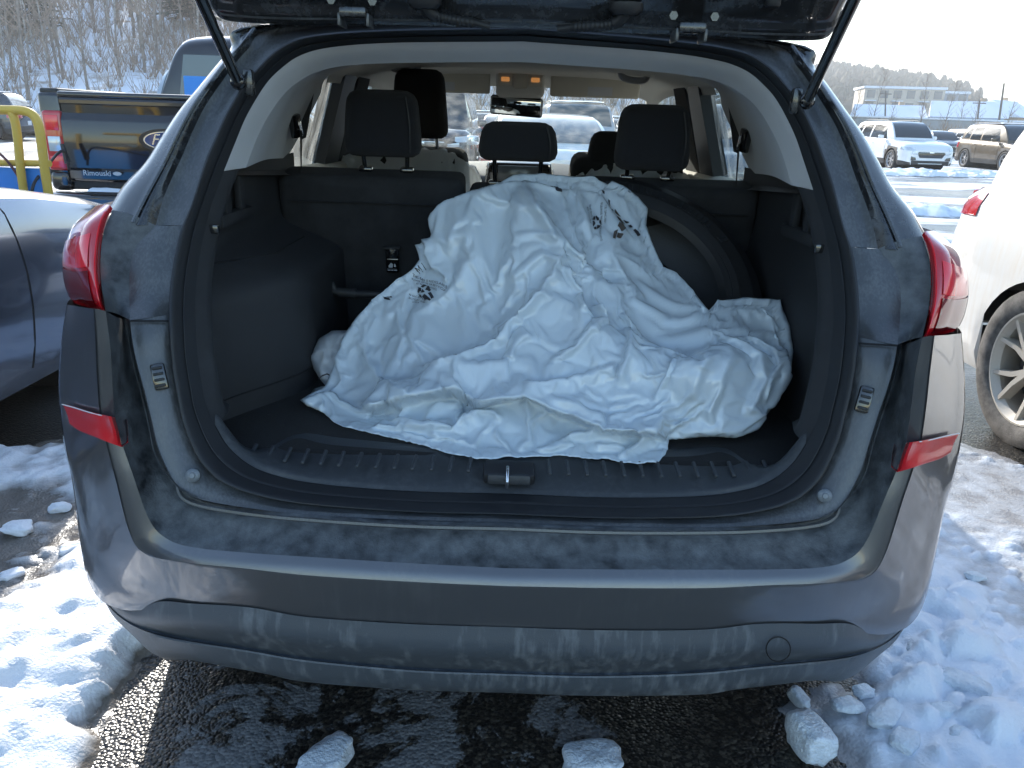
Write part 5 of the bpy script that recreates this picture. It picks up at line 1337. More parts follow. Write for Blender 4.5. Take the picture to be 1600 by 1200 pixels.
def make_car(name, label, cat, loc, rz, P, pm, group=None, scale=1.0, wheel=None, grille='bar', front=True, snow=0.0, near=False, tail='block', glass_m='window_dark'):
    T = empty(name, loc, rz, label, cat, group)
    T.scale = (scale,) * 3
    L, Wd, ride, r = P['L'], P['W'], P['ride'], P['r']; hw = Wd / 2; ax = P['ax']; Ra = r * 1.17
    oy = -L / 2
    st = sorted(set(list(np.round(np.concatenate([[0, 0.012, 0.04, 0.09, 0.16, 0.25, 0.36], np.arange(0.45, L - 0.7, 0.09), np.linspace(L - 0.7, L, 13)] + [np.arange(a - Ra, a + Ra + 0.01, Ra / 9) for a in ax]), 3))))
    st = [s for s in st if 0 <= s <= L]
    def half(s):
        t = min(1, s / 0.42); u = min(1, (L - s) / 0.75)
        return hw * (0.80 + 0.20 * math.sqrt(max(0, 1 - (1 - t) ** 2.4))) * (0.76 + 0.24 * math.sqrt(max(0, 1 - (1 - u) ** 2.4)))
    def zb(s):
        z = ride + 0.10 * max(0, 1 - s / 0.35) + 0.03 * max(0, 1 - (L - s) / 0.4)
        for a in ax:
            if abs(s - a) < Ra: z = max(z, r + math.sqrt(max(0, Ra * Ra - (s - a) ** 2)) - 0.02)
        return z
    def zt(s): return lerp_tab(P['belt'], s)
    SEC = [(0.94, 0.0), (0.975, 0.10), (0.992, 0.22), (1.0, 0.42), (0.998, 0.60), (0.985, 0.76), (0.965, 0.88), (0.93, 0.955), (0.86, 1.0)]
    def bx(s, z):
        b = zb(s) if False else ride; t = zt(s); f = (z - b) / (t - b + 1e-6)
        return half(s) * float(np.interp(f, [c for _, c in SEC], [k for k, _ in SEC]))
    G = []
    for s in st:
        b = zb(s); t = zt(s); h = half(s); row = []
        for k, f in SEC:
            z = ride + f * (t - ride); z2 = max(z, b)
            row.append((-bx(s, z2), s + oy, z2))
        for k, dz in ((0.6, 0.018), (0.3, 0.028), (0.0, 0.032)): row.append((-h * k, s + oy, t + dz))
        G.append(row)
    G = np.array(G); Hh = np.concatenate([G, mir(G)[:, ::-1][:, 1:]], axis=1)
    V, F = grid_vf(Hh, True)
    n_, m_ = Hh.shape[:2]
    F.append(tuple(range(m_))); F.append(tuple(reversed(range((n_ - 1) * m_, n_ * m_))))
    mi = []
    for i in range(n_ - 1):
        for j in range(m_ - 1):
            jj = min(j, m_ - 2 - j); low_ = P['clad'] and (jj < 2)
            if P['clad'] and not low_ and jj < 5:
                sm = (st[i] + st[i + 1]) / 2; zm = Hh[i, j if j < m_ / 2 else j + 1, 2]
                for a in ax:
                    if math.hypot(sm - a, zm - r) < Ra + 0.075: low_ = True
            mi.append(1 if low_ else 0)
    mi += [0, 0]
    me('body', V, F, [pm, MAT['black_plastic']], T, sharp=28, mi=mi)
    # dark wheel housings and floor
    fl = [rbox_bm((Wd * 0.80, L * 0.93, 0.10), 0.02, 1, (0, 0, ride + 0.08))]
    bmo('underbody', fl[0], MAT['seam'], T)
    for a in ax:
        Vl, Fl = lathe_vf([(Ra * 0.99, -hw * 0.90), (Ra * 0.99, hw * 0.90)], 32, 'x')
        me('wheel_housing', Vl, Fl, MAT['seam'], T, loc=(0, a + oy, r))
        for s in (-1, 1): put_wheel(wheel or P['wheel'], T, s * (hw - 0.115), a + oy, r, s)
    # greenhouse
    s0, s1, s2, s3 = P['gh']; roof = P['roof']; wb, wr = 0.875 * hw, 0.66 * hw
    gst = np.concatenate([np.linspace(s0, s1, 9), np.linspace(s1, s2, 12)[1:], np.linspace(s2, s3, 11)[1:]])
    def ztop(s):
        bz = zt(s)
        if s < s1: u = (s - s0) / (s1 - s0); z = bz + (roof - 0.02 - bz) * math.sin(u * math.pi / 2) ** 0.85
        elif s > s2: u = (s3 - s) / (s3 - s2); z = bz + (roof - 0.02 - bz) * math.sin(u * math.pi / 2) ** 0.9
        else: z = roof - 0.02 + 0.025 * math.sin(math.pi * (s - s1) / (s2 - s1))
        return max(z, bz + 0.004)
    def gx(s, z):
        bz = zt(s); u = min(1, max(0, (z - bz) / (roof - bz)))
        pl = 1 - 0.10 * max(0, (s1 - s) / (s1 - s0)) ** 2 - 0.10 * max(0, (s - s2) / (s3 - s2)) ** 2
        return (wb + (wr - wb) * u ** 1.25) * pl
    GG = []
    for s in gst:
        tz = ztop(s); bz = zt(s) - 0.02; row = []
        for u in (0, 0.25, 0.5, 0.75, 0.93): z = bz + (tz - bz) * u; row.append((-gx(s, z), s + oy, z))
        xe = gx(s, bz + (tz - bz) * 0.93)
        for k, dz in ((0.93, 0.985), (0.75, 1.0), (0.4, 1.012), (0, 1.016)): row.append((-xe * k, s + oy, bz + (tz - bz) * dz))
        GG.append(row)
    GG = np.array(GG); H2 = np.concatenate([GG, mir(GG)[:, ::-1][:, 1:]], axis=1)
    me('cabin', *grid_vf(H2, True), pm, T, sharp=35)
    gm = MAT[glass_m]
    # side windows
    def side_pane(nm, a0, a1, b0, b1, lowz=0.035, hiz=0.80):
        for sg in (-1, 1):
            rows = []
            for i in range(7):
                t = i / 6; row = []
                for j in range(5):
                    u = lowz + (hiz - lowz) * j / 4
                    s = (a0 * (1 - t) + a1 * t) * (1 - j / 4) + (b0 * (1 - t) + b1 * t) * (j / 4)
                    tz = ztop(s); bz = zt(s); z = bz + (min(tz, roof) - bz) * u if True else 0
                    row.append((sg * (gx(s, z) + 0.004), s + oy, z))
                rows.append(row)
            me(nm, *grid_vf(np.array(rows), sg < 0), gm, T)
    mid = (s1 + s2) / 2 + 0.10
    side_pane('front_side_window', mid + 0.06, s3 - 0.42, mid + 0.03, s2 + 0.08)
    side_pane('rear_side_window', max(s0 + 0.55, s1 - 0.25) if not P['clad'] else s0 + 0.80, mid - 0.05, s1 + 0.12 if not P['clad'] else s0 + 0.86, mid - 0.06)
    if P['clad']: side_pane('quarter_window', s0 + 0.32, s0 + 0.70, s0 + 0.50, s0 + 0.78, 0.10, 0.78)
    def cross_pane(nm, sa, sb, wk):
        rows = []
        for i in range(9):
            s = sa + (sb - sa) * i / 8; tz = ztop(s); bz = zt(s) - 0.02; xe = gx(s, bz + (tz - bz) * 0.93) * wk
            rows.append([(xe * k, s + oy, bz + (tz - bz) * (1.016 - 0.03 * abs(k) ** 2.2) + 0.006) for k in np.linspace(-1, 1, 9)])
        return me(nm, *grid_vf(np.array(rows), False), gm, T)
    cross_pane('windscreen', s2 + 0.04, s3 - 0.05, 0.93)
    cross_pane('rear_window', s0 + (s1 - s0) * (0.14 if P['clad'] else 0.08), s1 - (s1 - s0) * 0.12, 0.92)
    # doors: shut lines and handles
    def seam_line(pts):
        for sg in (-1, 1):
            tube('door_seam', [(sg * (bx(s, z) + 0.0005), s + oy, z) for s, z in pts], 0.0035 if near else 0.005, MAT['seam'], T, 5)
    dz = zt(mid)
    seam_line([(mid - 0.02, z) for z in np.linspace(ride + 0.10, dz - 0.03, 8)])
    fx = P.get('seam_s', s3 - 0.30)
    seam_line([(fx + 0.06 * math.sin((z - ride) / (zt(fx) - ride) * 2.6) - 0.02 * ((z - ride) / 0.7) ** 3, z) for z in np.linspace(ride + 0.08, zt(fx) - 0.03, 12)])
    seam_line([(max(s1 - 0.45, ax[0] + 0.10) + 0.35 * ((zt(1.5) - z) / 0.7) ** 2.0, z) for z in np.linspace(ride + 0.30, zt(1.2) - 0.03, 10)])
    for sg in (-1, 1):
        for s in (mid - 0.22 - (0 if P['clad'] else 0.02), s3 - 1.22):
            z = zt(s) - 0.16; rbox('door_handle', (0.03, 0.17, 0.03), (sg * (bx(s, z) + 0.006), s + oy, z), pm, T, 0.01)
        s = P.get('mirror_s', s3 - 0.50); mrr = rbox('side_mirror', (0.19, 0.11, 0.13), (sg * (hw + 0.06), s + oy, zt(s) + 0.07), pm if not near else MAT['black_plastic'], T, 0.04, 3)
        mrr.rotation_euler = (0, 0, sg * R(-8))
        rbox('mirror_face', (0.15, 0.006, 0.10), (0, -0.055, 0), MAT['mirror_glass'], mrr, 0.002)
    # lamps
    def corner_patch(nm, s_a, s_b, z0, z1, mt, slant=0.0, rear=True):
        for sg in (-1, 1):
            rows = []
            for i in range(9):
                s = s_a + (s_b - s_a) * i / 8
                row = []
                for j in range(5):
                    z = z0 + (z1 - z0) * j / 4 + slant * i / 8 * (1 if j else 0.6)
                    row.append((sg * (bx(s, z) + 0.006), s + oy + (-0.008 if rear else 0.008) * (1 - i / 8), z))
                rows.append(row)
            me(nm, *grid_vf(np.array(rows), (sg < 0) != True), mt, T)
    t0, t1 = zt(0.1) - P.get('lamp_h', 0.26), zt(0.1) - P.get('lamp_t', 0.06)
    corner_patch('tail_lamp', 0.0, 0.34, t0, t1, MAT['lens_red'], 0.02)
    for sg in (-1, 1):
        rbox('tail_lamp', (0.26, 0.03, t1 - t0 - 0.03), (sg * half(0) * 0.82, oy - 0.012, (t0 + t1) / 2), MAT['lens_red'], T, 0.012)
        fz = zt(L) ; hL = half(L)
        poly_prism('headlight', [(sg * hL * 0.98, fz - 0.02), (sg * hL * 0.98, fz - 0.09), (sg * hL * 0.60, fz - 0.13), (sg * hL * 0.55, fz - 0.07)], 0.03, MAT['headlight'], T, Matrix.Translation((0, L + oy - 0.008, 0)), 0.004)
        poly_prism('fog_recess', [(sg * hL * 0.99, ride + 0.30), (sg * hL * 0.99, ride + 0.17), (sg * hL * 0.72, ride + 0.19), (sg * hL * 0.78, ride + 0.27)], 0.03, MAT['gloss_black'], T, Matrix.Translation((0, L + oy - 0.008, 0)), 0.004)
    corner_patch('headlight_wrap', L, L - 0.42, zt(L - 0.2) - 0.16, zt(L - 0.2) - 0.07, MAT['headlight'], 0.05, False)
    g = poly_prism('grille', [(-hL * 0.60, 0.075), (hL * 0.60, 0.075), (hL * 0.70, 0.02), (hL * 0.56, -0.13), (-hL * 0.56, -0.13), (-hL * 0.70, 0.02)], 0.03, MAT['gloss_black'], T, None, 0.006, loc=(0, L + oy - 0.006, fz - 0.09))
    for k in range(4): rbox('grille_bar', (hL * 1.1, 0.008, 0.008), (0, 0.028, -0.10 + 0.04 * k), MAT['black_plastic'], g, 0.003)
    rbox('emblem', (0.16, 0.012, 0.045), (0, 0.034, 0.045), MAT['chrome'], g, 0.012); rbox('grille_trim', (hL * 1.2, 0.01, 0.014), (0, 0.030, 0.068), MAT['chrome'], g, 0.004)
    fv = rbox('front_valance', (half(L) * 1.92, 0.06, 0.15), (0, L + oy - 0.01, ride + 0.10), MAT['black_plastic'], T, 0.03); rbox('skid_strip', (hL * 1.2, 0.012, 0.03), (0, 0.030, -0.03), MAT['steel'], fv, 0.006)
    rbox('rear_valance', (half(0) * 1.8, 0.05, 0.18), (0, oy + 0.0, ride + 0.20), MAT['black_plastic'], T, 0.03)
    rbox('licence_plate', (0.30, 0.012, 0.15), (0, oy - 0.014, t0 - 0.16), MAT['plate'], T, 0.004)
    if P['clad']:
        for sg in (-1, 1):
            tube('roof_bar', [(sg * (wr - 0.05), s + oy, roof + 0.045 if 0.1 < k < 0.9 else roof + 0.0) for k, s in zip(np.linspace(0, 1, 9), np.linspace(s1 + 0.1, s2 - 0.1, 9))], 0.014, MAT['black_plastic'], T, 6)
    if snow:
        rng = random.Random(len(label)); pts = []
        GS = np.array([[(x, s + oy, roof + 0.012 + snow * math.sqrt(max(0, (1 - (abs(x) / (wr * 0.97)) ** 6) * (1 - (2 * (s - s1) / (s2 - s1) - 1) ** 8))) * (0.6 + 0.8 * float(fbm(np.array([x * 3 + rng.random() * 0.1]), np.array([s * 3.0]), 3, 3)[0]))) for x in np.linspace(-wr * 0.97, wr * 0.97, 15)] for s in np.linspace(s1 + 0.02, s2 - 0.02, 25)])
        me('roof_snow', *grid_vf(GS), MAT['snow_cap'], T)
    return T

# --- beside the SUV on the left: blue-grey sedan facing the same way
front_y = 4.62
NEARS = dict(SEDAN, L=4.75, ax=(0.98, 3.80), gh=(0.40, 1.30, 2.15, 2.92), mirror_s=2.32, seam_s=3.08, belt=[(0, 0.86), (0.15, 0.98), (0.55, 1.04), (1.0, 1.03), (2.4, 1.02), (2.9, 1.015), (3.3, 0.985), (3.8, 0.90), (4.3, 0.78), (4.6, 0.68), (4.75, 0.58)])
make_car('sedan', 'blue-grey sedan parked alongside the dark SUV with the open tailgate', 'sedan', (-2.90, 4.75 / 2 - 0.02, 0), 0, NEARS, MAT['paint_bluegrey'], near=True)
# --- on the right: white crossover facing the other way
wsuv = dict(SUVP, ax=(0.98, 3.62), r=0.345, clad=False, lamp_h=0.11, lamp_t=-0.02)
make_car('crossover', 'white salt-stained crossover whose rear wheel stands beside the dark SUV', 'crossover', (3.17, 4.25 - 4.6 / 2, 0), math.pi, wsuv, MAT['paint_white_dirty'], wheel='white', near=True)
# --- right background
def place(px, py, Y): v = AZ(px, py, 0); k = Y / v.y; return (v.x * k, Y, 0)
make_car('crossover', 'clean white crossover turned towards us with a black grille', 'crossover', (14.05, 30.2, 0), R(183), SUVP, MAT['paint_white'], group=None, wheel='suv')
make_car('crossover', 'white crossover standing behind the white one with the black grille', 'crossover', (29.4, 53.0, 0), R(180), dict(SUVP, roof=1.60), MAT['paint_white'], wheel='dark')
make_car('crossover', 'olive brown crossover with pale alloy wheels, seen from the side', 'crossover', (19.35, 32.2, 0), R(181), dict(SUVP, roof=1.72), MAT['paint_brown'], wheel='brown', snow=0.04)
make_car('sedan', 'dark blue sedan peeking out between the two white crossovers', 'sedan', (25.6, 50.0, 0), R(180), SEDAN, MAT['paint_navy'], wheel='sedan')
# --- left background
make_car('crossover', 'dark crossover behind the yellow tube frame', 'crossover', (-20.9, 30.5, 0), R(97), SUVP, MAT['paint_navy'], wheel='dark', snow=0.03)
make_car('sedan', 'dark sedan with snow on its roof next to the dark crossover', 'sedan', (-20.4, 36.5, 0), R(152), SEDAN, MAT['paint_navy'], wheel='dark', snow=0.05)
k_ = 0
for (x, y, rz, pm_, PP, lab) in ((-23.5, 44, 152, 'paint_silver', SEDAN, 'silver sedan with a snowy roof behind the black pickup bed'), (-18.6, 45, 150, 'paint_black', SUVP, 'black crossover with a snowy roof behind the black pickup bed'),
                            (-28.5, 43, 152, 'paint_steel', SEDAN, 'steel blue sedan with a snowy roof at the foot of the wooded slope')):
    make_car('sedan' if PP is SEDAN else 'crossover', lab, 'sedan' if PP is SEDAN else 'crossover', (x, y, 0), R(rz), PP, MAT[pm_], wheel='dark', snow=0.06)
# --- ahead, seen through the windscreen
make_car('sedan', 'white sedan parked right in front of the dark SUV, its rear window facing it', 'sedan', (0.30, 11.6, 0), R(3), dict(SEDAN, roof=1.40), MAT['paint_white'], wheel='sedan', glass_m='window_mid')
make_car('crossover', 'pale silver crossover with a snowy roof beyond the white sedan', 'crossover', (1.15, 19.0, 0), R(2), SUVP, MAT['paint_silver'], snow=0.05, glass_m='window_mid')
make_car('off_roader', 'dark boxy off-roader seen through the driver side of the windscreen', 'off-roader', (-1.75, 16.5, 0), R(180), dict(SUVP, roof=1.86, gh=(0.05, 0.18, 2.75, 3.05), belt=[(0, 1.05), (0.1, 1.15), (2.8, 1.15), (3.2, 1.14), (4.3, 1.10), (4.5, 1.02), (4.6, 0.92)]), MAT['paint_navy'], grille='tall', wheel='dark')
make_car('hatchback', 'silver blue hatchback between the off-roader and the white sedan', 'hatchback', (-1.1, 27.0, 0), R(178), dict(SEDAN, roof=1.50), MAT['paint_steel'], snow=0.05)
make_car('sedan', 'red sedan parked beyond the white sedan in front of the dark SUV', 'sedan', (-0.35, 24.0, 0), R(0), SEDAN, MAT['paint_red'])
make_car('crossover', 'white crossover facing us beyond the passenger headrest', 'crossover', (3.7, 21.5, 0), R(186), SUVP, MAT['paint_white'], snow=0.05)
make_car('sedan', 'grey sedan facing us beside the white crossover beyond the headrest', 'sedan', (2.75, 25.0, 0), R(182), SEDAN, MAT['paint_steel'], snow=0.05)
# --- right window: slate crossover facing us
make_car('crossover', 'slate blue crossover seen through the right rear window', 'crossover', (3.75, 13.9, 0), R(172), SUVP, MAT['paint_steel'], grille='tall', wheel='suv')
# --- left window: pale van-like pickup cab
make_car('crossover', 'tall pale silver crossover seen through the left rear window', 'crossover', (-3.3, 10.9, 0), R(2), dict(SUVP, roof=1.78), MAT['paint_silver'], glass_m='window_mid')

# ================================================================ black pickup
TK = empty('pickup_truck', (-2.30, 5.62, 0), R(2.0), 'black pickup truck with its tailgate towards us', 'pickup truck')
pk = MAT['paint_black']
bw = 1.86
def tb(nm, size, loc, mt, bev=0.02, parent=TK, seg=3): return rbox(nm, size, loc, mt, parent, bev, seg)
# tailgate with raised fields
tprof = [(0.03, 1.372), (-0.004, 1.366), (-0.014, 1.352), (-0.014, 1.330), (0.006, 1.322), (0.008, 1.268), (-0.020, 1.228), (-0.026, 1.214), (-0.026, 1.05), (-0.022, 0.93), (-0.020, 0.905), (-0.006, 0.885), (0.0, 0.83), (0.03, 0.81)]
Gt = np.array([[(x, y - 0.012 * (1 - (x / 0.8) ** 2), z) for y, z in tprof] for x in np.linspace(-0.785, 0.785, 21)])
tg = me('tailgate', *grid_vf(Gt), pk, TK, sharp=25)
tb('tailgate_core', (1.57, 0.05, 0.54), (0, 0.055, 1.09), pk, 0.01)
tb('tailgate_top', (1.60, 0.12, 0.045), (0, 0.05, 1.385), pk, 0.018)
# badge
def oval(a, b, n=36): return [(a * math.cos(2 * math.pi * k / n), b * math.sin(2 * math.pi * k / n)) for k in range(n)]
mat('badge_blue', (0.012, 0.045, 0.16), 0.2, 0.2, 0.8); mat('badge_black', (0.01, 0.01, 0.012), 0.3); mat('badge_silver', (0.65, 0.66, 0.68), 0.2, 0.9)
bc = Matrix.Translation((-0.08, -0.0375, 1.105))
poly_prism('badge_surround', oval(0.185, 0.078), -0.006, MAT['badge_black'], tg, bc)
poly_prism('badge_rim', oval(0.150, 0.060), -0.012, MAT['badge_silver'], tg, bc)
poly_prism('badge_field', oval(0.140, 0.052), -0.014, MAT['badge_blue'], tg, bc)
V, F = text_vf('Ford', 0.105, 0.35)
me('badge_script', [(v.x - 0.08, -0.053, v.y + 1.107) for v in V], F, MAT['badge_silver'], tg, smooth=False)
V, F = text_vf('Rimouski', 0.052, 0.0, 0.0006)
me('dealer_lettering', [(v.x - 0.585, -0.034, v.y + 0.872) for v in V], F, MAT['label_print'], tg, smooth=False)
poly_prism('dealer_oval', [(x - 0.445, z + 0.873) for x, z in oval(0.030, 0.013, 20)], -0.002, MAT['label_print'], tg, Matrix.Translation((0, -0.033, 0)))
for s in (-1, 1):
    ls = tb('bed_side', (0.16, 1.75, 0.62), (s * 0.875, 0.90, 1.09), pk, 0.03)
    lm = tb('tail_lamp', (0.135, 0.10, 0.40), (s * 0.862, 0.05, 1.08), MAT['lens_red'], 0.02)
    rbox('reverse_lens', (0.085, 0.01, 0.10), (0.0, -0.049, -0.02), MAT['headlight'], lm, 0.004)
    rbox('lamp_chamber', (0.09, 0.01, 0.10), (0.0, -0.049, 0.12), MAT['lens_bright'], lm, 0.004); rbox('lamp_chamber', (0.09, 0.01, 0.08), (0.0, -0.049, -0.14), MAT['lens_bright'], lm, 0.004)
    tb('bed_corner', (0.15, 0.14, 0.14), (s * 0.868, 0.08, 0.81), pk, 0.04)
    tb('bed_rail', (0.13, 1.75, 0.05), (s * 0.875, 0.92, 1.40), MAT['black_plastic'], 0.015)
    cbs = tb('cab_side', (0.12, 2.2, 0.62), (s * 0.90, 2.95, 0.98), pk, 0.04)
    tb('front_fender', (0.20, 1.2, 0.55), (s * 0.86, 4.75, 0.95), pk, 0.08)
    for y in (0.98, 4.70): put_wheel('truck', TK, s * 0.80, y, 0.40, s)
    tb('rocker', (0.16, 2.3, 0.16), (s * 0.86, 2.95, 0.52), MAT['black_plastic'], 0.03)
    w_ = [(s * 0.885, 1.98, 1.29), (s * 0.885, 3.65, 1.27), (s * 0.72, 3.15, 1.80), (s * 0.74, 2.10, 1.83)]
    me('side_window', w_, [(0, 1, 2, 3) if s < 0 else (3, 2, 1, 0)], MAT['window_dark'], TK, smooth=False)
tb('bed_floor', (1.62, 1.8, 0.10), (0, 0.95, 0.80), MAT['black_plastic'], 0.01)
tb('bed_front', (1.62, 0.08, 0.55), (0, 1.80, 1.10), pk, 0.01)
bp_ = tb('rear_bumper', (1.86, 0.22, 0.16), (0, -0.04, 0.66), MAT['gloss_black'], 0.04)
rbox('step_pad', (1.3, 0.16, 0.02), (0, -0.01, 0.082), MAT['black_plastic'], bp_, 0.006)
GS = np.array([[(x, -0.10 + 0.15 * j / 5, 0.096 + 0.02 * math.sin(math.pi * j / 5) * (0.4 + 0.9 * float(fbm(np.array([x * 9.0]), np.array([j * 1.0]), 2, 8)[0]))) for j in range(6)] for x in np.linspace(-0.62, 0.62, 40)])
me('bumper_snow', *grid_vf(GS, True), MAT['snow_cap'], bp_)
# cab
cab = []
for y, zt_, w0, w1 in ((1.90, 1.30, 0.93, 0.90), (1.96, 1.70, 0.93, 0.76), (2.08, 1.92, 0.93, 0.70), (2.6, 1.96, 0.93, 0.69), (3.1, 1.92, 0.93, 0.68), (3.7, 1.40, 0.93, 0.80), (3.95, 1.22, 0.93, 0.88)):
    cab.append([Vector((0, y, zt_ + 0.02)), Vector((-w1 * 0.7, y, zt_ + 0.01)), Vector((-w1, y, zt_ - 0.06)), Vector((-(w1 + 0.95) / 2, y, (zt_ + 1.2) / 2)), Vector((-0.93, y, 1.20))])
wide('cab', cab, 21, 4, pk, TK, flip=False)
bpy.data.objects[-1] if False else None
tb('cab_back', (1.80, 0.06, 0.70), (0, 1.90, 1.0), pk, 0.02)
rw = me('rear_window', [(-0.70, 1.905, 1.34), (0.70, 1.905, 1.34), (0.63, 1.945, 1.78), (-0.63, 1.945, 1.78)], [(0, 1, 2, 3)], MAT['window_mid'], TK, smooth=False)
mat('patch_blue', (0.02, 0.25, 0.75), 0.4)
me('window_blue_patch', [(-0.64, 1.900, 1.36), (-0.42, 1.900, 1.36), (-0.42, 1.922, 1.60), (-0.64, 1.922, 1.60)], [(0, 1, 2, 3)], MAT['patch_blue'], TK, smooth=False)  # flat blue patch over the lower left of the cab's rear window
tb('truck_hood', (1.7, 1.25, 0.30), (0, 4.65, 1.10), pk, 0.10)
tb('truck_grille', (1.6, 0.15, 0.55), (0, 5.30, 0.90), MAT['gloss_black'], 0.05)
tb('chassis', (1.2, 5.0, 0.2), (0, 2.6, 0.58), MAT['seam'], 0.02)
TK.location.x = -2.365; 

# ================================================================ yellow tube frame with blue panel and cables
mat('yellow_paint', (0.62, 0.40, 0.06), 0.45, dust=0.4, dcol=(0.5, 0.42, 0.28), dscale=8)
mat('blue_panel', (0.01, 0.20, 0.62), 0.45)
mat('cable_black', (0.02, 0.02, 0.022), 0.6); mat('cable_maroon', (0.10, 0.03, 0.035), 0.6)
YF = empty('booster_cart', (-2.95, 4.75, 0), 0, 'yellow tubular cart with a bright blue side panel beyond the blue-grey sedan', 'cart')
def yl_(px, py, Y=4.75): return AY(px, py, Y) - Vector((-2.95, 4.75, 0))
hoop = [yl_(-60, 171), yl_(10, 172), yl_(40, 174), yl_(55, 184), yl_(62, 205), yl_(68, 250), yl_(74, 292)]
b0 = hoop[-1].copy(); b0.z = 0.14; 
tube('hoop', crom(hoop + [b0], 40), 0.026, MAT['yellow_paint'], YF, 12)
pst = [yl_(14, 171), yl_(22, 185), yl_(28, 220), yl_(36, 292)]; b1_ = pst[-1].copy(); b1_.z = 0.14
tube('post', crom(pst + [b1_], 30), 0.024, MAT['yellow_paint'], YF, 12)
for (ya, yb_) in ((252, 252),):
    tube('cross_tube', [yl_(-60, 254) + Vector((0, 0.03, 0)), yl_(74, 256) + Vector((0, 0.03, 0))], 0.02, MAT['yellow_paint'], YF, 10)
pz0 = yl_(0, 262).z
pb = rbox('side_panel', (0.62, 0.02, 0.62), (yl_(-20, 262).x - 0.02, 0.05, pz0 - 0.31), MAT['blue_panel'], YF, 0.006)
pf = rbox('platform', (0.7, 0.8, 0.08), (yl_(-20, 262).x, 0.42, 0.18), MAT['yellow_paint'], YF, 0.01)
for x in (-0.28, 0.28):
    for y in (0.12, 0.74):
        Vw, Fw = lathe_vf([(0.0, -0.02), (0.06, -0.022), (0.07, -0.015), (0.07, 0.015), (0.06, 0.022), (0, 0.02)], 18, 'x')
        me('caster', Vw, Fw, MAT['rubber'], YF, loc=(yl_(-20, 262).x + x, y, 0.07))
for x in (-0.30,):
    tube('post', [(yl_(-20, 262).x + x, 0.0, 0.14), (yl_(-20, 262).x + x, 0.0, 1.26)], 0.024, MAT['yellow_paint'], YF, 10)
tube('cable', crom([yl_(-10, 232), yl_(10, 250), yl_(28, 275), yl_(40, 300), yl_(45, 330)], 20), 0.008, MAT['cable_maroon'], YF, 8)
tube('cable', crom([yl_(108, 265, 5.45), yl_(101, 238, 5.4), yl_(90, 240, 5.25), yl_(72, 262, 4.95), yl_(54, 285, 4.72), yl_(48, 310, 4.7)], 30), 0.009, MAT['cable_black'], YF, 8)
tube('cable_clamp', [yl_(97, 225, 5.45), yl_(106, 255, 5.44)], [0.014, 0.02], MAT['cable_black'], YF, 8)
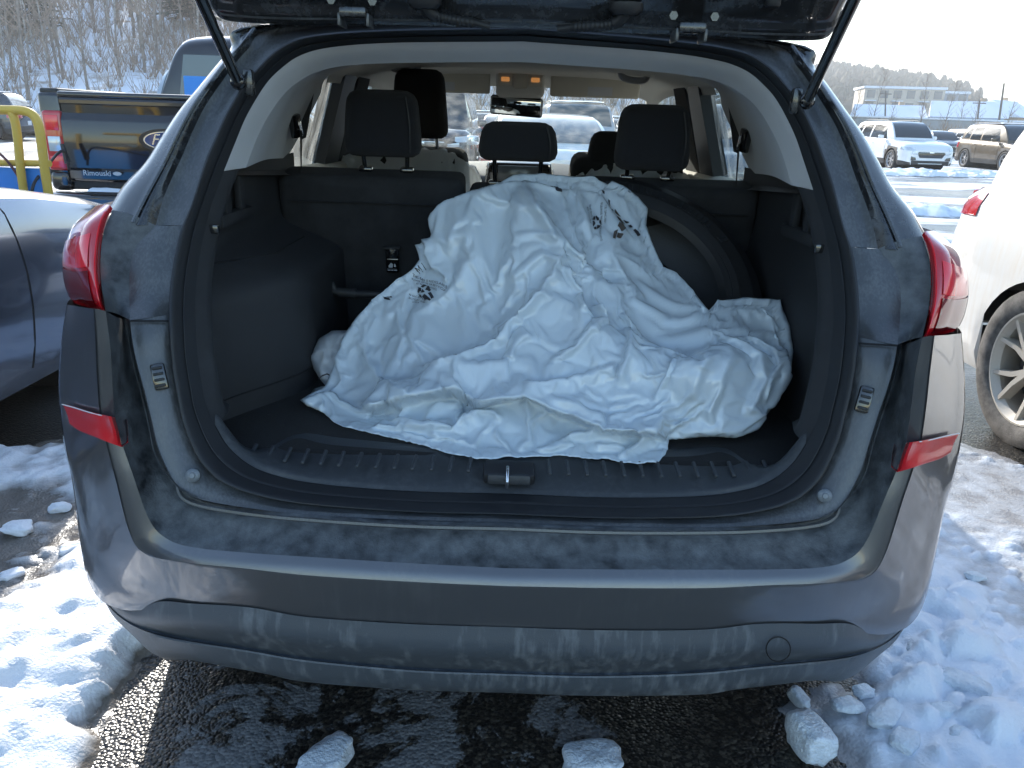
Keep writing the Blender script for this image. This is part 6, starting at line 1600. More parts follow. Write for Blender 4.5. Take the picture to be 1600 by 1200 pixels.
# ================================================================ ground
def ground_material():
    m = bpy.data.materials.new('lot_surface'); m.use_nodes = True; n, l = nodes_of(m); b = n['Principled BSDF']
    tc = n.new('ShaderNodeTexCoord')
    def mapped(sc):
        mp = n.new('ShaderNodeMapping'); mp.inputs['Scale'].default_value = sc; l.new(tc.outputs['Object'], mp.inputs[0]); return mp.outputs[0]
    def noise(scale, det, vec, dist=0.0, rg=0.6):
        t = n.new('ShaderNodeTexNoise'); t.inputs['Scale'].default_value = scale; t.inputs['Detail'].default_value = det; t.inputs['Distortion'].default_value = dist; t.inputs['Roughness'].default_value = rg
        l.new(vec, t.inputs['Vector']); return t.outputs[0]
    def rng(v, a, b_, lo=0.0, hi=1.0):
        r = n.new('ShaderNodeMapRange'); r.inputs[1].default_value = a; r.inputs[2].default_value = b_; r.inputs[3].default_value = lo; r.inputs[4].default_value = hi; l.new(v, r.inputs[0]); return r.outputs[0]
    def mix(f, a, c):
        x = n.new('ShaderNodeMix'); x.data_type = 'RGBA'
        l.new(f, x.inputs[0])
        for i, v in ((6, a), (7, c)):
            if isinstance(v, tuple): x.inputs[i].default_value = (*v, 1)
            else: l.new(v, x.inputs[i])
        return x.outputs[2]
    def math_(op, a, c):
        x = n.new('ShaderNodeMath'); x.operation = op
        for i, v in ((0, a), (1, c)):
            if isinstance(v, (int, float)): x.inputs[i].default_value = v
            else: l.new(v, x.inputs[i])
        return x.outputs[0]
    P1 = mapped((1, 1, 1))
    vor = n.new('ShaderNodeTexVoronoi'); vor.inputs['Scale'].default_value = 120; l.new(P1, vor.inputs['Vector'])
    stone = vor.outputs['Color']; sd_ = vor.outputs['Distance']
    sep = n.new('ShaderNodeSeparateColor'); l.new(stone, sep.inputs[0])
    agg = mix(rng(sep.outputs[0], 0.55, 1.0), (0.018, 0.016, 0.014), (0.085, 0.072, 0.055))
    dry = mix(sep.outputs[1], (0.10, 0.105, 0.11), (0.20, 0.20, 0.20))
    def blob(p, r0):
        d = n.new('ShaderNodeVectorMath'); d.operation = 'DISTANCE'; l.new(tc.outputs['Object'], d.inputs[0]); d.inputs[1].default_value = p
        return rng(d.outputs['Value'], 0.0, r0, 0.24, 0.0)
    pa = AZ(745, 1150); pb = AZ(395, 1165); pc = AZ(1000, 1128)
    dn = math_('ADD', math_('ADD', noise(4.0, 8, P1, 0.5, 0.7), math_('MAXIMUM', blob((pa.x, pa.y, 0), 0.34), blob((pb.x, pb.y, 0), 0.26))), -0.03)
    dryf = rng(dn, 0.585, 0.61)
    asph = mix(dryf, agg, dry)
    # slush and snow lying over the far lot, drawn out across the lanes
    P2 = mapped((0.35, 1.0, 1.0))
    sn = noise(0.55, 9, P2, 0.6, 0.68)
    sy = n.new('ShaderNodeSeparateXYZ'); l.new(tc.outputs['Object'], sy.inputs[0])
    fary = rng(sy.outputs[1], 3.0, 9.0)
    snowf = math_('MULTIPLY', rng(sn, 0.45, 0.53), fary)
    brown = rng(noise(0.30, 5, P2, 0.2), 0.50, 0.62)
    far_as = mix(fary, asph, mix(brown, (0.09, 0.085, 0.08), (0.20, 0.165, 0.125)))
    col = mix(snowf, far_as, (0.72, 0.74, 0.77))
    l.new(col, b.inputs['Base Color'])
    wet = math_('MULTIPLY', math_('SUBTRACT', 1.0, dryf), math_('SUBTRACT', 1.0, snowf))
    l.new(rng(wet, 0, 1, 0.75, 0.30), b.inputs['Roughness'])
    bp = n.new('ShaderNodeBump'); bp.inputs['Strength'].default_value = 0.6; bp.inputs['Distance'].default_value = 0.005
    hgt = math_('SUBTRACT', 1.0, sd_); l.new(hgt, bp.inputs['Height'])
    bp2 = n.new('ShaderNodeBump'); bp2.inputs['Strength'].default_value = 0.6; bp2.inputs['Distance'].default_value = 0.08; l.new(snowf, bp2.inputs['Height']); l.new(bp.outputs[0], bp2.inputs['Normal'])
    l.new(bp2.outputs[0], b.inputs['Normal'])
    MAT['lot_surface'] = m
    return m
ground_material()
gnd = me('ground', [(-900, -200, 0), (900, -200, 0), (900, 1500, 0), (-900, 1500, 0)], [(0, 1, 2, 3)], MAT['lot_surface'], None, smooth=False); gnd['kind'] = 'structure'

def snow_material(name, white=(0.80, 0.83, 0.87), slush=(0.20, 0.175, 0.15), z0=0.012, z1=0.04, ice=False):
    m = bpy.data.materials.new(name); m.use_nodes = True; n, l = nodes_of(m); b = n['Principled BSDF']
    tc = n.new('ShaderNodeTexCoord'); sy = n.new('ShaderNodeSeparateXYZ'); l.new(tc.outputs['Object'], sy.inputs[0])
    t = n.new('ShaderNodeTexNoise'); t.inputs['Scale'].default_value = 7; t.inputs['Detail'].default_value = 9; t.inputs['Roughness'].default_value = 0.7; l.new(tc.outputs['Object'], t.inputs['Vector'])
    ma = n.new('ShaderNodeMath'); ma.operation = 'MULTIPLY_ADD'; ma.inputs[1].default_value = 0.05; l.new(t.outputs[0], ma.inputs[0]); l.new(sy.outputs[2], ma.inputs[2])
    mr = n.new('ShaderNodeMapRange'); mr.inputs[1].default_value = z0 + 0.025; mr.inputs[2].default_value = z1 + 0.025; l.new(ma.outputs[0], mr.inputs[0])
    mx = n.new('ShaderNodeMix'); mx.data_type = 'RGBA'; mx.inputs[6].default_value = (*slush, 1); mx.inputs[7].default_value = (*white, 1); l.new(mr.outputs[0], mx.inputs[0]); l.new(mx.outputs[2], b.inputs['Base Color'])
    rr = n.new('ShaderNodeMapRange'); rr.inputs[3].default_value = 0.25; rr.inputs[4].default_value = 0.55 if not ice else 0.4; l.new(mr.outputs[0], rr.inputs[0]); l.new(rr.outputs[0], b.inputs['Roughness'])
    t2 = n.new('ShaderNodeTexNoise'); t2.inputs['Scale'].default_value = 130; t2.inputs['Detail'].default_value = 5; l.new(tc.outputs['Object'], t2.inputs['Vector'])
    bp = n.new('ShaderNodeBump'); bp.inputs['Strength'].default_value = 0.5; bp.inputs['Distance'].default_value = 0.006; l.new(t2.outputs[0], bp.inputs['Height']); l.new(bp.outputs[0], b.inputs['Normal'])
    b.inputs['Subsurface Weight'].default_value = 0.0
    MAT[name] = m; return m
snow_material('snow_left', (0.78, 0.80, 0.83), (0.17, 0.15, 0.13), 0.010, 0.034); snow_material('snow_right', (0.66, 0.72, 0.80), (0.26, 0.26, 0.27), 0.006, 0.030, True)
def seg_in(poly, x, y): return inside(x, y, np.array(poly, float))
def snow_patch(name, label, poly, hfun, mt, step, seed, ragged=0.10):
    P_ = np.array(poly, float); lo = P_.min(0) - 0.2; hi = P_.max(0) + 0.2
    nx = int((hi[0] - lo[0]) / step); ny = int((hi[1] - lo[1]) / step)
    X, Y = np.meshgrid(np.linspace(lo[0], hi[0], nx), np.linspace(lo[1], hi[1], ny), indexing='ij'); x = X.ravel(); y = Y.ravel()
    e = outline_dist(x, y, P_); s = np.where(inside(x, y, P_), e, -e)
    s = s + ragged * 2 * (fbm(x * 5, y * 5, 5, seed) - 0.5) + ragged * 0.6 * (fbm(x * 22, y * 22, 3, seed + 3) - 0.5)
    z = hfun(x, y, s)
    Z = z.reshape(nx, ny)
    V = np.stack([x, y, z], 1); F = []
    keep = np.maximum.reduce([Z[:-1, :-1], Z[1:, :-1], Z[:-1, 1:], Z[1:, 1:]]) > -0.004
    ii, jj = np.where(keep)
    a = ii * ny + jj; F = np.stack([a, a + ny, a + ny + 1, a + 1], 1)
    used = np.unique(F); rem = -np.ones(len(V), int); rem[used] = np.arange(len(used))
    o = me(name, V[used], rem[F].tolist(), mt, None, sharp=None)
    return tag(o, label, 'snow', kind='stuff')
def lumps(x, y, s, seed):
    wx = x + 0.25 * s * (fbm(x / s, y / s, 3, seed + 60) - 0.5); wy = y + 0.25 * s * (fbm(x / s, y / s, 3, seed + 80) - 0.5)
    d1, d2, idv = worley(wx / s, wy / s, seed); return np.clip((d2 - d1) * 1.6, 0, 1) ** 0.6 * (idv ** 1.5)
def h_left(x, y, s):
    k = np.clip(s / 0.09, 0, 1); k = k * k * (3 - 2 * k)
    # packed tracks with slush in the middle, loose snow at the edges
    tr = fbm(x * 2.4 + 3, y * 1.5 + 1, 4, 21)
    body = 0.006 + 0.055 * np.clip((tr - 0.46) * 3.5, 0, 1)
    body = body * (1 - 0.95 * np.exp(-((x + 1.42) ** 2 / 0.10 + (y - 1.98) ** 2 / 0.16))) * (1 - 0.7 * np.exp(-((x + 1.05) ** 2 / 0.02 + (y - 1.42) ** 2 / 0.05)))
    nearb = np.exp(-((x + 1.0) ** 2 / 0.05 + (y - 1.72) ** 2 / 0.10)); body = body + 0.075 * nearb + 0.05 * np.exp(-((x + 1.25) ** 2 / 0.18 + (y - 1.15) ** 2 / 0.10))
    z = body + 0.022 * lumps(x, y, 0.11, 5) * np.clip((tr - 0.36) * 5, 0, 1) + 0.014 * lumps(x, y, 0.05, 9) * np.clip((tr - 0.34) * 5, 0.15, 1) + 0.018 * (fbm(x * 16, y * 16, 4, 2) - 0.5) + 0.006 * (fbm(x * 60, y * 60, 3, 4) - 0.5)
    return np.where(s > 0, np.maximum(z, 0.004) * k, 0) + np.clip(s, -1, 0) * 0.3 - 0.003 * (s <= 0)
polyL = [(-0.80, 0.6), (-0.83, 1.27), (-0.88, 1.42), (-0.83, 1.60), (-0.84, 1.75), (-0.97, 1.9), (-1.0, 2.6), (-1.0, 4.3), (-1.9, 4.6), (-1.93, 2.9), (-2.35, 2.6), (-2.7, 2.0), (-2.7, 0.6)]
snow_patch('snow', 'trampled snow and brown slush between the blue-grey sedan and the dark SUV', polyL, h_left, MAT['snow_left'], 0.0125, 11)
def h_right(x, y, s):
    k = np.clip(s / 0.10, 0, 1); k = k * k * (3 - 2 * k)
    berm = np.exp(-((x - 1.10 - 0.10 * (y - 1.5)) ** 2) / 0.075) * np.clip(1.35 - 0.30 * (y - 1.4), 0.15, 1.2)
    rt = np.clip((x - 1.55) / 0.2, 0, 1)
    wx = x * 0.8 + y * 0.6; wy = -x * 0.6 + y * 0.8
    L1 = lumps(wx * 0.75, wy * 1.15, 0.12, 15); L2 = lumps(wx, wy * 1.3, 0.055, 19)
    z = 0.008 + berm * (0.022 + 0.050 * L1 + 0.024 * L2) + (1 - berm) * (0.004 + 0.016 * L2 * np.clip((fbm(x * 3, y * 3, 3, 8) - 0.45) * 6, 0, 1)) + 0.012 * (fbm(x * 14, y * 14, 4, 12) - 0.5) * (0.4 + berm)
    return np.where(s > 0, np.maximum(z, 0.003) * k, 0) + np.clip(s, -1, 0) * 0.3 - 0.003 * (s <= 0)
polyR = [(0.80, 0.6), (0.72, 1.30), (0.70, 1.50), (0.90, 1.60), (0.96, 1.72), (1.0, 1.95), (1.02, 2.6), (1.05, 4.4), (1.95, 4.9), (2.0, 3.3), (2.35, 2.75), (2.9, 2.2), (2.9, 0.6)]
snow_patch('snow', 'bluish broken snow and ice between the dark SUV and the salt-stained white crossover', polyR, h_right, MAT['snow_right'], 0.0125, 23)
# ploughed ridge further back on the right
def h_ridge(x, y, s):
    k = np.clip(s / 0.35, 0, 1)
    return np.where(s > 0, k * (0.05 + 0.10 * fbm(x * 1.5, y * 2.5, 4, 31) + 0.10 * lumps(x, y, 0.4, 33) + 0.05 * lumps(x, y, 0.16, 35)), 0) + np.clip(s, -1, 0) * 0.3 - 0.003 * (s <= 0)
snow_patch('snow_ridge', 'low ploughed ridge of snow crossing the lot behind the white crossover', [(2.2, 13.2), (9.5, 12.9), (14, 13.5), (14, 14.3), (8, 14.2), (2.2, 14.3)], h_ridge, MAT['snow_right'], 0.06, 41, 0.3)
snow_patch('snow_ridge', 'thin snow bank in front of the parked cars on the far side', [(9, 24.2), (14, 25.4), (18, 26.8), (24, 27.5), (24, 29), (17, 28.3), (12, 27.2), (9, 26)], h_ridge, MAT['snow_left'], 0.09, 43, 0.6)

# loose blocks of snow and ice
mat('ice_block', (0.62, 0.69, 0.76), 0.4, bump=0.8, bscale=90, var=0.14, vscale=25, dust=0.3, dcol=(0.3, 0.28, 0.26), dscale=14)
def snow_chunk(px, py, sx, sy, sz, seed, label, group=None, rz=0.0, mt='ice_block'):
    c = AZ(px, py, 0.0); rng_ = np.random.RandomState(seed)
    b = bmesh.new(); bmesh.ops.create_icosphere(b, subdivisions=4, radius=1.0)
    for v in b.verts:
        p = np.array(v.co); q = np.sign(p) * np.abs(p) ** 0.62
        # chop with a few random planes for flat broken faces
        for k in range(9):
            nn = rng_.randn(3) if False else None
        v.co = q
    planes = [(Vector(rng_.randn(3)).normalized(), rng_.uniform(0.80, 1.0)) for _ in range(6)]
    for v in b.verts:
        for nn, dd in planes:
            t = v.co.dot(nn) - dd
            if t > 0: v.co -= nn * t
        q = v.co
        w_ = 0.30 * (float(fbm(np.array([q.x * 2.2 + seed]), np.array([q.y * 2.2 + q.z * 1.7]), 4, seed)[0]) - 0.5)
        v.co = Vector((q.x * sx, q.y * sy, (q.z) * sz)) * (1 + w_)
    zmin = min(v.co.z for v in b.verts)
    for v in b.verts: v.co.z -= zmin
    o = bmo('snow_chunk', b, MAT[mt], None, sharp=None, loc=(c.x, c.y, -0.004)); o.rotation_euler = (0, 0, rz)
    return tag(o, label, 'snow chunk', group)
snow_chunk(505, 1198, 0.050, 0.075, 0.022, 3, 'smooth oblong block of snow on the wet asphalt, rounded at its upper edge', rz=-0.35)
snow_chunk(926, 1202, 0.066, 0.050, 0.026, 8, 'square block of snow with broken corners on the wet asphalt', rz=0.1)
snow_chunk(1262, 1178, 0.040, 0.060, 0.045, 5, 'upright lump of clear ice at the edge of the bluish snow', rz=0.3)
snow_chunk(1247, 1098, 0.018, 0.036, 0.018, 6, 'thin finger of ice lying on the wet asphalt beside the bluish snow', rz=0.25)
for i, (px_i, py_i, s_) in enumerate(((1440, 1040, 0.07), (1395, 985, 0.05), (1320, 1120, 0.05), (1345, 1098, 0.042), (1380, 1135, 0.06), (1500, 1090, 0.07), (1540, 1150, 0.06), (1460, 1130, 0.05), (1530, 1012, 0.05), (1410, 1175, 0.055), (1500, 1170, 0.05), (1450, 940, 0.045), (1520, 915, 0.04), (1490, 990, 0.05))):
    o = snow_chunk(px_i, py_i, s_ * 0.85 * (0.7 + 0.6 * ((i * 37) % 10) / 10), s_ * 0.5, s_ * 0.26, 30 + i, 'jagged slab of bluish ice lying in the broken snow beside the dark SUV', 'ice slabs in the broken snow', rz=-0.6 + 0.35 * (i % 5)); o.location.z = 0.022
for i, (px_i, py_i, s_) in enumerate(((30, 835, 0.055), (95, 800, 0.04), (20, 905, 0.035), (110, 865, 0.04), (60, 760, 0.03))):
    o = snow_chunk(px_i, py_i, s_ * 0.9, s_ * 0.7, s_ * 0.34, 60 + i, 'rounded lump of snow in the slush beside the blue-grey sedan', 'snow lumps in the slush', rz=0.4 * i, mt='snow_cap'); o.location.z = 0.004

# ================================================================ slopes
def az_dir(a): return math.sin(R(a)), math.cos(R(a))
def hill_h(a, r_):
    ramp = np.clip((15 - a) / 7.0, 0, 1); rb = 50 + 4 * np.sin(R(1) * a * 6)
    u = np.clip(r_ - rb, 0, None)
    return ramp * (0.26 * u + 0.0016 * np.clip(u - 10, 0, None) ** 2 * 0.6) * (0.9 + 0.35 * (fbm(a / 6.0, r_ / 25.0, 4, 90) - 0.5)) - 0.4 * (u <= 0)
aa = np.linspace(-60, 24, 170); rr = np.concatenate([np.linspace(46, 90, 60), np.linspace(92, 190, 40)])
A_, R_ = np.meshgrid(aa, rr, indexing='ij'); Hh = hill_h(A_, R_)
GH = np.stack([np.sin(np.radians(A_)) * R_, np.cos(np.radians(A_)) * R_, Hh], -1)
mat('hill_snow', (0.72, 0.76, 0.82), 0.85, vcol=(0.30, 0.25, 0.20), vscale=0.55, bump=0.4, bscale=3)
hn, hlk = nodes_of(MAT['hill_snow'])
for nd in hn:
    if nd.type == 'MAP_RANGE': nd.inputs[1].default_value = 0.55; nd.inputs[2].default_value = 0.68
hill = me('hill', *grid_vf(GH), MAT['hill_snow'], None, sharp=None); hill['kind'] = 'structure'
def far_sky(a): return np.interp(a, [10, 13, 20, 22, 24, 26, 28.5, 31, 34, 40, 60], [0, 2.2, 3.3, 3.2, 2.9, 2.6, 1.9, 1.2, 0.55, 0.3, 0.2])
aa2 = np.linspace(10, 60, 120); rr2 = np.linspace(250, 520, 40)
A2, R2 = np.meshgrid(aa2, rr2, indexing='ij')
H2_ = np.tan(np.radians(far_sky(A2))) * 420 * np.clip((R2 - 250) / 170, 0, 1) ** 0.8 * (0.95 + 0.1 * fbm(A2 / 2, R2 / 40, 3, 6)) - 0.5
GH2 = np.stack([np.sin(np.radians(A2)) * R2, np.cos(np.radians(A2)) * R2, H2_], -1)
mat('far_hill', (0.13, 0.105, 0.085), 0.9, vcol=(0.40, 0.40, 0.42), vscale=0.05)
fh = me('hill', *grid_vf(GH2), MAT['far_hill'], None, sharp=None); fh['kind'] = 'structure'

# ---------------------------------------------------------------- trees
mat('bark_grey', (0.20, 0.17, 0.145), 0.9, var=0.35, vscale=3); mat('bark_birch', (0.45, 0.43, 0.40), 0.8, vcol=(0.10, 0.09, 0.08), vscale=2.5); mat('twig', (0.26, 0.20, 0.155), 0.9, var=0.3, vscale=1.0)
mat('needle', (0.028, 0.050, 0.026), 0.8, var=0.4, vscale=1.5); mat('twig_warm', (0.30, 0.20, 0.11), 0.9, var=0.3, vscale=1.0)
def bare_tree(seed, h, birch=False):
    rng = random.Random(seed); tr_parts = []; tw = []
    lean = Vector((rng.uniform(-0.08, 0.08), rng.uniform(-0.08, 0.08), 0))
    def tp_(t): return Vector((lean.x * t * h + 0.12 * math.sin(t * 4 + seed), lean.y * t * h + 0.10 * math.sin(t * 5 + 2 * seed), t * h))
    r0 = 0.0072 * h + 0.012
    tr_parts.append(tube_vf([tp_(i / 9) for i in range(10)], [r0 * (1 - 0.92 * i / 9) for i in range(10)], 6))
    for k in range(int(h * 2.6)):
        t = rng.uniform(0.22, 0.98); base = tp_(t); an = rng.uniform(0, 6.283); up_ = rng.uniform(0.5, 1.4)
        L = h * rng.uniform(0.12, 0.24) * (1.15 - t * 0.7)
        d = Vector((math.cos(an), math.sin(an), up_)).normalized()
        pts = [base]
        for q in range(4):
            d = (d + Vector((rng.uniform(-.25, .25), rng.uniform(-.25, .25), rng.uniform(-.02, .30)))).normalized(); pts.append(pts[-1] + d * L / 4)
        rb = r0 * (1 - 0.9 * t) * 0.5 + 0.006
        tw.append(tube_vf(pts, [rb * (1 - 0.8 * i / 4) for i in range(5)], 3, False))
        for q in range(6):
            p0 = pts[rng.randint(1, 4)]; d2 = (d + Vector((rng.uniform(-1, 1), rng.uniform(-1, 1), rng.uniform(-.3, .9)))).normalized(); L2 = L * rng.uniform(0.25, 0.5)
            m_ = p0 + d2 * L2 * 0.5 + Vector((rng.uniform(-.05, .05), rng.uniform(-.05, .05), 0.03))
            tw.append(tube_vf([p0, m_, p0 + d2 * L2 + Vector((0, 0, L2 * 0.15))], [0.010, 0.008, 0.004], 3, False))
    return join_vf(tr_parts), join_vf(tw)
def conifer(seed, h):
    rng = random.Random(seed); nd = []
    trunk = tube_vf([(0, 0, h * i / 5) for i in range(6)], [0.012 * h * (1 - 0.95 * i / 5) + 0.01 for i in range(6)], 6)
    z = h * 0.12
    while z < h * 0.98:
        L = (h - z) * rng.uniform(0.20, 0.30) + 0.12; nb = rng.randint(5, 7); a0 = rng.uniform(0, 6.28)
        for k in range(nb):
            an = a0 + 6.283 * k / nb + rng.uniform(-.3, .3); Lk = L * rng.uniform(0.7, 1.15); c, s = math.cos(an), math.sin(an)
            for q in range(7):
                f0 = (q + 0.3) / 7; x = Lk * f0; zz = z - 0.28 * x + 0.10 * x * f0 + rng.uniform(-.05, .05); wd = 0.32 * Lk * (1.1 - f0) + 0.05
                for sg in (-1, 1):
                    p = Vector((c * x, s * x, zz)); o_ = Vector((-s * sg * wd + c * wd * 0.6, c * sg * wd + s * wd * 0.6, -0.12 * wd - rng.uniform(0, .1)))
                    e_ = Vector((c, s, -0.2)) * 0.10 * Lk
                    nd.append(([p - e_, p + e_, p + o_ + e_ * 0.4, p + o_ - e_ * 0.2 + Vector((0, 0, -0.04))], [(0, 1, 2, 3)]))
        z += h * rng.uniform(0.028, 0.045)
    return trunk, join_vf(nd)
PROTO = []
def tm_(nm, vf, mt):
    m = bpy.data.meshes.new(nm); m.from_pydata([tuple(v) for v in vf[0]], [], vf[1]); m.materials.append(MAT[mt]); return m
for i in range(6):
    bi = i in (2, 5); t_, c_ = bare_tree(100 + i, 10.0 + i * 0.7, bi); PROTO.append((tm_('trunk', t_, 'bark_birch' if bi else 'bark_grey'), tm_('crown', c_, 'twig'), bi, False))
for i in range(3):
    t_, c_ = conifer(300 + i, 9.0 + 1.5 * i); PROTO.append((tm_('trunk', t_, 'bark_grey'), tm_('crown', c_, 'needle'), False, True))
def plant(i, loc, sc, rz, label, group, cat='tree', name=None):
    a, b_, bi, con = PROTO[i]
    T = empty(name or ('conifer' if con else ('birch_tree' if bi else 'bare_tree')), loc, rz, label, cat, group); T.scale = (sc, sc, sc)
    for nm, m in (('trunk', a), ('crown', b_)):
        o = bpy.data.objects.new(nm, m); link(o, T)
    return T
LAB = {'bare': ('leafless grey-brown tree standing on the snowy wooded slope', 'bare trees on the slope'), 'birch': ('pale-barked leafless birch standing on the snowy wooded slope', 'birches on the slope'), 'con': ('dark green conifer standing among bare trees on the snowy slope', 'conifers on the slope')}
rt = random.Random(5)
def hillz(a, r_): return float(hill_h(np.array([a]), np.array([r_]))[0])
cnt = 0
for a0, a1, n0, rmin in ((-37, -17, 150, 57), (-17, -7.5, 34, 57), (-7.5, 6, 70, 55), (6, 15, 36, 55)):
    for k in range(n0):
        a = rt.uniform(a0, a1); r_ = rmin + (rt.random() ** 1.25) * 58
        if a < -17 and r_ < 62 and rt.random() < 0.75: r_ += 12
        x, y = az_dir(a); z = hillz(a, r_) - 0.1
        u = rt.random(); i = rt.choice((6, 7, 8)) if u < (0.17 if r_ > 72 else 0.04) else (rt.choice((2, 5)) if u < 0.32 else rt.choice((0, 1, 3, 4)))
        ky = 'con' if i > 5 else ('birch' if i in (2, 5) else 'bare')
        plant(i, (x * r_, y * r_, z), rt.uniform(0.65, 1.15), rt.uniform(0, 6.28), *LAB[ky]); cnt += 1
# brushwood on the slope: one tangle
def brush(name, label, areas, n, hs, mt, seed):
    rng = random.Random(seed); parts = []
    for k in range(n):
        a0, a1, r0, r1 = areas[k % len(areas)]; a = rng.uniform(a0, a1); r_ = rng.uniform(r0, r1); x, y = az_dir(a); p = Vector((x * r_, y * r_, max(0, hillz(a, r_)) - 0.05))
        for q in range(6):
            h = rng.uniform(*hs); d = Vector((rng.uniform(-.6, .6), rng.uniform(-.6, .6), 1)).normalized(); m_ = p + d * h * 0.5 + Vector((rng.uniform(-.1, .1), rng.uniform(-.1, .1), 0))
            parts.append(tube_vf([p, m_, p + d * h + Vector((rng.uniform(-.2, .2), rng.uniform(-.2, .2), 0))], [0.022, 0.015, 0.006], 3, False))
    V, F = join_vf(parts); o = me(name, V, F, mt, None, smooth=False)
    return tag(o, label, 'brushwood', kind='stuff')
brush('brushwood', 'thin leafless brushwood covering the snowy slope', [(-38, -16, 52, 110), (-38, -16, 60, 100), (-8, 14, 51, 80), (-17, -7, 52, 90)], 2600, (0.8, 2.6), MAT['twig'], 9)
brush('brushwood', 'tan leafless bushes along the far edge of the lot', [(18, 36, 62, 80), (20, 34, 66, 110), (-8, 12, 46, 52)], 650, (0.8, 2.4), MAT['twig_warm'], 10)
# far wood on the right-hand hill
def far_wood():
    rng = random.Random(77); parts = []
    for k in range(2300):
        a = rng.uniform(12, 36); r_ = rng.uniform(262, 430); x, y = az_dir(a)
        z = float(np.interp(r_, rr2, GH2[int(np.clip((a - 10) / 50 * 119, 0, 119)), :, 2])); h = rng.uniform(4.0, 8.5) * (0.55 if a > 29 else 1); w_ = h * rng.uniform(0.20, 0.36)
        con = rng.random() < 0.35
        V = []; F = []; n0 = 6; lv_ = ((0.0, 0.25), (0.25, 1.0), (0.6, 0.62), (1.0, 0.03)) if con else ((0.0, 0.15), (0.35, 0.8), (0.7, 0.95), (1.0, 0.35))
        for t, q in lv_:
            for j in range(n0):
                an = 6.283 * j / n0 + rng.uniform(-.3, .3); rr_ = w_ * q * rng.uniform(0.7, 1.25); V.append((x * r_ + rr_ * math.cos(an), y * r_ + rr_ * math.sin(an), z + h * t + rng.uniform(-.25, .25)))
        for q in range(3):
            for j in range(n0): F.append((q * n0 + j, q * n0 + (j + 1) % n0, (q + 1) * n0 + (j + 1) % n0, (q + 1) * n0 + j))
        parts.append((V, F))
    V, F = join_vf(parts); mat('far_trees', (0.16, 0.125, 0.085), 0.95, vcol=(0.07, 0.075, 0.05), vscale=0.12)
    return tag(me('far_wood', V, F, MAT['far_trees'], None, smooth=False), 'mixed wood covering the far hill', 'woodland', kind='stuff')
far_wood()

# ---------------------------------------------------------------- far buildings, wall, poles
mat('render_cream', (0.52, 0.46, 0.38), 0.85, var=0.08, vscale=0.5); mat('render_grey', (0.32, 0.34, 0.38), 0.8); mat('roof_snow', (0.78, 0.81, 0.86), 0.85); mat('siding_blue', (0.45, 0.55, 0.65), 0.8); mat('siding_tan', (0.45, 0.33, 0.22), 0.8)
mat('concrete', (0.36, 0.37, 0.38), 0.85, var=0.15, vscale=0.8); mat('window_far', (0.10, 0.13, 0.17), 0.1, coat=0.5); mat('pole_wood', (0.16, 0.14, 0.12), 0.9)
def apartment(loc, rz, w_, d_, h, mt, label, nw, ns):
    T = empty('apartment_block', loc, rz, label, 'building')
    rbox('wall', (w_, d_, h), (0, 0, h / 2), MAT[mt], T, 0.05, 1)
    rbox('roof', (w_ + 0.6, d_ + 0.6, 0.5), (0, 0, h + 0.2), MAT['roof_snow'], T, 0.1, 1)
    m = bpy.data.meshes.new('window'); b = rbox_bm((1.5, 0.12, 1.5), 0.02, 1); b.to_mesh(m); b.free(); m.materials.append(MAT['window_far'])
    bm_ = bpy.data.meshes.new('balcony'); b = rbox_bm((w_ / nw * 0.8, 1.2, 0.18), 0.03, 1); b.to_mesh(bm_); b.free(); bm_.materials.append(MAT['roof_snow'])
    for i in range(nw):
        for j in range(ns):
            o = bpy.data.objects.new('window', m); link(o, T); o.location = (-w_ / 2 + (i + 0.5) * w_ / nw, -d_ / 2 - 0.02, (j + 0.55) * h / ns)
            if i % 2 == 0 and j > 0: o = bpy.data.objects.new('balcony', bm_); link(o, T); o.location = (-w_ / 2 + (i + 0.5) * w_ / nw, -d_ / 2 - 0.6, j * h / ns)
    return T
apartment((78, 172, 0), R(-12), 15, 11, 9.4, 'render_cream', 'cream apartment block with balconies below the wooded hill', 6, 4)
apartment((89.5, 176, 0), R(-12), 6.5, 11, 9.0, 'render_grey', 'grey apartment wing beside the cream block', 3, 4)
def house(loc, rz, w_, d_, h, mt, label):
    T = empty('house', loc, rz, label, 'house')
    rbox('wall', (w_, d_, h), (0, 0, h / 2), MAT[mt], T, 0.05, 1)
    rh = h * 0.62; o = 0.5
    V = [(-w_ / 2 - o, -d_ / 2 - o, h - 0.1), (w_ / 2 + o, -d_ / 2 - o, h - 0.1), (w_ / 2 + o, d_ / 2 + o, h - 0.1), (-w_ / 2 - o, d_ / 2 + o, h - 0.1), (-w_ / 2 - o, 0, h + rh), (w_ / 2 + o, 0, h + rh)]
    me('roof', V, [(0, 1, 5, 4), (2, 3, 4, 5), (0, 4, 3), (1, 2, 5), (3, 2, 1, 0)], MAT['roof_snow'], T, smooth=False)
    for x in (-w_ * 0.28, 0, w_ * 0.28): rbox('window', (1.1, 0.1, 1.2), (x, -d_ / 2 - 0.02, h * 0.5), MAT['window_far'], T, 0.02, 1)
    rbox('chimney', (0.7, 0.7, 1.4), (w_ * 0.2, 0.6, h + rh * 0.9), MAT['siding_tan'], T, 0.03, 1)
    return T
house((66, 122, 0), R(-25), 9, 8, 3.6, 'siding_blue', 'pale blue house with a broad snowy roof beyond the concrete wall')
house((74, 127, 0), R(40), 9, 8, 3.9, 'siding_tan', 'tan house with a snowy gable beside the pale blue house')
house((82, 126, 0), R(-10), 10, 8, 3.4, 'render_grey', 'grey house with a long snowy roof beside the tan house')
house((90, 118, 0), R(30), 9, 8, 3.4, 'siding_blue', 'small blue house near the leaning utility pole')
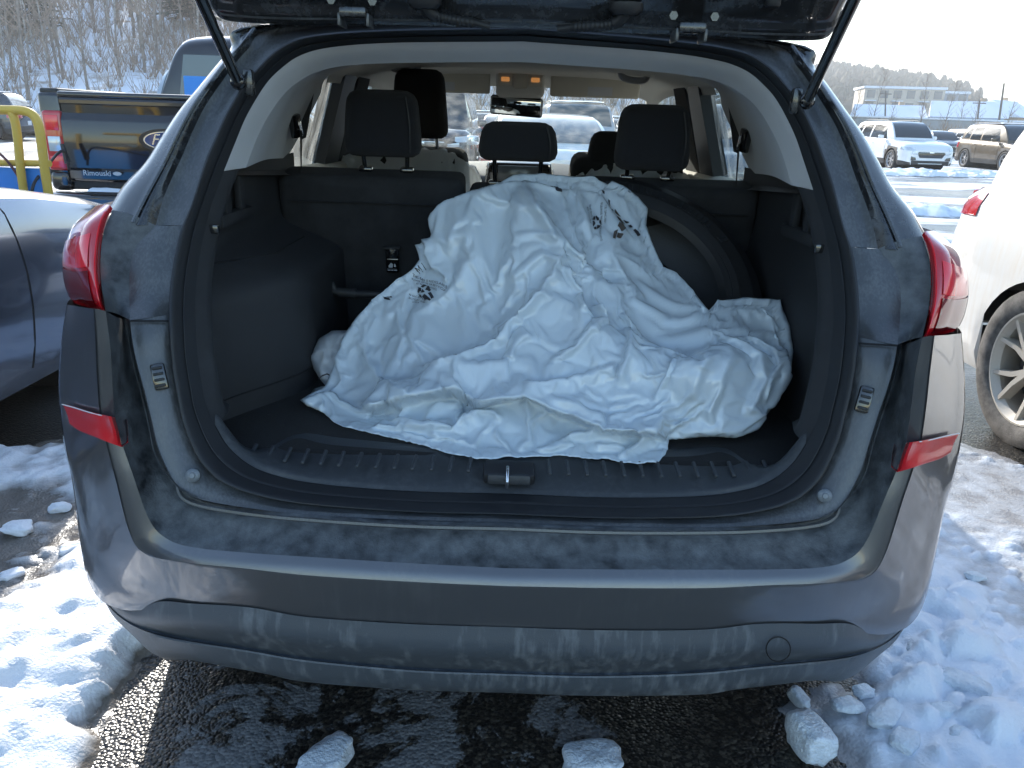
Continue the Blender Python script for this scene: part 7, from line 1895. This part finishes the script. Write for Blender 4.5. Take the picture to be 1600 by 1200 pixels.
house((57, 128, 0), R(-15), 9, 8, 3.2, 'siding_tan', 'low tan house in front of the cream apartment block')
# panelled concrete wall
WLL = empty('retaining_wall', (26, 70, 0), 0, 'long panelled concrete wall at the far edge of the lot', 'wall')
pmn = bpy.data.meshes.new('panel'); b = rbox_bm((2.94, 0.25, 2.35), 0.03, 1); b.to_mesh(pmn); b.free(); pmn.materials.append(MAT['concrete'])
cmn = bpy.data.meshes.new('coping'); b = rbox_bm((3.0, 0.45, 0.16), 0.03, 1); b.to_mesh(cmn); b.free(); cmn.materials.append(MAT['roof_snow'])
for k in range(20):
    for nm, m, z in (('panel', pmn, 1.17), ('coping', cmn, 2.43)):
        o = bpy.data.objects.new(nm, m); link(o, WLL); o.location = (k * 3.0, 0.10 * k, z); o.rotation_euler = (0, 0, R(2))
def pole(px, py0, Y, px1, label, arm=True):
    v0 = AZ(px, 300, 0); top = AY(px1, py0, Y); base = Vector((AY(px, 200, Y).x, Y, 0))
    T = empty('utility_pole', base, 0, label, 'utility pole')
    tube('pole_shaft', [(0, 0, 0), top - base], [0.14, 0.09], MAT['pole_wood'], T, 8)
    if arm: rbox('cross_arm', (1.6, 0.1, 0.12), (top - base) * 0.94, MAT['pole_wood'], T, 0.02, 1)
    return T
pole(1562, 130, 88, 1569, 'tall leaning wooden utility pole behind the brown crossover', False)
pole(1528, 157, 100, 1531, 'short wooden utility pole beside the snowy house roofs')
pole(1386, 142, 110, 1384, 'slim utility pole in front of the apartment blocks')
for k, (a, r_, s_) in enumerate(((20.5, 66, 0.45), (22.0, 74, 0.5), (24.2, 66, 0.4), (26.0, 72, 0.5), (27.2, 68, 0.42), (29.0, 76, 0.5), (30.6, 68, 0.45), (31.8, 84, 0.55), (32.6, 70, 0.42), (23.1, 90, 0.6), (28.2, 95, 0.6))):
    x, y = az_dir(a); plant(k % 5 if k % 5 != 2 else 0, (x * r_, y * r_, 0), s_, k * 1.3, 'young leafless tree by the concrete wall at the edge of the lot', 'young trees by the wall')

# ---------------------------------------------------------------- winter haze
hz = bpy.data.materials.new('haze'); hz.use_nodes = True; hn_, hl_ = nodes_of(hz); hn_.remove(hn_['Principled BSDF'])
pv = hn_.new('ShaderNodeVolumePrincipled'); pv.inputs['Color'].default_value = (0.92, 0.93, 0.95, 1); pv.inputs['Density'].default_value = 0.0011; pv.inputs['Anisotropy'].default_value = 0.35
hl_.new(pv.outputs[0], hn_['Material Output'].inputs['Volume'])
b = bmesh.new(); bmesh.ops.create_cube(b, size=1.0); bmesh.ops.scale(b, vec=(1900, 1800, 75), verts=b.verts); bmesh.ops.translate(b, vec=(0, 650, 36), verts=b.verts)
tag(bmo('haze', b, hz, None, smooth=False), 'thin pale winter haze over the lot and the hills', 'haze', kind='stuff')
